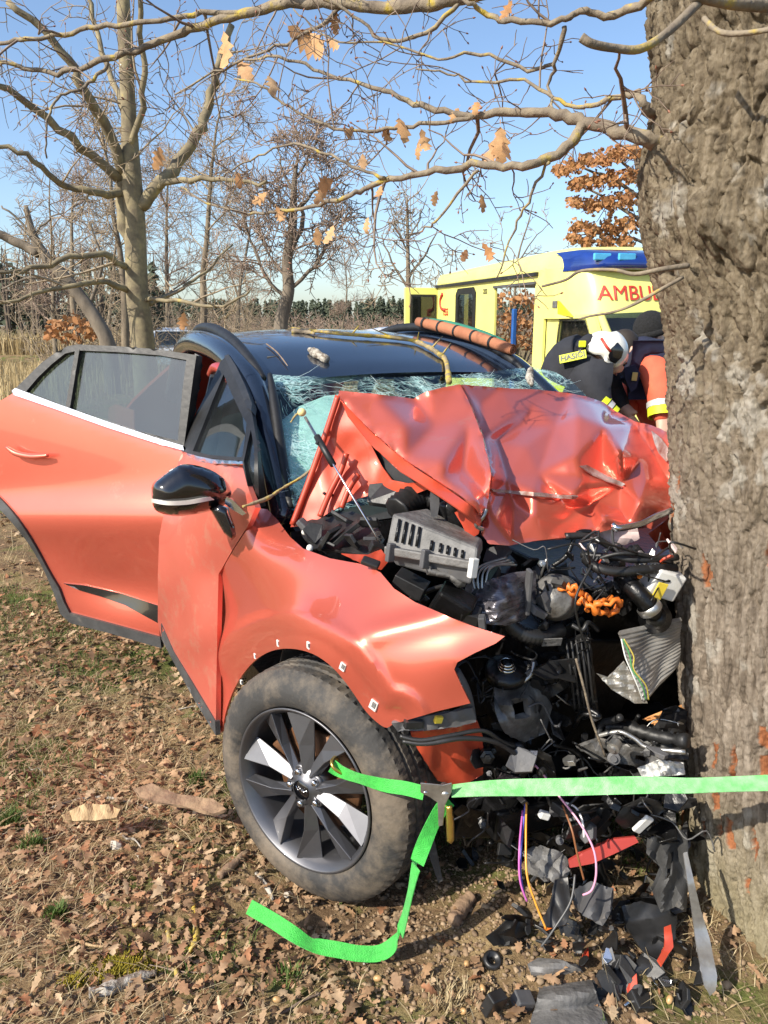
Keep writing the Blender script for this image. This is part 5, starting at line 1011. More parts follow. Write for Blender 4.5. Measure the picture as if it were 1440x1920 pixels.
batt = sheet('crinkled_heat_shield', [(885, 1105), (905, 1092), (960, 1075), (1003, 1070), (1005, 1130), (985, 1160), (950, 1172), (912, 1170), (895, 1150)], tps([(885, 1105, 2.0), (1003, 1070, 2.06), (985, 1160, 1.98), (912, 1170, 1.9), (940, 1120, 1.92)]), MT['foil'], car, step=5, extra=crumple(41, .022, 26, 6), solid=.006)
blk('shield_edge', 990, 1110, 1.97, .012, .13, .03, MT['grey_pl2'], car, (.1, 0, .2), .003)
# orange high voltage cable, hoses, pump
for i, q in enumerate(([(1050, 1110, 2.0), (1075, 1102, 1.98), (1095, 1118, 1.99), (1120, 1128, 2.0), (1150, 1122, 2.02)], [(1085, 1125, 1.98), (1110, 1140, 1.97), (1135, 1150, 1.98), (1160, 1135, 2.0)], [(1100, 1140, 1.99), (1130, 1130, 1.96), (1165, 1128, 1.98)], [(1052, 1100, 2.02), (1070, 1112, 1.99), (1090, 1108, 2.0)])):
    P = [p+V(0, RB.gauss(0, .006), RB.gauss(0, .006)) for p in crv([at(*k) for k in q], 6)]; MB().tube(P, [RB.uniform(.005, .011) for _ in P], 8).build('orange_cable', MT['orange'], car)
corrug('coolant_hose', [(1098, 1048, 2.05), (1120, 1065, 2.0), (1160, 1072, 1.99), (1210, 1068, 2.0), (1265, 1066, 2.05)], .015, MT['black'], car)
pipe('wiring_loom', [(1090, 1040, 2.1), (1150, 1045, 2.05), (1200, 1050, 2.03), (1270, 1045, 2.06)], .010, MT['black'], car); pipe('wiring_loom', [(1100, 1060, 2.06), (1140, 1042, 2.03), (1190, 1038, 2.02), (1260, 1055, 2.05)], .006, MT['black'], car)
pipe('water_pipe', [(1165, 1080, 2.06), (1190, 1105, 2.0), (1215, 1135, 1.98), (1230, 1160, 2.0)], .026, MT['deep'], car, 12); MB().lathe([(.030, -.012), (.034, -.008), (.034, .008), (.030, .012)], at(1218, 1140, 1.98), at(1230, 1160, 2.0)-at(1190, 1105, 2.0), 24).build('hose_clamp', MT['steel'], car)
m = MB(); m.lathe([(.0, -.02), (.042, -.02), (.045, .0), (.03, .015), (.028, .03), (.0, .03)], at(1228, 1158, 2.0), V(-.3, -.8, .5), 24); m.build('pump_housing', MT['deep'], car)
sheet('clear_cover', [(1200, 1140), (1245, 1120), (1262, 1170), (1240, 1192), (1210, 1185)], lambda x, y: 2.05+0*x, MT['black2'], car, step=8, extra=crumple(43, .015, 30), solid=.006)
blk('label_box', 1242, 1090, 2.04, .09, .08, .06, MT['white_pl'], car, (.2, .35, .2), .006); blk('yellow_label', 1237, 1108, 1.995, .030, .050, .004, MT['yellow'], car, (.2, .3, .2), .001)
sheet('reservoir', [(1108, 1005), (1130, 992), (1160, 988), (1195, 990), (1198, 1010), (1170, 1020), (1130, 1020)], lambda x, y: 2.16+0*x, MT['pinkish'], car, step=6, extra=crumple(45, .02, 30), solid=.01)
sheet('left_wing_scrap', [(1215, 1000), (1262, 965), (1300, 970), (1300, 1030), (1240, 1030)], lambda x, y: 2.34+0*x, MT['paint_in'], car, step=8, extra=crumple(46, .02, 40), solid=.006)
# crushed condenser: a slab of aluminium fins
cA, cB, cC, cD = at(1160, 1185, 1.95), at(1275, 1160, 2.06), at(1270, 1245, 2.0), at(1205, 1315, 1.91); rad_ = []
n1, n2 = 16, 44
for j in range(n1*2+1):
    t = j/(n1*2); row = []
    for i in range(n2+1):
        s = i/n2; p = (cA*(1-t)+cD*t)*(1-s)+(cB*(1-t)+cC*t)*s; fn = .007*(j % 2)+.010*math.sin(s*9+t*4)*math.sin(t*6); row.append(p+V(-.1, -1, .2)*fn)
    rad_.append(row)
MB().grid(rad_).build('condenser', MT['alu'], car, solid=.01, smooth=False)
sheet('condenser_torn', [(1118, 1262), (1140, 1270), (1170, 1240), (1200, 1290), (1214, 1318), (1190, 1318), (1150, 1295)], lambda x, y: 1.94+0*x, MT['alu'], car, step=4.5, extra=crumple(47, .02, 22, 6), solid=.005, smooth=False)
for c, off in (((.7, .7, .66), 0), ((.08, .28, .10), 9), ((.5, .40, .08), 16)):
    pipe('loom_wire', [(1165+off*.3, 1198, 1.90), (1172+off, 1230, 1.89), (1182+off*.4, 1255, 1.885), (1195+off, 1285, 1.88), (1205+off*.7, 1312, 1.89)], .0022, M('wire_paint', c, None, 20, .4), car, 5)
# strut tower, silver disc
m = MB(); m.lathe([(.0, .03), (.012, .03), (.014, .02), (.03, .016), (.05, .008), (.06, .0), (.06, -.02), (.0, -.02)], at(950, 1255, 2.0), V(0, -.35, .9), 28); m.build('strut_top', MT['deep'], car)
for k in range(4): m = MB(); m.lathe([(.018+.003*k, -.0), (.021+.003*k, .003), (.018+.003*k, .006)], at(950, 1243+k*4, 1.99), V(0, -.35, .9), 24); m.build('spring_coil', MT['chrome'], car)
blk('tag_plate', 1035, 1204, 1.98, .055, .028, .004, MT['grey_pl'], car, (.4, 0, .1), .001)
pipe('brake_line', [(1000, 1240, 2.0), (995, 1265, 1.98), (970, 1285, 1.97), (960, 1288, 1.98)], .006, MT['steel'], car); pipe('cable', [(1110, 1060, 2.0), (1080, 1120, 1.95), (1085, 1170, 1.95), (1102, 1215, 1.96)], .0035, MT['black'], car); pipe('bent_twig', [(1080, 1235, 1.93), (1095, 1290, 1.92), (1110, 1350, 1.93), (1135, 1418, 1.96)], .0035, MT['lichen_bark'], car)
# below: crash bracket, red inner wing, gearbox casting
brk = sheet('headlamp_bracket', [(735, 1353), (780, 1345), (840, 1335), (886, 1325), (892, 1352), (840, 1362), (790, 1368), (745, 1370)], lambda x, y: 1.80+0*x, MT['grey_pl2'], car, step=7, extra=crumple(51, .012, 30), solid=.014)
blk('yellow_clip', 822, 1349, 1.785, .022, .020, .012, MT['yellow'], brk, (.2, .2, .4), .003); blk('clip_block', 775, 1357, 1.785, .05, .022, .02, MT['black'], brk, (0, .1, .3), .003)
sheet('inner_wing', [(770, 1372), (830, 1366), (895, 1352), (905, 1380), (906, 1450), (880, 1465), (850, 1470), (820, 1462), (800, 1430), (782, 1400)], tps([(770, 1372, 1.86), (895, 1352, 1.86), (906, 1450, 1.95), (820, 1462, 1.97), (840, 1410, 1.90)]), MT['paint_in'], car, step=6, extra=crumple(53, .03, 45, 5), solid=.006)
pipe('headlamp_cable', [(750, 1380, 1.80), (790, 1388, 1.79), (850, 1378, 1.8), (905, 1370, 1.82), (940, 1390, 1.86), (965, 1400, 1.9)], .006, MT['black2'], car); pipe('headlamp_cable', [(755, 1390, 1.80), (800, 1394, 1.79), (870, 1384, 1.8), (930, 1392, 1.84), (975, 1420, 1.9)], .007, MT['black2'], car)
m = MB(); m.lathe([(.0, -.03), (.07, -.03), (.07, .02), (.045, .03), (.04, .01), (.0, .01)], at(955, 1425, 1.98), V(-.2, -.95, .2), 6); m.build('gear_casting', MT['deep'], car, smooth=False, bevel=.006)
blk('casting_web', 925, 1405, 1.97, .09, .10, .06, MT['deep'], car, (.2, .3, .2), .01)
for i in range(5): m = MB(); a = at(905+i*20, 1385+RB.uniform(0, 60), 1.92); m.lathe([(0, .008), (.008, .008), (.009, -.006)], a, V(-.1, -.95, .3), 6); m.build('bolt', MT['deep'], car, smooth=False)
# bumper carrier bent round the trunk and its trim
P = crv([at(1135, 1362, 2.06), at(1180, 1365, 2.03), at(1230, 1380, 1.98), at(1290, 1390, 1.92)], 6); MB().tube(P, [RB.uniform(.010, .026) for _ in P], 8).build('bumper_beam', MT['black'], car)
pipe('chrome_cable', [(1120, 1380, 2.0), (1160, 1372, 1.97), (1190, 1385, 1.95), (1215, 1402, 1.93), (1285, 1410, 1.89)], .007, MT['steel'], car)
sheet('grille_panel', [(1135, 1372), (1200, 1360), (1290, 1385), (1290, 1425), (1230, 1418), (1170, 1402)], tps([(1135, 1372, 2.08), (1290, 1385, 1.96), (1290, 1425, 1.93), (1170, 1402, 2.03)]), MT['black'], car, step=7, extra=crumple(55, .015, 30), solid=.01)
sheet('torn_foil', [(1195, 1440), (1235, 1425), (1282, 1430), (1284, 1452), (1240, 1455), (1205, 1460)], lambda x, y: 1.95+0*x, MT['white_pl'], car, step=4.5, extra=crumple(56, .035, 20, 6), solid=.003)
# hanging wires
for nm, pts, c in (('pink_wire', [(995, 1428, 1.92), (1015, 1448, 1.9), (1050, 1495, 1.86), (1085, 1540, 1.8), (1112, 1590, 1.76), (1118, 1635, 1.74), (1110, 1668, 1.74), (1093, 1678, 1.75)], (.75, .35, .5)), ('brown_wire', [(1055, 1510, 1.86), (1072, 1555, 1.8), (1082, 1600, 1.78), (1095, 1650, 1.77)], (.25, .1, .04)), ('orange_wire', [(987, 1505, 1.88), (986, 1570, 1.8), (988, 1640, 1.74), (1003, 1690, 1.72), (1024, 1742, 1.70)], (.8, .35, .05)), ('blue_wire', [(985, 1508, 1.89), (978, 1580, 1.82), (976, 1640, 1.77), (984, 1680, 1.75)], (.1, .1, .55)), ('purple_wire', [(980, 1520, 1.88), (974, 1590, 1.8), (975, 1650, 1.76), (988, 1690, 1.74)], (.5, .12, .4)), ('white_wire', [(1060, 1505, 1.87), (1080, 1515, 1.85), (1092, 1540, 1.82), (1095, 1570, 1.8)], (.8, .75, .75)), ('black_wire', [(1078, 1640, 1.77), (1070, 1690, 1.73), (1040, 1740, 1.70), (1015, 1775, 1.69)], (.08, .08, .08))):
    pipe(nm, pts, .0030, M(nm+'_cover', c, None, 30, .4), car, 6)
# larger castings and ducts that can be told apart
m = MB(); m.lathe([(.0, .05), (.025, .05), (.03, .04), (.055, .035), (.062, .02), (.058, .012), (.066, .006), (.066, -.01), (.058, -.016), (.066, -.024), (.064, -.05), (.0, -.05)], at(1040, 1120, 2.04), V(-.5, -.8, .3), 28); m.build('alternator', MT['cast'], car)
for k in range(10): a = k*.628; c = at(1040, 1120, 2.04)+V(-.5, -.8, .3)*.04; m = MB(); m.tube([c+V(.02*math.cos(a), 0, .02*math.sin(a)), c+V(.05*math.cos(a), 0, .05*math.sin(a))], .004, 5); m.build('alternator_vent', MT['deep'], car)
sheet('bell_housing', [(930, 1290), (965, 1272), (1010, 1285), (1030, 1325), (1018, 1372), (980, 1388), (945, 1370), (925, 1330)], tps([(930, 1290, 2.02), (1030, 1325, 2.06), (980, 1388, 2.0), (975, 1330, 1.95)]), MT['cast'], car, step=6, extra=crumple(91, .02, 32, 5), solid=.02, holes=[[(960, 1315), (985, 1312), (990, 1340), (965, 1345)]])
sheet('fan_shroud', [(1060, 1200), (1105, 1185), (1112, 1260), (1120, 1335), (1095, 1350), (1070, 1290)], tps([(1060, 1200, 2.08), (1112, 1260, 2.02), (1095, 1350, 2.05)]), MT['black2'], car, step=6, extra=crumple(92, .02, 40), solid=.012)
for k in range(5): pipe('shroud_rib', [(1062+k*9, 1205-k*3, 2.03), (1070+k*9, 1260, 2.0), (1078+k*9, 1330, 2.02)], .004, MT['black'], car, 5)
corrug('air_duct', [(935, 1130, 2.0), (965, 1180, 1.98), (1010, 1195, 1.99), (1050, 1180, 2.04)], .024, MT['black2'], car, .012)
sheet('cross_bracket', [(1080, 1400), (1120, 1385), (1200, 1402), (1280, 1428), (1278, 1450), (1200, 1436), (1120, 1425)], lambda x, y: 1.98+0*x, MT['cast'], car, step=6, extra=crumple(93, .02, 40), solid=.012, holes=[[(1130, 1400), (1150, 1402), (1148, 1414), (1130, 1412)], [(1190, 1414), (1212, 1418), (1210, 1430), (1190, 1426)]])
blk('abs_block', 900, 1120, 2.02, .07, .06, .07, MT['cast'], car, (.2, .3, .5), .005)
for k in range(4): pipe('brake_pipe', [(890+k*7, 1105, 1.98), (888+k*9, 1080-k*3, 2.0), (905+k*10, 1060, 2.04), (950+k*6, 1045+k*5, 2.08)], .0035, MT['steel'], car, 6)
# crushed black fragments still held in the bay
RF = random.Random(77)
def inbay():
    while True:
        px, py = RF.uniform(740, 1285), RF.uniform(1010, 1600)
        if inpoly(np.array(px), np.array(py), [(745, 1110), (900, 1100), (930, 1040), (1100, 1015), (1290, 1000), (1290, 1610), (1000, 1640), (880, 1560), (905, 1320), (870, 1240), (950, 1195)]) and not (1105 < px < 1290 and 1130 < py < 1335): return px, py
for i in range(130):
    px, py = inbay(); shard('bay_fragment', at(px, py, RF.uniform(1.98, 2.3)-(.12 if py > 1400 else 0)), RF.uniform(.015, .065), MT[RF.choice(['deep', 'deep', 'black', 'black', 'black2', 'grey_pl2', 'steel'])], car, 1000+i, RF.uniform(.1, .5))
for i in range(34):
    px, py = RF.uniform(1090, 1275), RF.uniform(1015, 1110); shard('bay_fragment', at(px, py, RF.uniform(2.0, 2.15)), RF.uniform(.010, .03), MT[RF.choice(['orange', 'black', 'black2', 'pinkish', 'steel', 'paint_in', 'deep', 'white_pl'])], car, 1300+i, .2)
for i in range(40):
    px, py = inbay(); L = RF.uniform(40, 160); a = RF.uniform(0, 6.28); y0 = RF.uniform(1.98, 2.2); pipe('bay_hose', [(px+L*t*math.cos(a)+RF.gauss(0, 10), py+L*t*math.sin(a)*.7+RF.gauss(0, 10), y0+RF.gauss(0, .02)) for t in (-.5, -.2, .2, .5)], RF.uniform(.003, .012), MT[RF.choice(['black', 'deep', 'deep', 'black2'])], car, 7)
def scrap(name, px, py, Y, w_, h_, mat, parent, seed, cr=.04, **k):
    R = random.Random(seed); n = R.randint(6, 10); a0 = R.uniform(0, 6.28); th = R.uniform(0, 3.14)
    o = []
    for i in range(n):
        a = a0+2*math.pi*i/n; r = R.uniform(.45, 1.1); x, y = w_*r*math.cos(a), h_*r*math.sin(a); o.append((px+x*math.cos(th)-y*math.sin(th), py+x*math.sin(th)+y*math.cos(th)))
    gx, gy = R.gauss(0, .0016), R.gauss(0, .0016)
    return sheet(name, o, lambda x, y: Y+gx*(x-px)+gy*(y-py), mat, parent, step=max(4.5, (w_+h_)/11), extra=crumple(seed, cr, R.uniform(22, 50), 5), solid=.004, **k)
for i in range(74):
    px, py = inbay(); s_ = RF.uniform(16, 62)
    scrap('torn_panel', px, py, RF.uniform(2.0, 2.28)-(.12 if py > 1400 else 0), s_, s_*RF.uniform(.25, .8), MT[RF.choice(['deep', 'deep', 'black', 'black', 'black2', 'deep', 'black', 'foil', 'steel'] if i % 9 == 0 else ['deep', 'black', 'black2', 'cladding'])], car, 4000+i, RF.uniform(.02, .06))
for i in range(70):
    px, py = inbay(); L = RF.uniform(30, 150); a = RF.uniform(0, 6.28); y0 = RF.uniform(1.95, 2.12)-(.1 if py > 1400 else 0); pipe('loose_wire', [(px+L*t*math.cos(a)+RF.gauss(0, 14), py+L*t*math.sin(a)*.7+RF.gauss(0, 14), y0+RF.gauss(0, .03)) for t in (-.5, -.25, 0, .25, .5)], RF.uniform(.0015, .004), MT[RF.choice(['black', 'black', 'deep', 'black2', 'grey_pl2', 'steel', 'grey_pl'])], car, 5, 4)
for i in range(36):
    px, py = inbay(); c = at(px, py, RF.uniform(1.97, 2.1)-(.1 if py > 1400 else 0)); r = RF.uniform(.006, .02); MB().lathe([(0, r), (r*.5, r), (r*.55, r*.6), (r, r*.5), (r, -r), (0, -r)], c, V(RF.gauss(0, .5), -1, RF.gauss(.3, .5)), RF.choice([6, 6, 16])).build('fitting', MT[RF.choice(['deep', 'black', 'steel', 'black2', 'grey_pl2'])], car, smooth=False)
sheet('splash_shield', [(742, 1372), (770, 1400), (800, 1490), (812, 1560), (830, 1650), (822, 1655), (790, 1560), (765, 1470)], lambda x, y: 1.97+0*x, MT['cladding'], car, step=8, extra=crumple(61, .01, 50), solid=.005)

# ================================================================== RATCHET STRAP
strap = empty('ratchet_strap', atz(840, 1640, 0)*V(1, 1, 0), 'bright green ratchet strap tied from the front wheel around the oak', 'strap')
def band(name, pts, mat, parent, wid=.040, sub=7, sg=-1):     # (px, py, Y, angle of the band's flat side from vertical)
    P = crv([at(*p[:3]) for p in pts], sub); A = [p[0] for p in crv([(p[3], 0) for p in pts], sub)]; S = []
    for i, p in enumerate(P):
        t = unit(P[min(i+1, len(P)-1)]-P[max(i-1, 0)]); e1 = unit(UP-t*t[2]) if abs(t[2]) < .95 else unit(V(1, 0, 0)-t*t[0]); e2 = crs(t, e1); a = sg*math.radians(A[i]); S.append(e1*math.cos(a)+e2*math.sin(a))
    return MB().ribbon(P, S, wid).build(name, mat, parent, solid=.0025)
# straight from the ratchet to the trunk, then round behind it
def lineY(px):
    lo, hi_ = 0.0, 1.0
    for _ in range(30):
        t = (lo+hi_)/2; x, y = .17+1.18*t, 1.79-.28*t
        if x/(y*math.cos(PITCH)+.92*math.sin(PITCH))*FPX+720 < px: lo = t
        else: hi_ = t
    return 1.79-.28*t
run = [(px, py, lineY(px), a) for px, py, a in ((848, 1483, 75), (900, 1479, 62), (950, 1477, 48), (1010, 1476, 30), (1080, 1475, 30), (1150, 1473, 36), (1220, 1472, 52), (1290, 1473, 66), (1350, 1471, 70), (1440, 1468, 66))]
band('strap_run', run, MT['strap2'], strap, .042)
P0 = at(*run[-1][:3]); dz = (P0[2]-at(*run[-3][:3])[2])/(P0[0]-at(*run[-3][:3])[0]); tcx, tcy, tr_ = tree_center(.8); wrapP = [P0-V(.004, -.001, 0)]
for d in range(257, 431, 10): a = math.radians(d); wrapP.append(V(tcx+(tr_+.022)*math.cos(a), tcy+(tr_+.022)*math.sin(a), P0[2]+dz*.25*min(1, (d-257)/30)))
wrapP = crv(wrapP, 3); tt = [min(1, i/9) for i in range(len(wrapP))]; sd_ = []
for i, p in enumerate(wrapP):
    t = unit(wrapP[min(i+1, len(wrapP)-1)]-wrapP[max(i-1, 0)]); e1 = unit(UP-t*t[2]); e2 = crs(t, e1); a = -math.radians(66*(1-tt[i])); sd_.append(e1*math.cos(a)+e2*math.sin(a))
MB().ribbon(wrapP, sd_, .042).build('strap_wrap', MT['strap2'], strap, solid=.0025)
band('strap_wheel_end', [(622, 1436, 1.93, 40), (640, 1447, 1.92, 10), (675, 1460, 1.88, -10), (720, 1472, 1.85, 15), (760, 1478, 1.82, 30), (795, 1487, 1.80, 30)], MT['strap'], strap, .036)
band('strap_tail', [(842, 1500, 1.80, 30), (822, 1525, 1.78, 22), (800, 1570, 1.755, 30), (780, 1625, 1.74, 62), (768, 1680, 1.735, 80), (756, 1730, 1.745, 75), (742, 1765, 1.76, 60), (715, 1786, 1.765, 40), (675, 1788, 1.765, 38), (635, 1781, 1.77, 40), (600, 1775, 1.775, 62), (578, 1769, 1.78, 88), (545, 1748, 1.80, 60), (510, 1725, 1.83, 42), (467, 1700, 1.86, 35)], MT['strap'], strap, .040, sg=1)
rat = empty('ratchet', at(832, 1490, 1.78)); rat.parent = strap; rat.location = tuple(ORG[rat.name]-ORG[strap.name])
def plate(pts, Y, th, mat, nm): return MB().prism([at(a, b, Y) for a, b in pts], V(.002, th, 0)).build(nm, mat, rat, smooth=False, bevel=.001)
plate([(788, 1468), (830, 1472), (846, 1468), (846, 1486), (834, 1510), (830, 1548), (822, 1550), (820, 1505), (806, 1495), (788, 1486)], 1.765, .003, MT['steel'], 'side_plate')
plate([(792, 1470), (832, 1474), (844, 1472), (842, 1488), (830, 1500), (806, 1494), (790, 1486)], 1.80, .003, MT['steel'], 'side_plate')
MB().lathe([(0, -.02), (.011, -.02), (.011, .02), (0, .02)], at(834, 1482, 1.785), V(0, 1, .1), 16).build('spindle', MT['steel'], rat); MB().lathe([(0, -.02), (.006, -.02), (.006, .022), (0, .022)], at(797, 1478, 1.785), V(0, 1, .1), 12).build('bolt', MT['chrome'], rat)
pillow('release_lever', [(836, 1512), (848, 1510), (852, 1545), (852, 1575), (846, 1583), (838, 1578), (836, 1545)], 1.77, .010, .012, MT['brass'], rat, step=4)
pipe('wheel_hook', [(640, 1450, 1.92), (626, 1440, 1.915), (622, 1428, 1.93), (628, 1420, 1.97), (634, 1425, 2.0)], .005, MT['brass'], strap, 8)
# ================================================================== AMBULANCE
aF = unit(V(.29, -.957, 0)); aL = V(-aF[1], aF[0], 0); A0 = V(1.93, 9.5, -.07)
def wa(x, y, z): return A0+x*aF+y*aL+V(0, 0, z)
amb = empty('ambulance', wa(-1, 1, 0), 'yellow box ambulance with blue light bar and its side and rear doors open', 'ambulance')
MT['amb'] = M('yellow_ambulance_paint', (.80, .77, .24), (.77, .74, .20), 2, .35, coat=.6); MT['amb2'] = M('strong_yellow_paint', (.80, .66, .02), (.76, .62, .02), 2, .4, coat=.5); MT['amb_in'] = M('pale_grey_lining', (.6, .61, .6), (.5, .51, .5), 4, .6)
MT['red'] = M('red_lettering', (.55, .05, .03), (.48, .04, .025), 8, .5); MT['dark_txt'] = M('black_lettering', (.04, .04, .04), None, 8, .5); MT['blue_lens'] = M('blue_lens', (.010, .04, .24), (.007, .03, .18), 6, .15, coat=1); MT['cyan_lens'] = M('light_blue_lamp', (.08, .45, .75), (.05, .35, .62), 10, .2, coat=1); MT['red_lens'] = M('red_lamp', (.5, .03, .05), (.4, .02, .04), 10, .2, coat=1)
def aw(name, outl, y, mat, holes=(), parent=amb, step=.12, solid=.03, yf=None):
    vo, fs = fill2d(outl, step, holes); return mesh_obj(name, [wa(a, (yf(a, b) if yf else y), b) for a, b in vo], fs, mat, parent, solid=solid, smooth=False)
rect = lambda x0, x1, z0, z1, r=.0: [(x0, z0), (x1, z0), (x1, z1), (x0, z1)] if not r else [(x0+r, z0), (x1-r, z0), (x1, z0+r), (x1, z1-r), (x1-r, z1), (x0+r, z1), (x0, z1-r), (x0, z0+r)]
side_w = aw('side_wall', rect(-3.6, 0, .45, 2.44), 0, MT['amb'], [rect(-1.40, -.25, .55, 2.27), rect(-2.75, -2.08, 1.66, 2.28, .06)])
aw('side_wall', rect(-3.6, 0, .45, 2.44), 2.05, MT['amb'])
wf = aw('side_window', rect(-2.79, -2.04, 1.62, 2.32, .08), -.022, MT['black'], [rect(-2.70, -2.13, 1.72, 2.23, .05)], side_w, solid=.02); aw('pane', rect(-2.71, -2.12, 1.71, 2.24), -.014, MT['glass_d'], (), side_w, solid=.006)
MB().box(wa(-1.9, -.03, 2.385), aF*1.72, aL*.022, UP*.022).build('door_rail', MT['black2'], side_w, smooth=False); MB().box(wa(-.83, -.02, 2.285), aF*.60, aL*.02, UP*.016).build('door_lintel', MT['grey_pl2'], side_w, smooth=False)
rows = [[wa(-3.62, y, z) for y, z in ((-.01, 2.42), (.02, 2.52), (.16, 2.58), (1.02, 2.61), (1.89, 2.58), (2.03, 2.52), (2.06, 2.42))], [wa(-1.5, y, z) for y, z in ((-.01, 2.42), (.02, 2.54), (.16, 2.62), (1.02, 2.65), (1.89, 2.62), (2.03, 2.54), (2.06, 2.42))], [wa(.25, y, z) for y, z in ((.0, 2.42), (.03, 2.56), (.18, 2.64), (1.02, 2.67), (1.87, 2.64), (2.02, 2.56), (2.05, 2.42))], [wa(.62, y, z) for y, z in ((.06, 2.40), (.09, 2.50), (.22, 2.56), (1.02, 2.58), (1.83, 2.56), (1.96, 2.50), (1.99, 2.40))]]
MB().grid(patch(rows, 3, 4)).build('box_roof', MT['amb'], amb, solid=.02)
MB().grid([[wa(x, y, 2.40) for y in (.04, 2.0)] for x in (-3.58, -.05)]).build('ceiling', MT['amb_in'], amb, solid=.02, smooth=False); MB().box(wa(-1.8, 1.02, .52), aF*1.78, aL*1.0, UP*.05).build('floor', MT['grey_pl2'], amb, smooth=False); aw('inner_wall', rect(-3.5, -.1, .6, 2.38), 1.98, MT['amb_in'])
MB().box(wa(-.06, 1.0, 1.5), aF*.02, aL*.95, UP*.88).build('bulkhead', MT['amb_in'], amb, smooth=False); MB().box(wa(-1.33, .25, 1.3), aF*.03, aL*.03, UP*.7).build('grab_rail', M('blue_plastic', (.03, .12, .4), None, 8, .4), amb, smooth=False, bevel=.01)
rdoor = MB().box(wa(-3.64, -.28, 1.42), aF*.025, aL*.29, UP*.95).build('rear_door', MT['amb'], amb, smooth=False, bevel=.01); MB().box(wa(-3.61, -.26, 1.88), aF*.012, aL*.20, UP*.36).build('pane', MT['glass_d'], rdoor, smooth=False, bevel=.02); MB().box(wa(-3.605, -.26, 1.88), aF*.004, aL*.225, UP*.385).build('window_seal', MT['black'], rdoor, smooth=False)
MB().box(wa(-3.64, 2.33, 1.42), aF*.025, aL*.29, UP*.95).build('rear_door', MT['amb'], amb, smooth=False, bevel=.01)
# forehead over the cab
fr = [[wa(x, y, z) for y in (.02, .10, .5, 1.02, 1.55, 1.95, 2.03)] for x, z in ((.02, 2.0), (.30, 1.97))]
fore = MB(); C1 = [(.0, 0), (.25, .0), (.62, .06), (.80, .16), (.88, .45), (.90, 1.02), (.88, 1.60), (.80, 1.89), (.62, 1.99), (.25, 2.05), (.0, 2.05)]
rows = [[wa(x*k+.0, y, z) for x, y in C1] for z, k in ((1.86, 1.16), (2.0, 1.13), (2.15, 1.08), (2.30, 1.0), (2.42, .9))]
fore_ = MB().grid(patch(rows, 3, 3)).build('cab_forehead', MT['amb'], amb, solid=.03)
MB().hexa([wa(.14, -.012, 1.93), wa(.62, -.012, 1.88), wa(.62, .05, 1.88), wa(.14, .05, 1.93)], [wa(.05, -.012, 2.13), wa(.36, -.012, 2.05), wa(.36, .05, 2.05), wa(.05, .05, 2.13)]).build('side_flash', MT['amb2'], amb, smooth=False); MB().box(wa(.26, -.02, 2.02), aF*.05, aL*.01, UP*.04).build('side_marker', MT['grey_pl'], amb, smooth=False, bevel=.006)
lb = []
for z, k, dx in ((2.38, 1.0, .09), (2.43, 1.03, .11), (2.53, 1.0, .06), (2.59, .86, -.06)): lb.append([wa(.9*0+(x*k*.93+.05+dx), y, z) for x, y in C1[1:-1]])
bar = MB().grid(patch(lb, 4, 3)).build('light_bar', MT['blue_lens'], amb, solid=.02)
for i, y in enumerate((.16, .42, .78, 1.10, 1.42, 1.74)):
    x = np.interp(y, [0, .16, .45, 1.02, 1.6, 1.9, 2.05], [.3, .80, .88, .90, .88, .8, .3])*.95+.15; MB().box(wa(x, y, 2.50), aF*.02, aL*.105, UP*.038).build('lamp', MT['red_lens'] if i == 4 else MT['cyan_lens'], bar, smooth=False, bevel=.012)
fdir = lambda y: unit(aL)
from mathutils.bvhtree import BVHTree
amt = text_mesh('AMBULANCE', .225, .004, wa(1.0, .80, 2.12), aL, UP, 'lettering', MT['red'], amb)
bm2 = bmesh.new(); bm2.from_mesh(amt.data); bmesh.ops.triangulate(bm2, faces=bm2.faces); [bmesh.ops.bisect_plane(bm2, geom=bm2.verts[:]+bm2.edges[:]+bm2.faces[:], plane_co=Vector(wa(1, .04*k_, 2)-ORG[amb.name]), plane_no=Vector(aL)) for k_ in range(1, 42)]; bm2.to_mesh(amt.data); bm2.free()
fb = BVHTree.FromPolygons([Vector(q.co) for q in fore_.data.vertices], [tuple(p.vertices) for p in fore_.data.polygons])
for q in amt.data.vertices:                # wrap the letters on the curved forehead
    p = np.array(q.co)+ORG[amb.name]-A0; y, z = p @ aL, p[2]; h = fb.ray_cast(Vector(wa(3, y, z)-ORG[amb.name]), Vector(-aF))
    if h[0] is not None: q.co = h[0]+Vector(aF)*(.026+(p @ aF-1.0))
t155 = text_mesh('155', .15, .003, wa(-3.22, -.022, 1.98), aF, UP, 'number', MT['red'], side_w, bold=.002); text_mesh('222', .09, .003, wa(-1.72, -.022, 2.24), aF, UP, 'number', MT['dark_txt'], side_w)
MB().tube(crv([wa(-3.24, -.024, 2.02+.0), wa(-3.42, -.024, 2.05), wa(-3.46, -.024, 2.17), wa(-3.36, -.024, 2.27)], 5), (.03, .018, .018, .03), 6).build('phone_symbol', MT['red'], side_w)
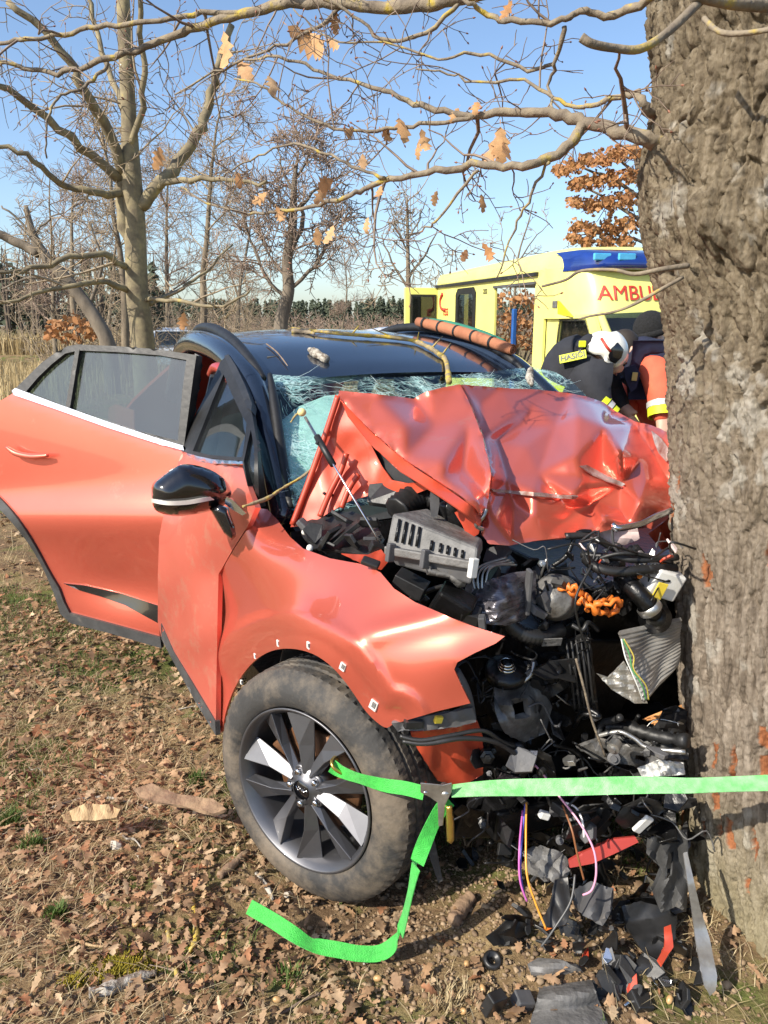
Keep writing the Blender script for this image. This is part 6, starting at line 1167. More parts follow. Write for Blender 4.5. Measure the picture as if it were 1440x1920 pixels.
# cab
cab = [[wa(x, y, z) for x, y in ((.0, .02), (.55, .05), (1.15, .10), (1.85, .18), (2.30, .35), (2.42, 1.02), (2.30, 1.70), (1.85, 1.87), (1.15, 1.95), (.55, 2.0), (.0, 2.03))] for z in (.35, .7, 1.05)]
cab.append([wa(x, y, z) for x, y, z in ((.0, .03, 1.24), (.55, .06, 1.24), (1.15, .12, 1.22), (1.70, .22, 1.20), (2.0, .4, 1.18), (2.05, 1.02, 1.2), (2.0, 1.64, 1.18), (1.7, 1.83, 1.2), (1.15, 1.93, 1.22), (.55, 1.99, 1.24), (.0, 2.02, 1.24))])
MB().grid(patch(cab, 3, 3)).build('cab_body', MT['amb'], amb, solid=.02); MB().prism([wa(1.2, .2, 1.21), wa(1.95, .4, 1.20), wa(2.02, 1.02, 1.21), wa(1.95, 1.64, 1.2), wa(1.2, 1.85, 1.21)], V(0, 0, .02)).build('engine_cover', MT['amb'], amb)
cd_ = aw('cab_door_frame', [(.0, 1.2), (1.42, 1.2), (1.30, 1.45), (1.02, 1.90), (.0, 1.90)], .05, MT['amb'], [[(.22, 1.24), (1.16, 1.24), (1.10, 1.48), (.86, 1.84), (.30, 1.84)]], solid=.04)
aw('cab_window', [(.20, 1.22), (1.18, 1.22), (1.12, 1.48), (.87, 1.86), (.28, 1.86)], .06, MT['glass_d'], (), cd_, solid=.006); aw('window_seal', [(.20, 1.22), (1.18, 1.22), (1.12, 1.48), (.87, 1.86), (.28, 1.86)], .035, MT['black'], [[(.23, 1.25), (1.15, 1.25), (1.09, 1.48), (.855, 1.83), (.305, 1.83)]], cd_, solid=.01)
aw('cab_door_frame', [(.0, 1.2), (1.42, 1.2), (1.30, 1.45), (1.02, 1.90), (.0, 1.90)], 2.0, MT['amb'], [[(.22, 1.24), (1.16, 1.24), (1.10, 1.48), (.86, 1.84), (.30, 1.84)]], solid=.04)
MB().grid(patch([[wa(1.02, .14, 1.90), wa(1.12, .6, 1.92), wa(1.14, 1.02, 1.92), wa(1.12, 1.45, 1.92), wa(1.02, 1.90, 1.90)], [wa(1.30, .15, 1.55), wa(1.42, .6, 1.56), wa(1.45, 1.02, 1.56), wa(1.42, 1.45, 1.56), wa(1.30, 1.90, 1.55)], [wa(1.62, .2, 1.21), wa(1.78, .6, 1.22), wa(1.82, 1.02, 1.22), wa(1.78, 1.45, 1.22), wa(1.62, 1.85, 1.21)]], 4, 4)).build('windscreen', MT['glass_d'], amb, solid=.01)
for y in (.12, 1.93): MB().tube([wa(1.0, y, 1.90), wa(1.30, y, 1.56), wa(1.62, y+.02, 1.20)], .045, 8).build('screen_pillar', MT['amb'], amb)
for y in (.6, 1.4): m = MB(); m.ball(wa(.75, y, 1.42), .16, .12, .34, 12, 8); m.build('seat', MT['grey_pl'], amb)
for s, y in ((-1, -.14), (1, 2.2)): ar_ = MB().box(wa(1.12, y, 1.42), aF*.05, aL*.10, UP*.16).build('wing_mirror', MT['black2'], amb, smooth=False, bevel=.03); MB().box(wa(1.175, y, 1.42), aF*.006, aL*.08, UP*.13).build('mirror_glass', MT['grey_pl'], ar_, smooth=False, bevel=.004); MB().tube([wa(1.1, y, 1.3), wa(1.1, y-s*.14, 1.25)], .02, 6).build('mirror_arm', MT['black'], ar_)
for x in (1.45, -2.6):
    for y in (.10, 1.95): MB().lathe([(.0, -.1), (.18, -.1), (.20, -.12), (.33, -.12), (.345, -.09), (.345, .09), (.33, .12), (.20, .12), (.18, .09), (.0, .09)], wa(x, y, .345), aL, 28).build('wheel', MT['rubber'], amb)
MB().box(wa(-1.6, 1.02, .40), aF*1.9, aL*.9, UP*.08).build('chassis', MT['deep'], amb, smooth=False)

# ================================================================== PARKED CAR FAR BEHIND
q0 = at(330, 640, 33)*V(1, 1, 0); q0[2] = float(gz(q0[0], q0[1]))-.05; pk = empty('parked_car', q0, 'pale blue estate car with roof bars parked beyond the forked oak', 'car')
kx, ky = V(.98, .2, 0), V(-.2, .98, 0); wk = lambda x, y, z: q0+x*kx+y*ky+V(0, 0, z)
MT['pk'] = M('pale_blue_paint', (.58, .66, .76), (.5, .58, .7), 3, .35, coat=.8)
MB().grid(patch([[wk(x, y, z) for x, z in ((-.9, .3), (-.95, .7), (-.9, 1.02), (-.72, 1.04), (0, 1.05), (.72, 1.04), (.9, 1.02), (.95, .7), (.9, .3))] for y in (-2.2, -2.25, -1, 1, 2.2)], 3, 2)).build('body', MT['pk'], pk); MB().grid([[wk(x*.93, -2.22, z) for x in (-.95, 0, .95)] for z in (.3, 1.04)]).build('tailgate', MT['pk'], pk, solid=.04)
MB().hexa([wk(-.82, -2.15, 1.03), wk(.82, -2.15, 1.03), wk(.82, 1.0, 1.03), wk(-.82, 1.0, 1.03)], [wk(-.68, -1.85, 1.56), wk(.68, -1.85, 1.56), wk(.68, .3, 1.56), wk(-.68, .3, 1.56)]).build('cabin', MT['glass_d'], pk, smooth=False, bevel=.03)
MB().box(wk(0, -.75, 1.58), kx*.70, ky*1.12, UP*.03).build('roof', MT['pk'], pk, smooth=False, bevel=.02)
for s in (-1, 1):
    MB().tube([wk(s*.80, -2.17, 1.03), wk(s*.68, -1.87, 1.56)], .05, 6).build('rear_pillar', MT['pk'], pk); MB().tube([wk(s*.6, -1.7, 1.60), wk(s*.6, -1.5, 1.68), wk(s*.6, .1, 1.68), wk(s*.6, .3, 1.60)], .022, 6).build('roof_bar', MT['grey_pl2'], pk); MB().box(wk(s*.82, -2.24, .92), kx*.09, ky*.03, UP*.12).build('tail_lamp', MT['red_lens'], pk, smooth=False, bevel=.02)
    for y in (-1.4, 1.4): MB().lathe([(0, -.1), (.2, -.1), (.32, -.1), (.33, 0), (.32, .1), (.2, .1), (0, .1)], wk(s*.82, y, .33), kx, 20).build('wheel', MT['rubber'], pk)
MB().box(wk(0, -.3, 1.66), kx*.5, ky*.12, UP*.05).build('beacon_bar', MT['pk'], pk, smooth=False, bevel=.02)

# ================================================================== PEOPLE
def skinned(name, J, E, mat, parent, root, sub=2):
    ks = list(J); me = bpy.data.meshes.new(name); org = ORG[parent.name]; me.from_pydata([tuple(np.array(J[k][0])-org) for k in ks], [(ks.index(a), ks.index(b)) for a, b in E], []); me.materials.append(mat)
    o = bpy.data.objects.new(name, me); COL.objects.link(o); o.parent = parent; ORG[o.name] = org
    m = o.modifiers.new('skin', 'SKIN'); m.use_smooth_shade = True; me.skin_vertices[0].data
    for k, sv in zip(ks, me.skin_vertices[0].data):
        r = J[k][1]; sv.radius = r if isinstance(r, tuple) else (r, r); sv.use_root = (k == root)
    s = o.modifiers.new('ss', 'SUBSURF'); s.levels = sub; s.render_levels = sub; return o
MT['skin'] = M('skin', (.58, .36, .27), (.52, .31, .23), 12, .5); MT['turnout'] = M('dark_turnout_cloth', (.022, .024, .032), (.012, .013, .018), 9, .85, bump=.6, bscale=14); MT['hivis'] = M('yellow_hi_vis', (.72, .80, .03), (.66, .74, .02), 10, .6); MT['refl'] = M('silver_reflective', (.62, .62, .6), (.5, .5, .48), 14, .4, .2); MT['orange_cloth'] = M('orange_red_jacket', (.78, .14, .07), (.68, .10, .05), 6, .8, bump=.7, bscale=12); MT['navy'] = M('navy_cloth', (.014, .018, .05), (.009, .011, .03), 8, .85, bump=.5, bscale=14); MT['helmet'] = M('cream_helmet', (.78, .77, .70), (.72, .71, .64), 4, .3, coat=.8); MT['knit'] = M('black_knit', (.012, .012, .013), (.006, .006, .006), 60, .95, bump=.8, bscale=120); MT['hair'] = M('dark_hair', (.03, .022, .016), None, 40, .7)
def person(label, feet, hips, chest, neck, head, sh, el, ha, knees, jacket, trous, group=None):
    root = empty('person', np.array(feet[0])*V(1, 1, 0)*.5+np.array(feet[1])*V(1, 1, 0)*.5+V(0, 0, 0), label, 'person')
    J = {'hip': (hips, .15), 'chest': (chest, .16), 'neck': (neck, .058), 'head': (head, .085)}; E = [('hip', 'chest'), ('chest', 'neck'), ('neck', 'head')]
    for i in (0, 1):
        J[f's{i}'] = (sh[i], .07); J[f'e{i}'] = (el[i], .048); J[f'h{i}'] = (ha[i], .034); J[f'k{i}'] = (knees[i], .065); J[f'f{i}'] = (feet[i]+V(0, 0, .08), .045); J[f't{i}'] = (feet[i]+unit(head-hips)*V(1, 1, 0)*.16+V(0, 0, .04), .04)
        J[f'p{i}'] = (ha[i]+unit(ha[i]-el[i])*.09, (.040, .018)); E += [('chest', f's{i}'), (f's{i}', f'e{i}'), (f'e{i}', f'h{i}'), (f'h{i}', f'p{i}'), ('hip', f'k{i}'), (f'k{i}', f'f{i}'), (f'f{i}', f't{i}')]
        d = unit(ha[i]-el[i]); sd = unit(crs(d, V(.2, .9, .3))); b = ha[i]+d*.08
        for q in range(4): J[f'g{i}{q}'] = (b+sd*(.024*(q-1.5))+d*(.075-.012*abs(q-1.3))+V(0, 0, -.02), .009); E.append((f'p{i}', f'g{i}{q}'))
        J[f'g{i}4'] = (ha[i]+d*.05+sd*.055, .010); E.append((f'h{i}', f'g{i}4'))
    skinned('body', J, E, MT['skin'], root, 'hip')
    mid = lambda a, b, t: a+(b-a)*t
    K = {'hip': (hips+unit(hips-chest)*.10, .20), 'w': (mid(hips, chest, .45), .185), 'chest': (chest, .205), 'col': (mid(chest, neck, .75), .095)}; E = [('hip', 'w'), ('w', 'chest'), ('chest', 'col')]
    for i in (0, 1): K[f's{i}'] = (sh[i], .105); K[f'e{i}'] = (el[i], .080); K[f'h{i}'] = (mid(el[i], ha[i], .92), .062); E += [('chest', f's{i}'), (f's{i}', f'e{i}'), (f'e{i}', f'h{i}')]
    jk = skinned('jacket', K, E, MT[jacket], root, 'chest')
    T = {'hip': (hips, .185)}; E = []
    for i in (0, 1): T[f'k{i}'] = (knees[i], .10); T[f'f{i}'] = (feet[i]+V(0, 0, .12), .08); E += [('hip', f'k{i}'), (f'k{i}', f'f{i}')]
    skinned('trousers', T, E, MT[trous], root, 'hip')
    for i in (0, 1): m = MB(); m.ball(feet[i]+V(0, 0, .055)+unit(head-hips)*V(1, 1, 0)*.05, .13, .09, .065, 14, 8); m.build('boot', MT['black'], root)
    return root, jk
def face(root, c, fwd, up, sc=1.0):
    f = unit(np.array(fwd)); u = unit(np.array(up)-f*np.dot(up, f)); r = crs(f, u); m = MB(); n0 = len(m.v)
    m.ball((0, 0, 0), 1, 1, 1, 22, 16); out = []
    for p in m.v:
        x, y, z = p; fx = .098*x; k = 1-.16*max(0, -z)*(1 if x > -.2 else .4); d = V(fx*k+(.012 if x > 0 and z < -.3 else 0), .076*y*k, .118*z)
        if x > .75 and abs(y) < .3 and -.35 < z < .15: d[0] += .024*(1-abs(y)/.3)*(.15-z)/.5      # nose
        if x > .7 and abs(y) < .55 and .05 < z < .25: d[0] -= .008
        if x > .6 and -.62 < z < -.5: d[0] -= .006
        out.append(c+sc*(f*d[0]+r*d[1]+u*d[2]))
    hd = mesh_obj('head', out, m.f, MT['skin'], root)
    for s in (-1, 1):
        e = MB(); e.ball(c+sc*(-f*.005+r*s*.077-u*.005), .016, .022, .032, 10, 8); e.build('ear', MT['skin'], hd); e = MB(); e.ball(c+sc*(f*.084+r*s*.032+u*.012), .011, .009, .007, 8, 6); e.build('eye', MT['knit'], hd)
        e = MB(); e.tube([c+sc*(f*.092+r*s*.018+u*.032), c+sc*(f*.086+r*s*.048+u*.032)], .005, 5); e.build('eyebrow', MT['hair'], hd)
    e = MB(); e.tube([c+sc*(f*.090+r*-.022-u*.062), c+sc*(f*.096-u*.062), c+sc*(f*.090+r*.022-u*.062)], .005, 6); e.build('mouth', M('lips', (.42, .18, .15), None, 20, .5), hd)
    return f, u, r
def ring(root, name, a, b, t, rad, w_, mat, n=20):
    p = a+(b-a)*t; d = unit(b-a)*w_/2; MB().tube([p-d, p+d], rad, n, False).build(name, mat, root, solid=.006)
# firefighter bending over the bonnet
hp1 = at(1042, 800, 4.80); hp1[2] = 1.02; ch1 = at(1080, 694, 4.64); nk1 = at(1120, 668, 4.56); hd1 = at(1142, 664, 4.50)
ff, jk = person('firefighter in white helmet and dark coat with yellow bands bending over the wreck', [hp1*V(1, 1, 0)+V(-.1, .05, 0), hp1*V(1, 1, 0)+V(.12, -.05, 0)], hp1, ch1, nk1, hd1, [at(1108, 700, 4.46), at(1125, 688, 4.80)], [at(1116, 752, 4.36), at(1150, 745, 4.8)], [at(1150, 785, 4.34), at(1175, 775, 4.7)], [hp1+V(-.08, .0, -.5), hp1+V(.12, -.08, -.5)], 'turnout', 'turnout')
f1_, u1_, r1_ = face(ff, at(1148, 672, 4.50), V(.72, -.10, -.62), V(.55, 0, .8), .85)
hc = at(1138, 655, 4.50); m = MB(); m.ball((0, 0, 0), 1, 1, 1, 26, 18); out = []
for p in m.v:
    x, y, z = p; z2 = max(z, -.55); out.append(hc+f1_*.128*x+r1_*.102*y+u1_*(.112*z2-(.02 if x < -.3 else 0)))
hel = mesh_obj('helmet', out, m.f, MT['helmet'], ff); side_ = r1_ if r1_[1] < 0 else -r1_
pq = lambda a, b, k=1.0: hc+f1_*.128*a+u1_*.112*b+side_*.102*math.sqrt(max(.02, 1-a*a-b*b))*1.03*k
vz = [(.05, .45), (.45, .40), (.62, .05), (.60, -.35), (.30, -.42), (.12, -.30), (.0, .05)]
vo, fs = fill2d(vz, .09); mesh_obj('visor_shell', [pq(a, b) for a, b in vo], fs, MT['gloss_black'], hel, solid=.01)
MB().tube([pq(-.6, .1), pq(-.2, -.05), pq(.1, -.1)], .008, 6).build('helmet_strap', MT['red'], hel); MB().tube([pq(.1, -.45), pq(.25, -.55), pq(.55, -.45)], .012, 6).build('chin_guard', MT['helmet'], hel)
MB().tube(crv([hp1-unit(ch1-hp1)*.1, hp1+(ch1-hp1)*.5, ch1, ch1+(nk1-ch1)*.6, nk1], 5), (.19, .195, .20, .165, .08), 18).build('coat_body', MT['turnout'], ff)
ring(ff, 'waist_band', hp1, ch1, .62, .199, .05, MT['hivis']); ring(ff, 'waist_band', hp1, ch1, .74, .201, .05, MT['refl']); ring(ff, 'waist_band', hp1, ch1, .86, .203, .05, MT['hivis'])
e1, h1 = at(1116, 752, 4.36), at(1150, 785, 4.34); ring(ff, 'cuff_band', e1, h1, .25, .070, .035, MT['hivis'], 14); ring(ff, 'cuff_band', e1, h1, .52, .066, .03, MT['refl'], 14); ring(ff, 'cuff_band', e1, h1, .78, .062, .03, MT['hivis'], 14)
bx = unit(at(1098, 667, 4.4)-at(1052, 677, 4.45)); bu = unit(UP*.9+V(.1, .35, 0)); bc = at(1074, 669, 4.435); bn = unit(crs(bx, bu)); bu = crs(bn, bx)
bp_ = MB().box(bc, bx*.075, bu*.024, bn*.004).build('back_patch', MT['hivis'], ff, smooth=False); text_mesh('HASIČI', .045, .002, bc+bn*.006, bx, bu, 'lettering', MT['dark_txt'], bp_, bold=.0012)
m = MB(); m.tube(crv([at(1085, 655, 4.5), at(1105, 640, 4.5), at(1125, 650, 4.5)], 5), (.03, .045, .03), 8); m.build('coat_collar', MT['turnout'], ff); MB().box(at(1092, 645, 4.44), V(.02, 0, .0), V(0, .006, 0), V(0, 0, .018)).build('collar_tab', MT['hivis'], ff, smooth=False, bevel=.004)
# paramedic leaning in, head behind the helmet
hp2 = at(1275, 830, 5.0); hp2[2] = 1.0; ch2 = at(1215, 715, 4.88); nk2 = at(1182, 672, 4.86); hd2 = at(1168, 660, 4.86)
pm_, jk2 = person('leaning person in orange red jacket with dark shoulders, head hidden behind the white helmet', [hp2*V(1, 1, 0)+V(.12, .1, 0), hp2*V(1, 1, 0)+V(-.1, -.08, 0)], hp2, ch2, nk2, hd2, [at(1232, 695, 4.66), at(1200, 690, 5.02)], [at(1240, 755, 4.56), at(1180, 750, 4.95)], [at(1242, 800, 4.5), at(1170, 785, 4.8)], [hp2+V(.05, .05, -.5), hp2+V(-.12, -.05, -.5)], 'orange_cloth', 'orange_cloth')
f2_, u2_, r2_ = face(pm_, hd2, V(-.75, -.3, -.5), V(-.4, 0, .9)); m = MB(); m.ball(hd2+u2_*.018-f2_*.02, .098, .088, .115, 18, 12); m.build('hair', MT['hair'], pm_)
K = {'a': (at(1190, 676, 4.85), .10), 'b': (at(1215, 690, 4.86), .175), 's': (at(1234, 694, 4.70), .095)}; skinned('shoulder_yoke', K, [('a', 'b'), ('b', 's')], MT['navy'], pm_, 'b')
sheet('chest_panel', [(1168, 690), (1190, 684), (1200, 700), (1192, 728), (1182, 735), (1172, 712)], lambda x, y: 4.62+0*x, MT['navy'], pm_, step=6, solid=.02); blk('badge', 1190, 706, 4.60, .035, .05, .006, M('gold_badge', (.55, .42, .12), None, 20, .5), pm_, (0, .1, .2), .003)
e2, h2 = at(1240, 755, 4.56), at(1242, 800, 4.5); ring(pm_, 'cuff_band', e2, h2, .12, .082, .035, MT['refl'], 14); ring(pm_, 'cuff_band', e2, h2, .42, .078, .05, MT['hivis'], 14)
# man in the black knitted hat
hp3 = at(1290, 850, 5.35); hp3[2] = .98; ch3 = at(1268, 722, 5.32); nk3 = at(1236, 672, 5.25); hd3 = at(1218, 640, 5.22)
bn3, jk3 = person('man in black knitted hat and dark jacket looking down beside the oak', [hp3*V(1, 1, 0)+V(.14, .05, 0), hp3*V(1, 1, 0)+V(-.14, -.05, 0)], hp3, ch3, nk3, hd3, [at(1235, 705, 5.2), at(1300, 705, 5.45)], [at(1240, 780, 5.1), at(1320, 785, 5.3)], [at(1225, 830, 4.95), at(1300, 840, 5.0)], [hp3+V(.1, 0, -.48), hp3+V(-.12, 0, -.48)], 'navy', 'navy')
f3_, u3_, r3_ = face(bn3, at(1217, 638, 5.22), V(-.93, -.25, -.25), V(-.15, 0, 1), 1.02); hc = at(1220, 618, 5.22); m = MB(); m.ball((0, 0, 0), 1, 1, 1, 22, 14); mesh_obj('knitted_hat', [hc+f3_*.118*p[0]+r3_*.104*p[1]+u3_*(.125*max(p[2], -.25)) for p in m.v], m.f, MT['knit'], bn3); MB().tube([hc+(f3_*.112*math.cos(t)+r3_*.098*math.sin(t)-u3_*.022) for t in np.linspace(0, 2*math.pi, 25)], .022, 8, False).build('hat_cuff', MT['knit'], bn3)
m = MB(); m.tube(crv([at(1235, 668, 5.15), at(1250, 662, 5.15), at(1270, 668, 5.2)], 4), (.05, .06, .05), 8); m.build('jacket_collar', MT['navy'], bn3)
# ================================================================== THINGS LYING ON THE ROOF
from mathutils.bvhtree import BVHTree
_rv = [Vector(q.co)+Vector(ORG[roof.name]) for q in roof.data.vertices]; _rt = BVHTree.FromPolygons(_rv, [tuple(p.vertices) for p in roof.data.polygons])
def onroof(px, py, lift=.01):
    for k in range(40):
        h = _rt.ray_cast(Vector(CAMP), Vector(ray(px, py+k)).normalized())
        if h[0] is not None: return np.array(h[0])+V(0, 0, lift+.015)
    return at(px, py, 3.6)
rb = [(548, 628), (600, 634), (660, 640), (720, 644), (770, 650), (800, 662), (822, 676), (836, 690), (842, 716)]
P = [onroof(*q, .018) if q[1] < 702 else at(*q, 3.30) for q in rb]; P = crv(P, 6); n = len(P)
MT['yl'] = M('yellow_lichen_bark', (.50, .36, .05), (.25, .20, .12), 22, .9, bump=.7, bscale=60, contrast=(.45, .62))
br = empty('lichen_branch', P[n//2], 'yellow lichened branch lying across the black roof', 'branch'); MB().tube(P, [.006+.006*(i/n)+.004*RB.random() for i in range(n)], 8).build('stem', MT['yl'], br)
for i in (12, 20, 26, 32, 38): d = V(RB.gauss(0, .06), RB.gauss(0, .05), .03+.03*RB.random()); MB().tube([P[i], P[i]+d*.6, P[i]+d*1.2], (.006, .004, .002), 6).build('side_twig', MT['yl'], br)
MT['grey_lichen'] = M('grey_lichen_bark', (.40, .37, .32), (.16, .13, .10), 40, .95, bump=.9, bscale=80, contrast=(.42, .55))
def stick(name, pts, r, mat, label, cat='stick', group=None, rough=.25):
    P = crv(pts, 6); n = len(P); return MB().tube(P, [np.interp(i/(n-1), np.linspace(0, 1, len(r)), r)*RB.uniform(1-rough, 1+rough) for i in range(n)], 8).build(name, mat, None, label=label, cat=cat, group=group)
stick('bark_stick', [onroof(580, 668, .016), onroof(597, 679, .018), onroof(614, 688, .016)], (.012, .024, .016), MT['grey_lichen'], 'short stump of grey lichened wood on the front left of the roof', 'stick')
stick('bark_stick', [at(996, 690, 3.55), at(993, 705, 3.5), at(997, 722, 3.42)], (.010, .018, .012), MT['grey_lichen'], 'short grey lichened stick standing against the cracked windscreen edge', 'stick')
stick('thin_twig', [onroof(548, 622+8, .01), onroof(575, 632, .012), onroof(590, 636, .012)], (.012, .014, .005), MT['lichen_bark'], 'curled brown twig at the back edge of the black roof', 'twig')
stick('thin_twig', [onroof(500, 655, .01), onroof(520, 672, .012), onroof(540, 698, .012)], (.003, .004, .002), MT['twig'], 'thin dark twig beside the right roof rail', 'twig')
stick('lichen_twig', [at(455, 950, 2.34), at(500, 935, 2.40), at(530, 915, 2.46), at(565, 895, 2.50), at(592, 872, 2.52)], (.004, .007, .004, .006, .003), MT['yl'], 'thin yellow lichened twig hung between mirror and bonnet', 'twig')
stick('thin_twig', [at(545, 792, 2.43), at(555, 778, 2.45), at(566, 772, 2.46)], (.002, .004, .003), MT['yl'], 'tiny yellow twig caught on the gas strut end', 'twig')
MT['mat_o'] = M('orange_canvas', (.40, .16, .08), (.27, .10, .05), 6, .85, bump=.5, bscale=20); MT['mat_g'] = M('green_canvas', (.03, .20, .13), (.02, .15, .10), 6, .8, bump=.4)
ma, mb_ = wor(-1.22, .71, 1.60), wor(-2.02, .64, 1.735); mt_ = empty('rolled_mat', ma, 'rolled orange and green rescue mat on the far roof rail', 'mat')
P = [ma+(mb_-ma)*t+V(0, 0, .012*math.sin(t*3)) for t in np.linspace(0, 1, 12)]; MB().tube(P, (.026, .031, .032, .031, .026), 14).build('roll', MT['mat_o'], mt_)
MB().tube([p+V(.01, .028, .016) for p in P[1:-1]], (.018, .026, .028, .026, .016), 10).build('green_cover', MT['mat_g'], mt_)
for t in (2, 4, 6, 8, 10): MB().tube([P[t]-unit(mb_-ma)*.008, P[t]+unit(mb_-ma)*.008], .0335, 14, False).build('band', MT['black'], mt_)
sp = []
for k in range(30): a = k*.5; r = .004+.0008*k; d = unit(mb_-ma); e1 = unit(crs(d, UP)); e2 = crs(e1, d); sp.append(ma-d*.004+e1*r*math.cos(a)+e2*r*math.sin(a))
MB().tube(sp, .003, 5).build('roll_end', MT['mat_o'], mt_)
MT['film'] = M('translucent_film', (.55, .58, .62), (.42, .45, .5), 8, .25, coat=.5, bump=.6, bscale=10)
pillow('plastic_sheet', [(662, 627), (680, 619), (710, 614), (745, 611), (790, 613), (815, 619), (835, 628), (790, 631), (720, 631)], 5.05, .10, .10, MT['film'], None, step=6, label='crumpled pale plastic sheet at the back of the black roof', cat='sheet')

# ================================================================== WRECKAGE ON THE GROUND
def gsheet(name, outline, Yb, slope, mat, label, cat, step=6, cr=None, solid=.006, ref=None, **k):
    ref = ref or max(p[1] for p in outline); return sheet(name, outline, lambda x, y: Yb+slope*(ref-np.asarray(y))/100, mat, None, step=step, extra=cr, solid=solid, label=label, cat=cat, **k)
# big grey cover at the bottom edge
cv = [(990, 1812), (1010, 1800), (1050, 1803), (1085, 1812), (1108, 1835), (1122, 1880), (1140, 1930), (1150, 1990), (985, 1990), (1000, 1900), (1012, 1860)]
gsheet('plastic_cover', cv, 1.42, .16, MT['grey_pl'], 'crumpled grey plastic cover at the bottom edge of the picture', 'car part', 6, lambda x, y: +.034*np.sin((np.asarray(y)+.15*np.asarray(x))/10.5)*np.exp(-((np.asarray(y)-1845)/45)**2)+.02*((np.asarray(x)-1065)/70)**2+crumple(71, .006, 40)(x, y), .012)
gsheet('trim_strip', [(1066, 1612), (1090, 1598), (1150, 1572), (1190, 1568), (1196, 1578), (1150, 1600), (1110, 1618), (1068, 1626)], 1.86, .05, M('dull_red_plastic', (.42, .05, .04), (.34, .04, .03), 8, .5), 'flat dark red trim strip lying across the wreckage', 'car part', 5, None, .012)
gsheet('bumper_piece', [(1165, 1700), (1200, 1690), (1250, 1702), (1270, 1720), (1262, 1775), (1245, 1810), (1215, 1835), (1190, 1855), (1185, 1820), (1205, 1785), (1175, 1740)], 1.66, .12, MT['black2'], 'torn black bumper corner with red edge near the trunk foot', 'car part', 6, crumple(73, .03, 70), .008)
gsheet('bumper_scrap', [(1245, 1740), (1258, 1735), (1262, 1775), (1240, 1812), (1232, 1800), (1246, 1775)], 1.63, .12, MT['paint_in'], 'narrow red edge scrap beside the black bumper corner', 'car part', 5, crumple(73, .02, 70), .006)
gsheet('metal_strip', [(1281, 1600), (1288, 1598), (1300, 1650), (1312, 1700), (1330, 1760), (1344, 1830), (1341, 1856), (1330, 1866), (1318, 1840), (1304, 1765), (1296, 1700), (1288, 1650)], 1.60, .06, M('bent_grey_sheet', (.42, .42, .40), (.24, .23, .22), 12, .35, .6, bump=.3), 'long bent pale metal strip leaning at the trunk foot', 'car part', 5, lambda x, y: .02*np.sin(np.asarray(y)/30), .006)
gsheet('torn_liner', [(1215, 1572), (1250, 1560), (1288, 1555), (1290, 1640), (1285, 1710), (1268, 1700), (1240, 1710), (1222, 1665), (1238, 1625), (1212, 1600)], 1.80, .06, MT['cladding'], 'ragged dark grey liner hanging against the trunk', 'car part', 6, crumple(75, .06, 50, 6), .005, holes=[[(1252, 1600), (1262, 1596), (1258, 1640), (1248, 1650)]])
gsheet('lamp_housing', [(1075, 1668), (1110, 1655), (1150, 1668), (1145, 1705), (1128, 1732), (1095, 1718), (1078, 1695)], 1.74, .14, MT['grey_pl2'], 'broken dark lamp housing under the hanging wires', 'car part', 5, crumple(76, .03, 40), .012)
gsheet('foam_block', [(985, 1600), (1010, 1588), (1050, 1600), (1068, 1625), (1055, 1655), (1020, 1648), (992, 1630)], 1.84, .12, MT['grey_pl'], 'ribbed grey foam block left of the red strip', 'car part', 5, crumple(77, .025, 24, 6), .02)
gsheet('scrap_plate', [(1040, 1650), (1065, 1645), (1070, 1690), (1062, 1735), (1035, 1740), (1010, 1735), (1030, 1700)], 1.72, .12, MT['black2'], 'flat black plate below the foam block', 'car part', 5, crumple(78, .01, 40), .008)
gsheet('strap_shadow', [(935, 1700), (950, 1690), (925, 1720), (870, 1770), (820, 1795), (790, 1800), (795, 1790), (850, 1760), (905, 1715)], 1.74, -.05, MT['black2'], 'dark strip standing in for the strap shadow on the bare soil', 'car part', 5, None, .006) if False else None  # unused dark strip in the shape of the strap's cast shadow
q = hit(922, 1810); m = MB(); m.lathe([(.008, .0), (.024, .0), (.026, .012), (.018, .020), (.016, .012), (.010, .012), (.008, .0)], q+V(0, 0, .012), V(.1, -.35, .9), 24); m.build('rubber_bush', MT['black2'], None, label='round black rubber bush on the soil in front of the wreckage', cat='car part')
for nm, px, py, s, rot, mt, lab in (('connector_block', 925, 1895, (.05, .06, .03), (.3, .2, .6), 'black2', 'black connector block left of the grey cover'), ('plastic_box', 980, 1885, (.05, .035, .04), (.2, .3, .3), 'grey_pl2', 'small grey plastic box touching the grey cover'), ('clip_piece', 1204, 1560, (.03, .06, .012), (.3, .6, .4), 'white_pl', 'pale broken clip above the dark red strip'), ('foil_scrap', 1178, 1745, (.03, .012, .02), (.5, .2, .3), 'chrome', 'bright scrap of chrome on the black bumper corner'), ('lamp_socket', 1020, 1533, (.03, .02, .02), (0, .4, .2), 'white_pl', 'small white lamp socket by the hanging wires'), ('sensor_cap', 1200, 1885, (.05, .03, .05), (.3, .3, .3), 'black2', 'round edged black sensor cap at the lower edge by the oak')):
    p = hit(px, py) if py > 1600 else at(px, py, 1.84); R_ = np.array(Euler(rot).to_matrix()); MB().box(p+V(0, 0, s[1]*.4), R_ @ V(s[0]/2, 0, 0), R_ @ V(0, s[2]/2, 0), R_ @ V(0, 0, s[1]/2)).build(nm, MT[mt], None, smooth=False, bevel=.004, label=lab, cat='car part')
RD = random.Random(91); zone = [(830, 1600), (960, 1560), (1290, 1560), (1300, 1700), (1330, 1900), (1180, 1915), (1060, 1800), (940, 1800), (960, 1700), (880, 1650)]; k = 0
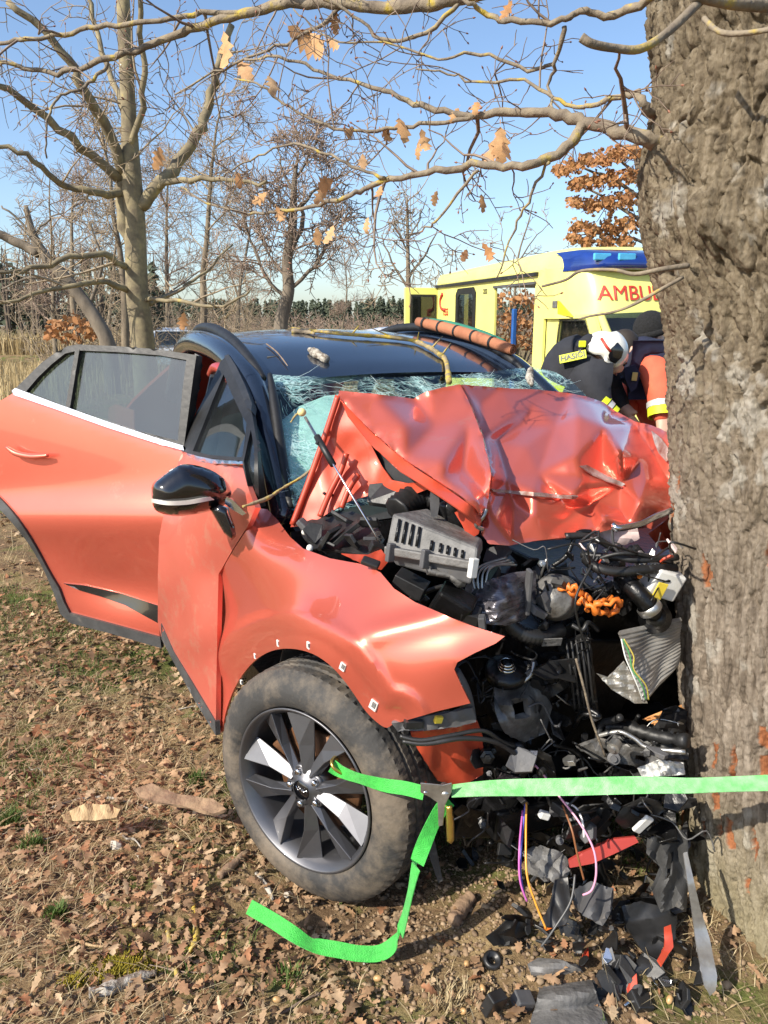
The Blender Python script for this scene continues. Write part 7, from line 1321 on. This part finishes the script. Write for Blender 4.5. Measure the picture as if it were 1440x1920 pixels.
while k < 105:
    px, py = RD.uniform(830, 1335), RD.uniform(1560, 1915)
    if not inpoly(np.array(px), np.array(py), zone): continue
    p = hit(px, py)+V(0, 0, RD.uniform(.0, .04)); k += 1
    if math.hypot(p[0]-TREE_C[0], p[1]-TREE_C[1]) < .58: continue
    mt = RD.choice(['black', 'black', 'black2', 'deep', 'grey_pl2', 'black2', 'cladding'] if RD.random() < .88 else ['paint_in', 'white_pl', 'orange', 'chrome'])
    look = {'black': 'glossy black', 'deep': 'oily black', 'black2': 'dusty black', 'grey_pl2': 'dark grey', 'cladding': 'rough grainy grey', 'paint_in': 'red painted', 'white_pl': 'white', 'orange': 'orange', 'chrome': 'bright chrome'}[mt]
    where = 'under the strap left of the hanging wires' if px < 990 and py < 1700 else 'among the hanging wires' if px < 1150 and py < 1720 else 'between red strip and trunk' if py < 1720 else 'around the grey cover' if px < 1170 else 'beside the black bumper corner'
    shard('plastic_shard', p, RD.uniform(.012, .06), MT[mt], None, 2000+k, RD.uniform(.08, .3), label=f'small {look} shard on the ground {where}', cat='shard', group=f'{look} shards {where}')
for i in range(34):
    px, py = RD.uniform(930, 1300), RD.uniform(1560, 1790); p = hit(px, py); s_ = RD.uniform(14, 48)
    if math.hypot(p[0]-TREE_C[0], p[1]-TREE_C[1]) < .66: continue
    wh = ('close under the green strap' if py < 1630 else 'below the hanging wires' if py < 1720 else 'near the grey cover')+(' on the left' if px < 1090 else ' towards the trunk')
    scrap('torn_plastic', px, py-8, p[1]-.02, s_, s_*RD.uniform(.3, .8), MT[RD.choice(['black', 'black2', 'deep', 'cladding', 'black'])], None, 5000+i, RD.uniform(.02, .05), label=f'crumpled black plastic scrap {wh}', cat='scrap', group=f'black scraps {wh}')
# soil heap where the wheel dug in
# ---------- sticks, bark, moss, acorns
def gp(px, py, lift=.006): return hit(px, py)+V(0, 0, lift)
def gstick(pts, r, mat, label, cat='stick', lift=None): return stick('fallen_stick', [gp(a, b, (lift or max(r)*.9)) for a, b in pts], r, mat, label, cat)
MT['bark_pc'] = M('loose_bark', (.30, .20, .12), (.16, .10, .065), 18, .95, bump=.8, bscale=50); MT['pale_wood'] = M('pale_split_wood', (.46, .33, .18), (.30, .20, .10), 20, .85, bump=.5, stretch=(4, 1, 1))
gsheet('bark_piece', [(250, 1480), (285, 1470), (330, 1490), (400, 1500), (425, 1520), (400, 1528), (340, 1512), (290, 1505), (262, 1496)], 2.28, .2, MT['bark_pc'], 'long curved piece of brown bark left of the tyre', 'bark', 6, crumple(81, .02, 40), .012)
gsheet('wood_chip', [(115, 1530), (160, 1508), (205, 1510), (228, 1518), (220, 1535), (175, 1540), (130, 1540)], 2.24, .15, MT['pale_wood'], 'pale yellow split wood chip on the leaf litter at left', 'wood', 6, crumple(82, .02, 30), .015)
gstick([(88, 1522), (120, 1508), (180, 1497), (240, 1504), (285, 1522)], (.003, .005, .006, .004), MT['grey_lichen'], 'thin arched grey twig over the pale wood chip', 'twig')
gstick([(168, 1872), (205, 1862), (250, 1845), (292, 1832)], (.012, .016, .015, .010), MT['grey_lichen'], 'knobbly grey lichened branch piece in front of the yellow moss')
gstick([(315, 1750), (322, 1790), (332, 1830), (350, 1866)], (.006, .009, .008, .006), MT['yl'], 'yellow lichened twig pointing at the camera near the moss', 'twig'); gstick([(362, 1692), (366, 1730), (368, 1765), (355, 1790)], (.006, .007, .010, .008), MT['yl'], 'bent yellow lichened twig left of the green strap end', 'twig')
gstick([(410, 1650), (440, 1625), (465, 1603)], (.012, .014, .010), MT['bark_pc'], 'short brown stick touching the bottom of the tyre'); gstick([(430, 1880), (460, 1860), (475, 1848)], (.004, .006, .003), MT['yl'], 'yellow tipped twig at the bottom edge left of the grey cover', 'twig'); gstick([(230, 1452), (290, 1448), (360, 1442)], (.003, .005, .004), MT['pale_wood'], 'straight pale straw coloured stem above the bark piece', 'twig')
gstick([(480, 1640), (500, 1665), (512, 1690)], (.007, .008, .006), MT['grey_lichen'], 'short grey twig above the green strap end', 'twig'); gstick([(850, 1740), (865, 1715), (885, 1690)], (.02, .026, .018), MT['bark_pc'], 'thick brown bark chunk on the soil right of the green strap')
tg = random.Random(17)
for i in range(46):
    px, py = tg.uniform(0, 760), tg.uniform(1300, 1910); a = tg.gauss(0, .9); L = tg.uniform(40, 170)*(py-900)/900; pts = [(px+L*t*math.cos(a), py+L*t*math.sin(a)*.55+tg.gauss(0, 7)) for t in (-.5, -.2, .15, .5)]
    if any(430 < x < 790 and y < 1700 for x, y in pts) or any(x < -60 for x, y in pts): continue
    tk_ = tg.choice(['twig', 'grey_lichen', 'bark_pc', 'pale_wood']); tl_ = {'twig': 'reddish brown', 'grey_lichen': 'grey lichened', 'bark_pc': 'dark brown', 'pale_wood': 'pale straw coloured'}[tk_]; tw2 = 'above the wood chip' if py < 1500 else ('level with the tyre foot' if py < 1680 else ('around the moss' if px < 420 else 'in front of the lying strap'))
    r = tg.uniform(.0015, .0042); stick('dry_twig', [gp(*p, .006) for p in pts], (r, r*1.2, r*.6), MT[tk_], *[f'thin {tl_} twig in the leaf litter {tw2}', 'twig', f'{tl_} twigs {tw2}'])
# moss cushion and green tufts
MT['moss'] = M_isl('yellow_moss', [(.28, .22, .02), (.20, .17, .02), (.36, .28, .03), (.14, .13, .02)], .9)
def tuft(name, px, py, n, spread, h, mat, label, cat, wid=.0016):
    c = hit(px, py); v, f = [], []; R = random.Random(int(px*7+py))
    for _ in range(n):
        a, b = c[0]+R.gauss(0, spread), c[1]+R.gauss(0, spread*.5); z = float(gz(a, b)); t = R.uniform(0, 6.28); hh = h*R.uniform(.5, 1.2)*math.exp(-((a-c[0])/spread)**2*.4); d = V(math.cos(t), math.sin(t), 0); s = V(-d[1], d[0], 0)*wid; p = V(a, b, z); e = p+d*hh*.6+V(0, 0, hh); i = len(v); mid = (p+e)/2+V(0, 0, hh*.15); v += [p-s, p+s, mid-s, mid+s, e]; f += [(i, i+1, i+3, i+2), (i+2, i+3, i+4)]
    mesh_obj(name, v, f, mat, None, label, cat, kind='stuff', smooth=False)
tuft('moss_cushion', 232, 1822, 4200, .042, .022, MT['moss'], 'yellow green moss cushion at lower left', 'moss', .0022); tuft('moss_cushion', 140, 1840, 700, .02, .014, MT['moss'], 'small ochre moss cushion left of the large one', 'moss', .002)
for px, py, n, s, lab in ((20, 1545, 700, .035, 'bright green moss tuft at the left edge'), (108, 1722, 500, .022, 'dark green tuft above the yellow moss'), (370, 1468, 260, .025, 'green grass tuft just left of the tyre'), (60, 1590, 260, .03, 'small green tuft below the bright left edge tuft'), (545, 1838, 120, .03, 'sparse green blades under the lying green strap'), (850, 1880, 220, .05, 'pale grass tuft at the bottom edge left of the connector block')): tuft('grass_tuft', px, py, n, s, .045, gm if 'pale' not in lab else sm_, lab, 'grass')
MT['acorn'] = M('acorn_shell', (.52, .33, .15), (.40, .24, .10), 20, .4)
ac = MB(); ac.ball((0, 0, 0), .0085, .0085, .012, 10, 8); am = bpy.data.meshes.new('acorn'); am.from_pydata(ac.v, [], ac.f); am.materials.append(MT['acorn']); am.polygons.foreach_set('use_smooth', [True]*len(ac.f))
for px, py in ((337, 1590), (332, 1582), (303, 1632), (320, 1552), (85, 1708), (448, 1598), (876, 1812), (905, 1860), (255, 1738), (708, 1840), (1255, 1880), (868, 1902), (240, 1380), (180, 1420), (735, 1800), (640, 1850), (420, 1760), (520, 1880)):
    o = bpy.data.objects.new('acorn', am); COL.objects.link(o); o.location = tuple(gp(px, py, .010)); o.rotation_euler = (1.3+RB.gauss(0, .3), RB.gauss(0, .5), RB.uniform(0, 6)); tag(o, 'small tan acorn lying on the leaf litter', 'acorn', 'acorns on the ground')
for px, py, s, lab in ((218, 1588, .022, 'pale angular stone on the ground left of the wheel'), (265, 1605, .014, 'smaller pale stone right of the angular stone'), (540, 1680, .014, 'rounded pale stone below the tyre')):
    p = gp(px, py, s*.3); mesh_obj('stone', [p+q*s*rng.uniform(.7, 1.2)*V(1.2, .9, .7) for q in IV], IF, M('pale_stone', (.5, .46, .40), (.38, .34, .28), 20, .9, bump=.4), None, lab, 'stone', smooth=False)
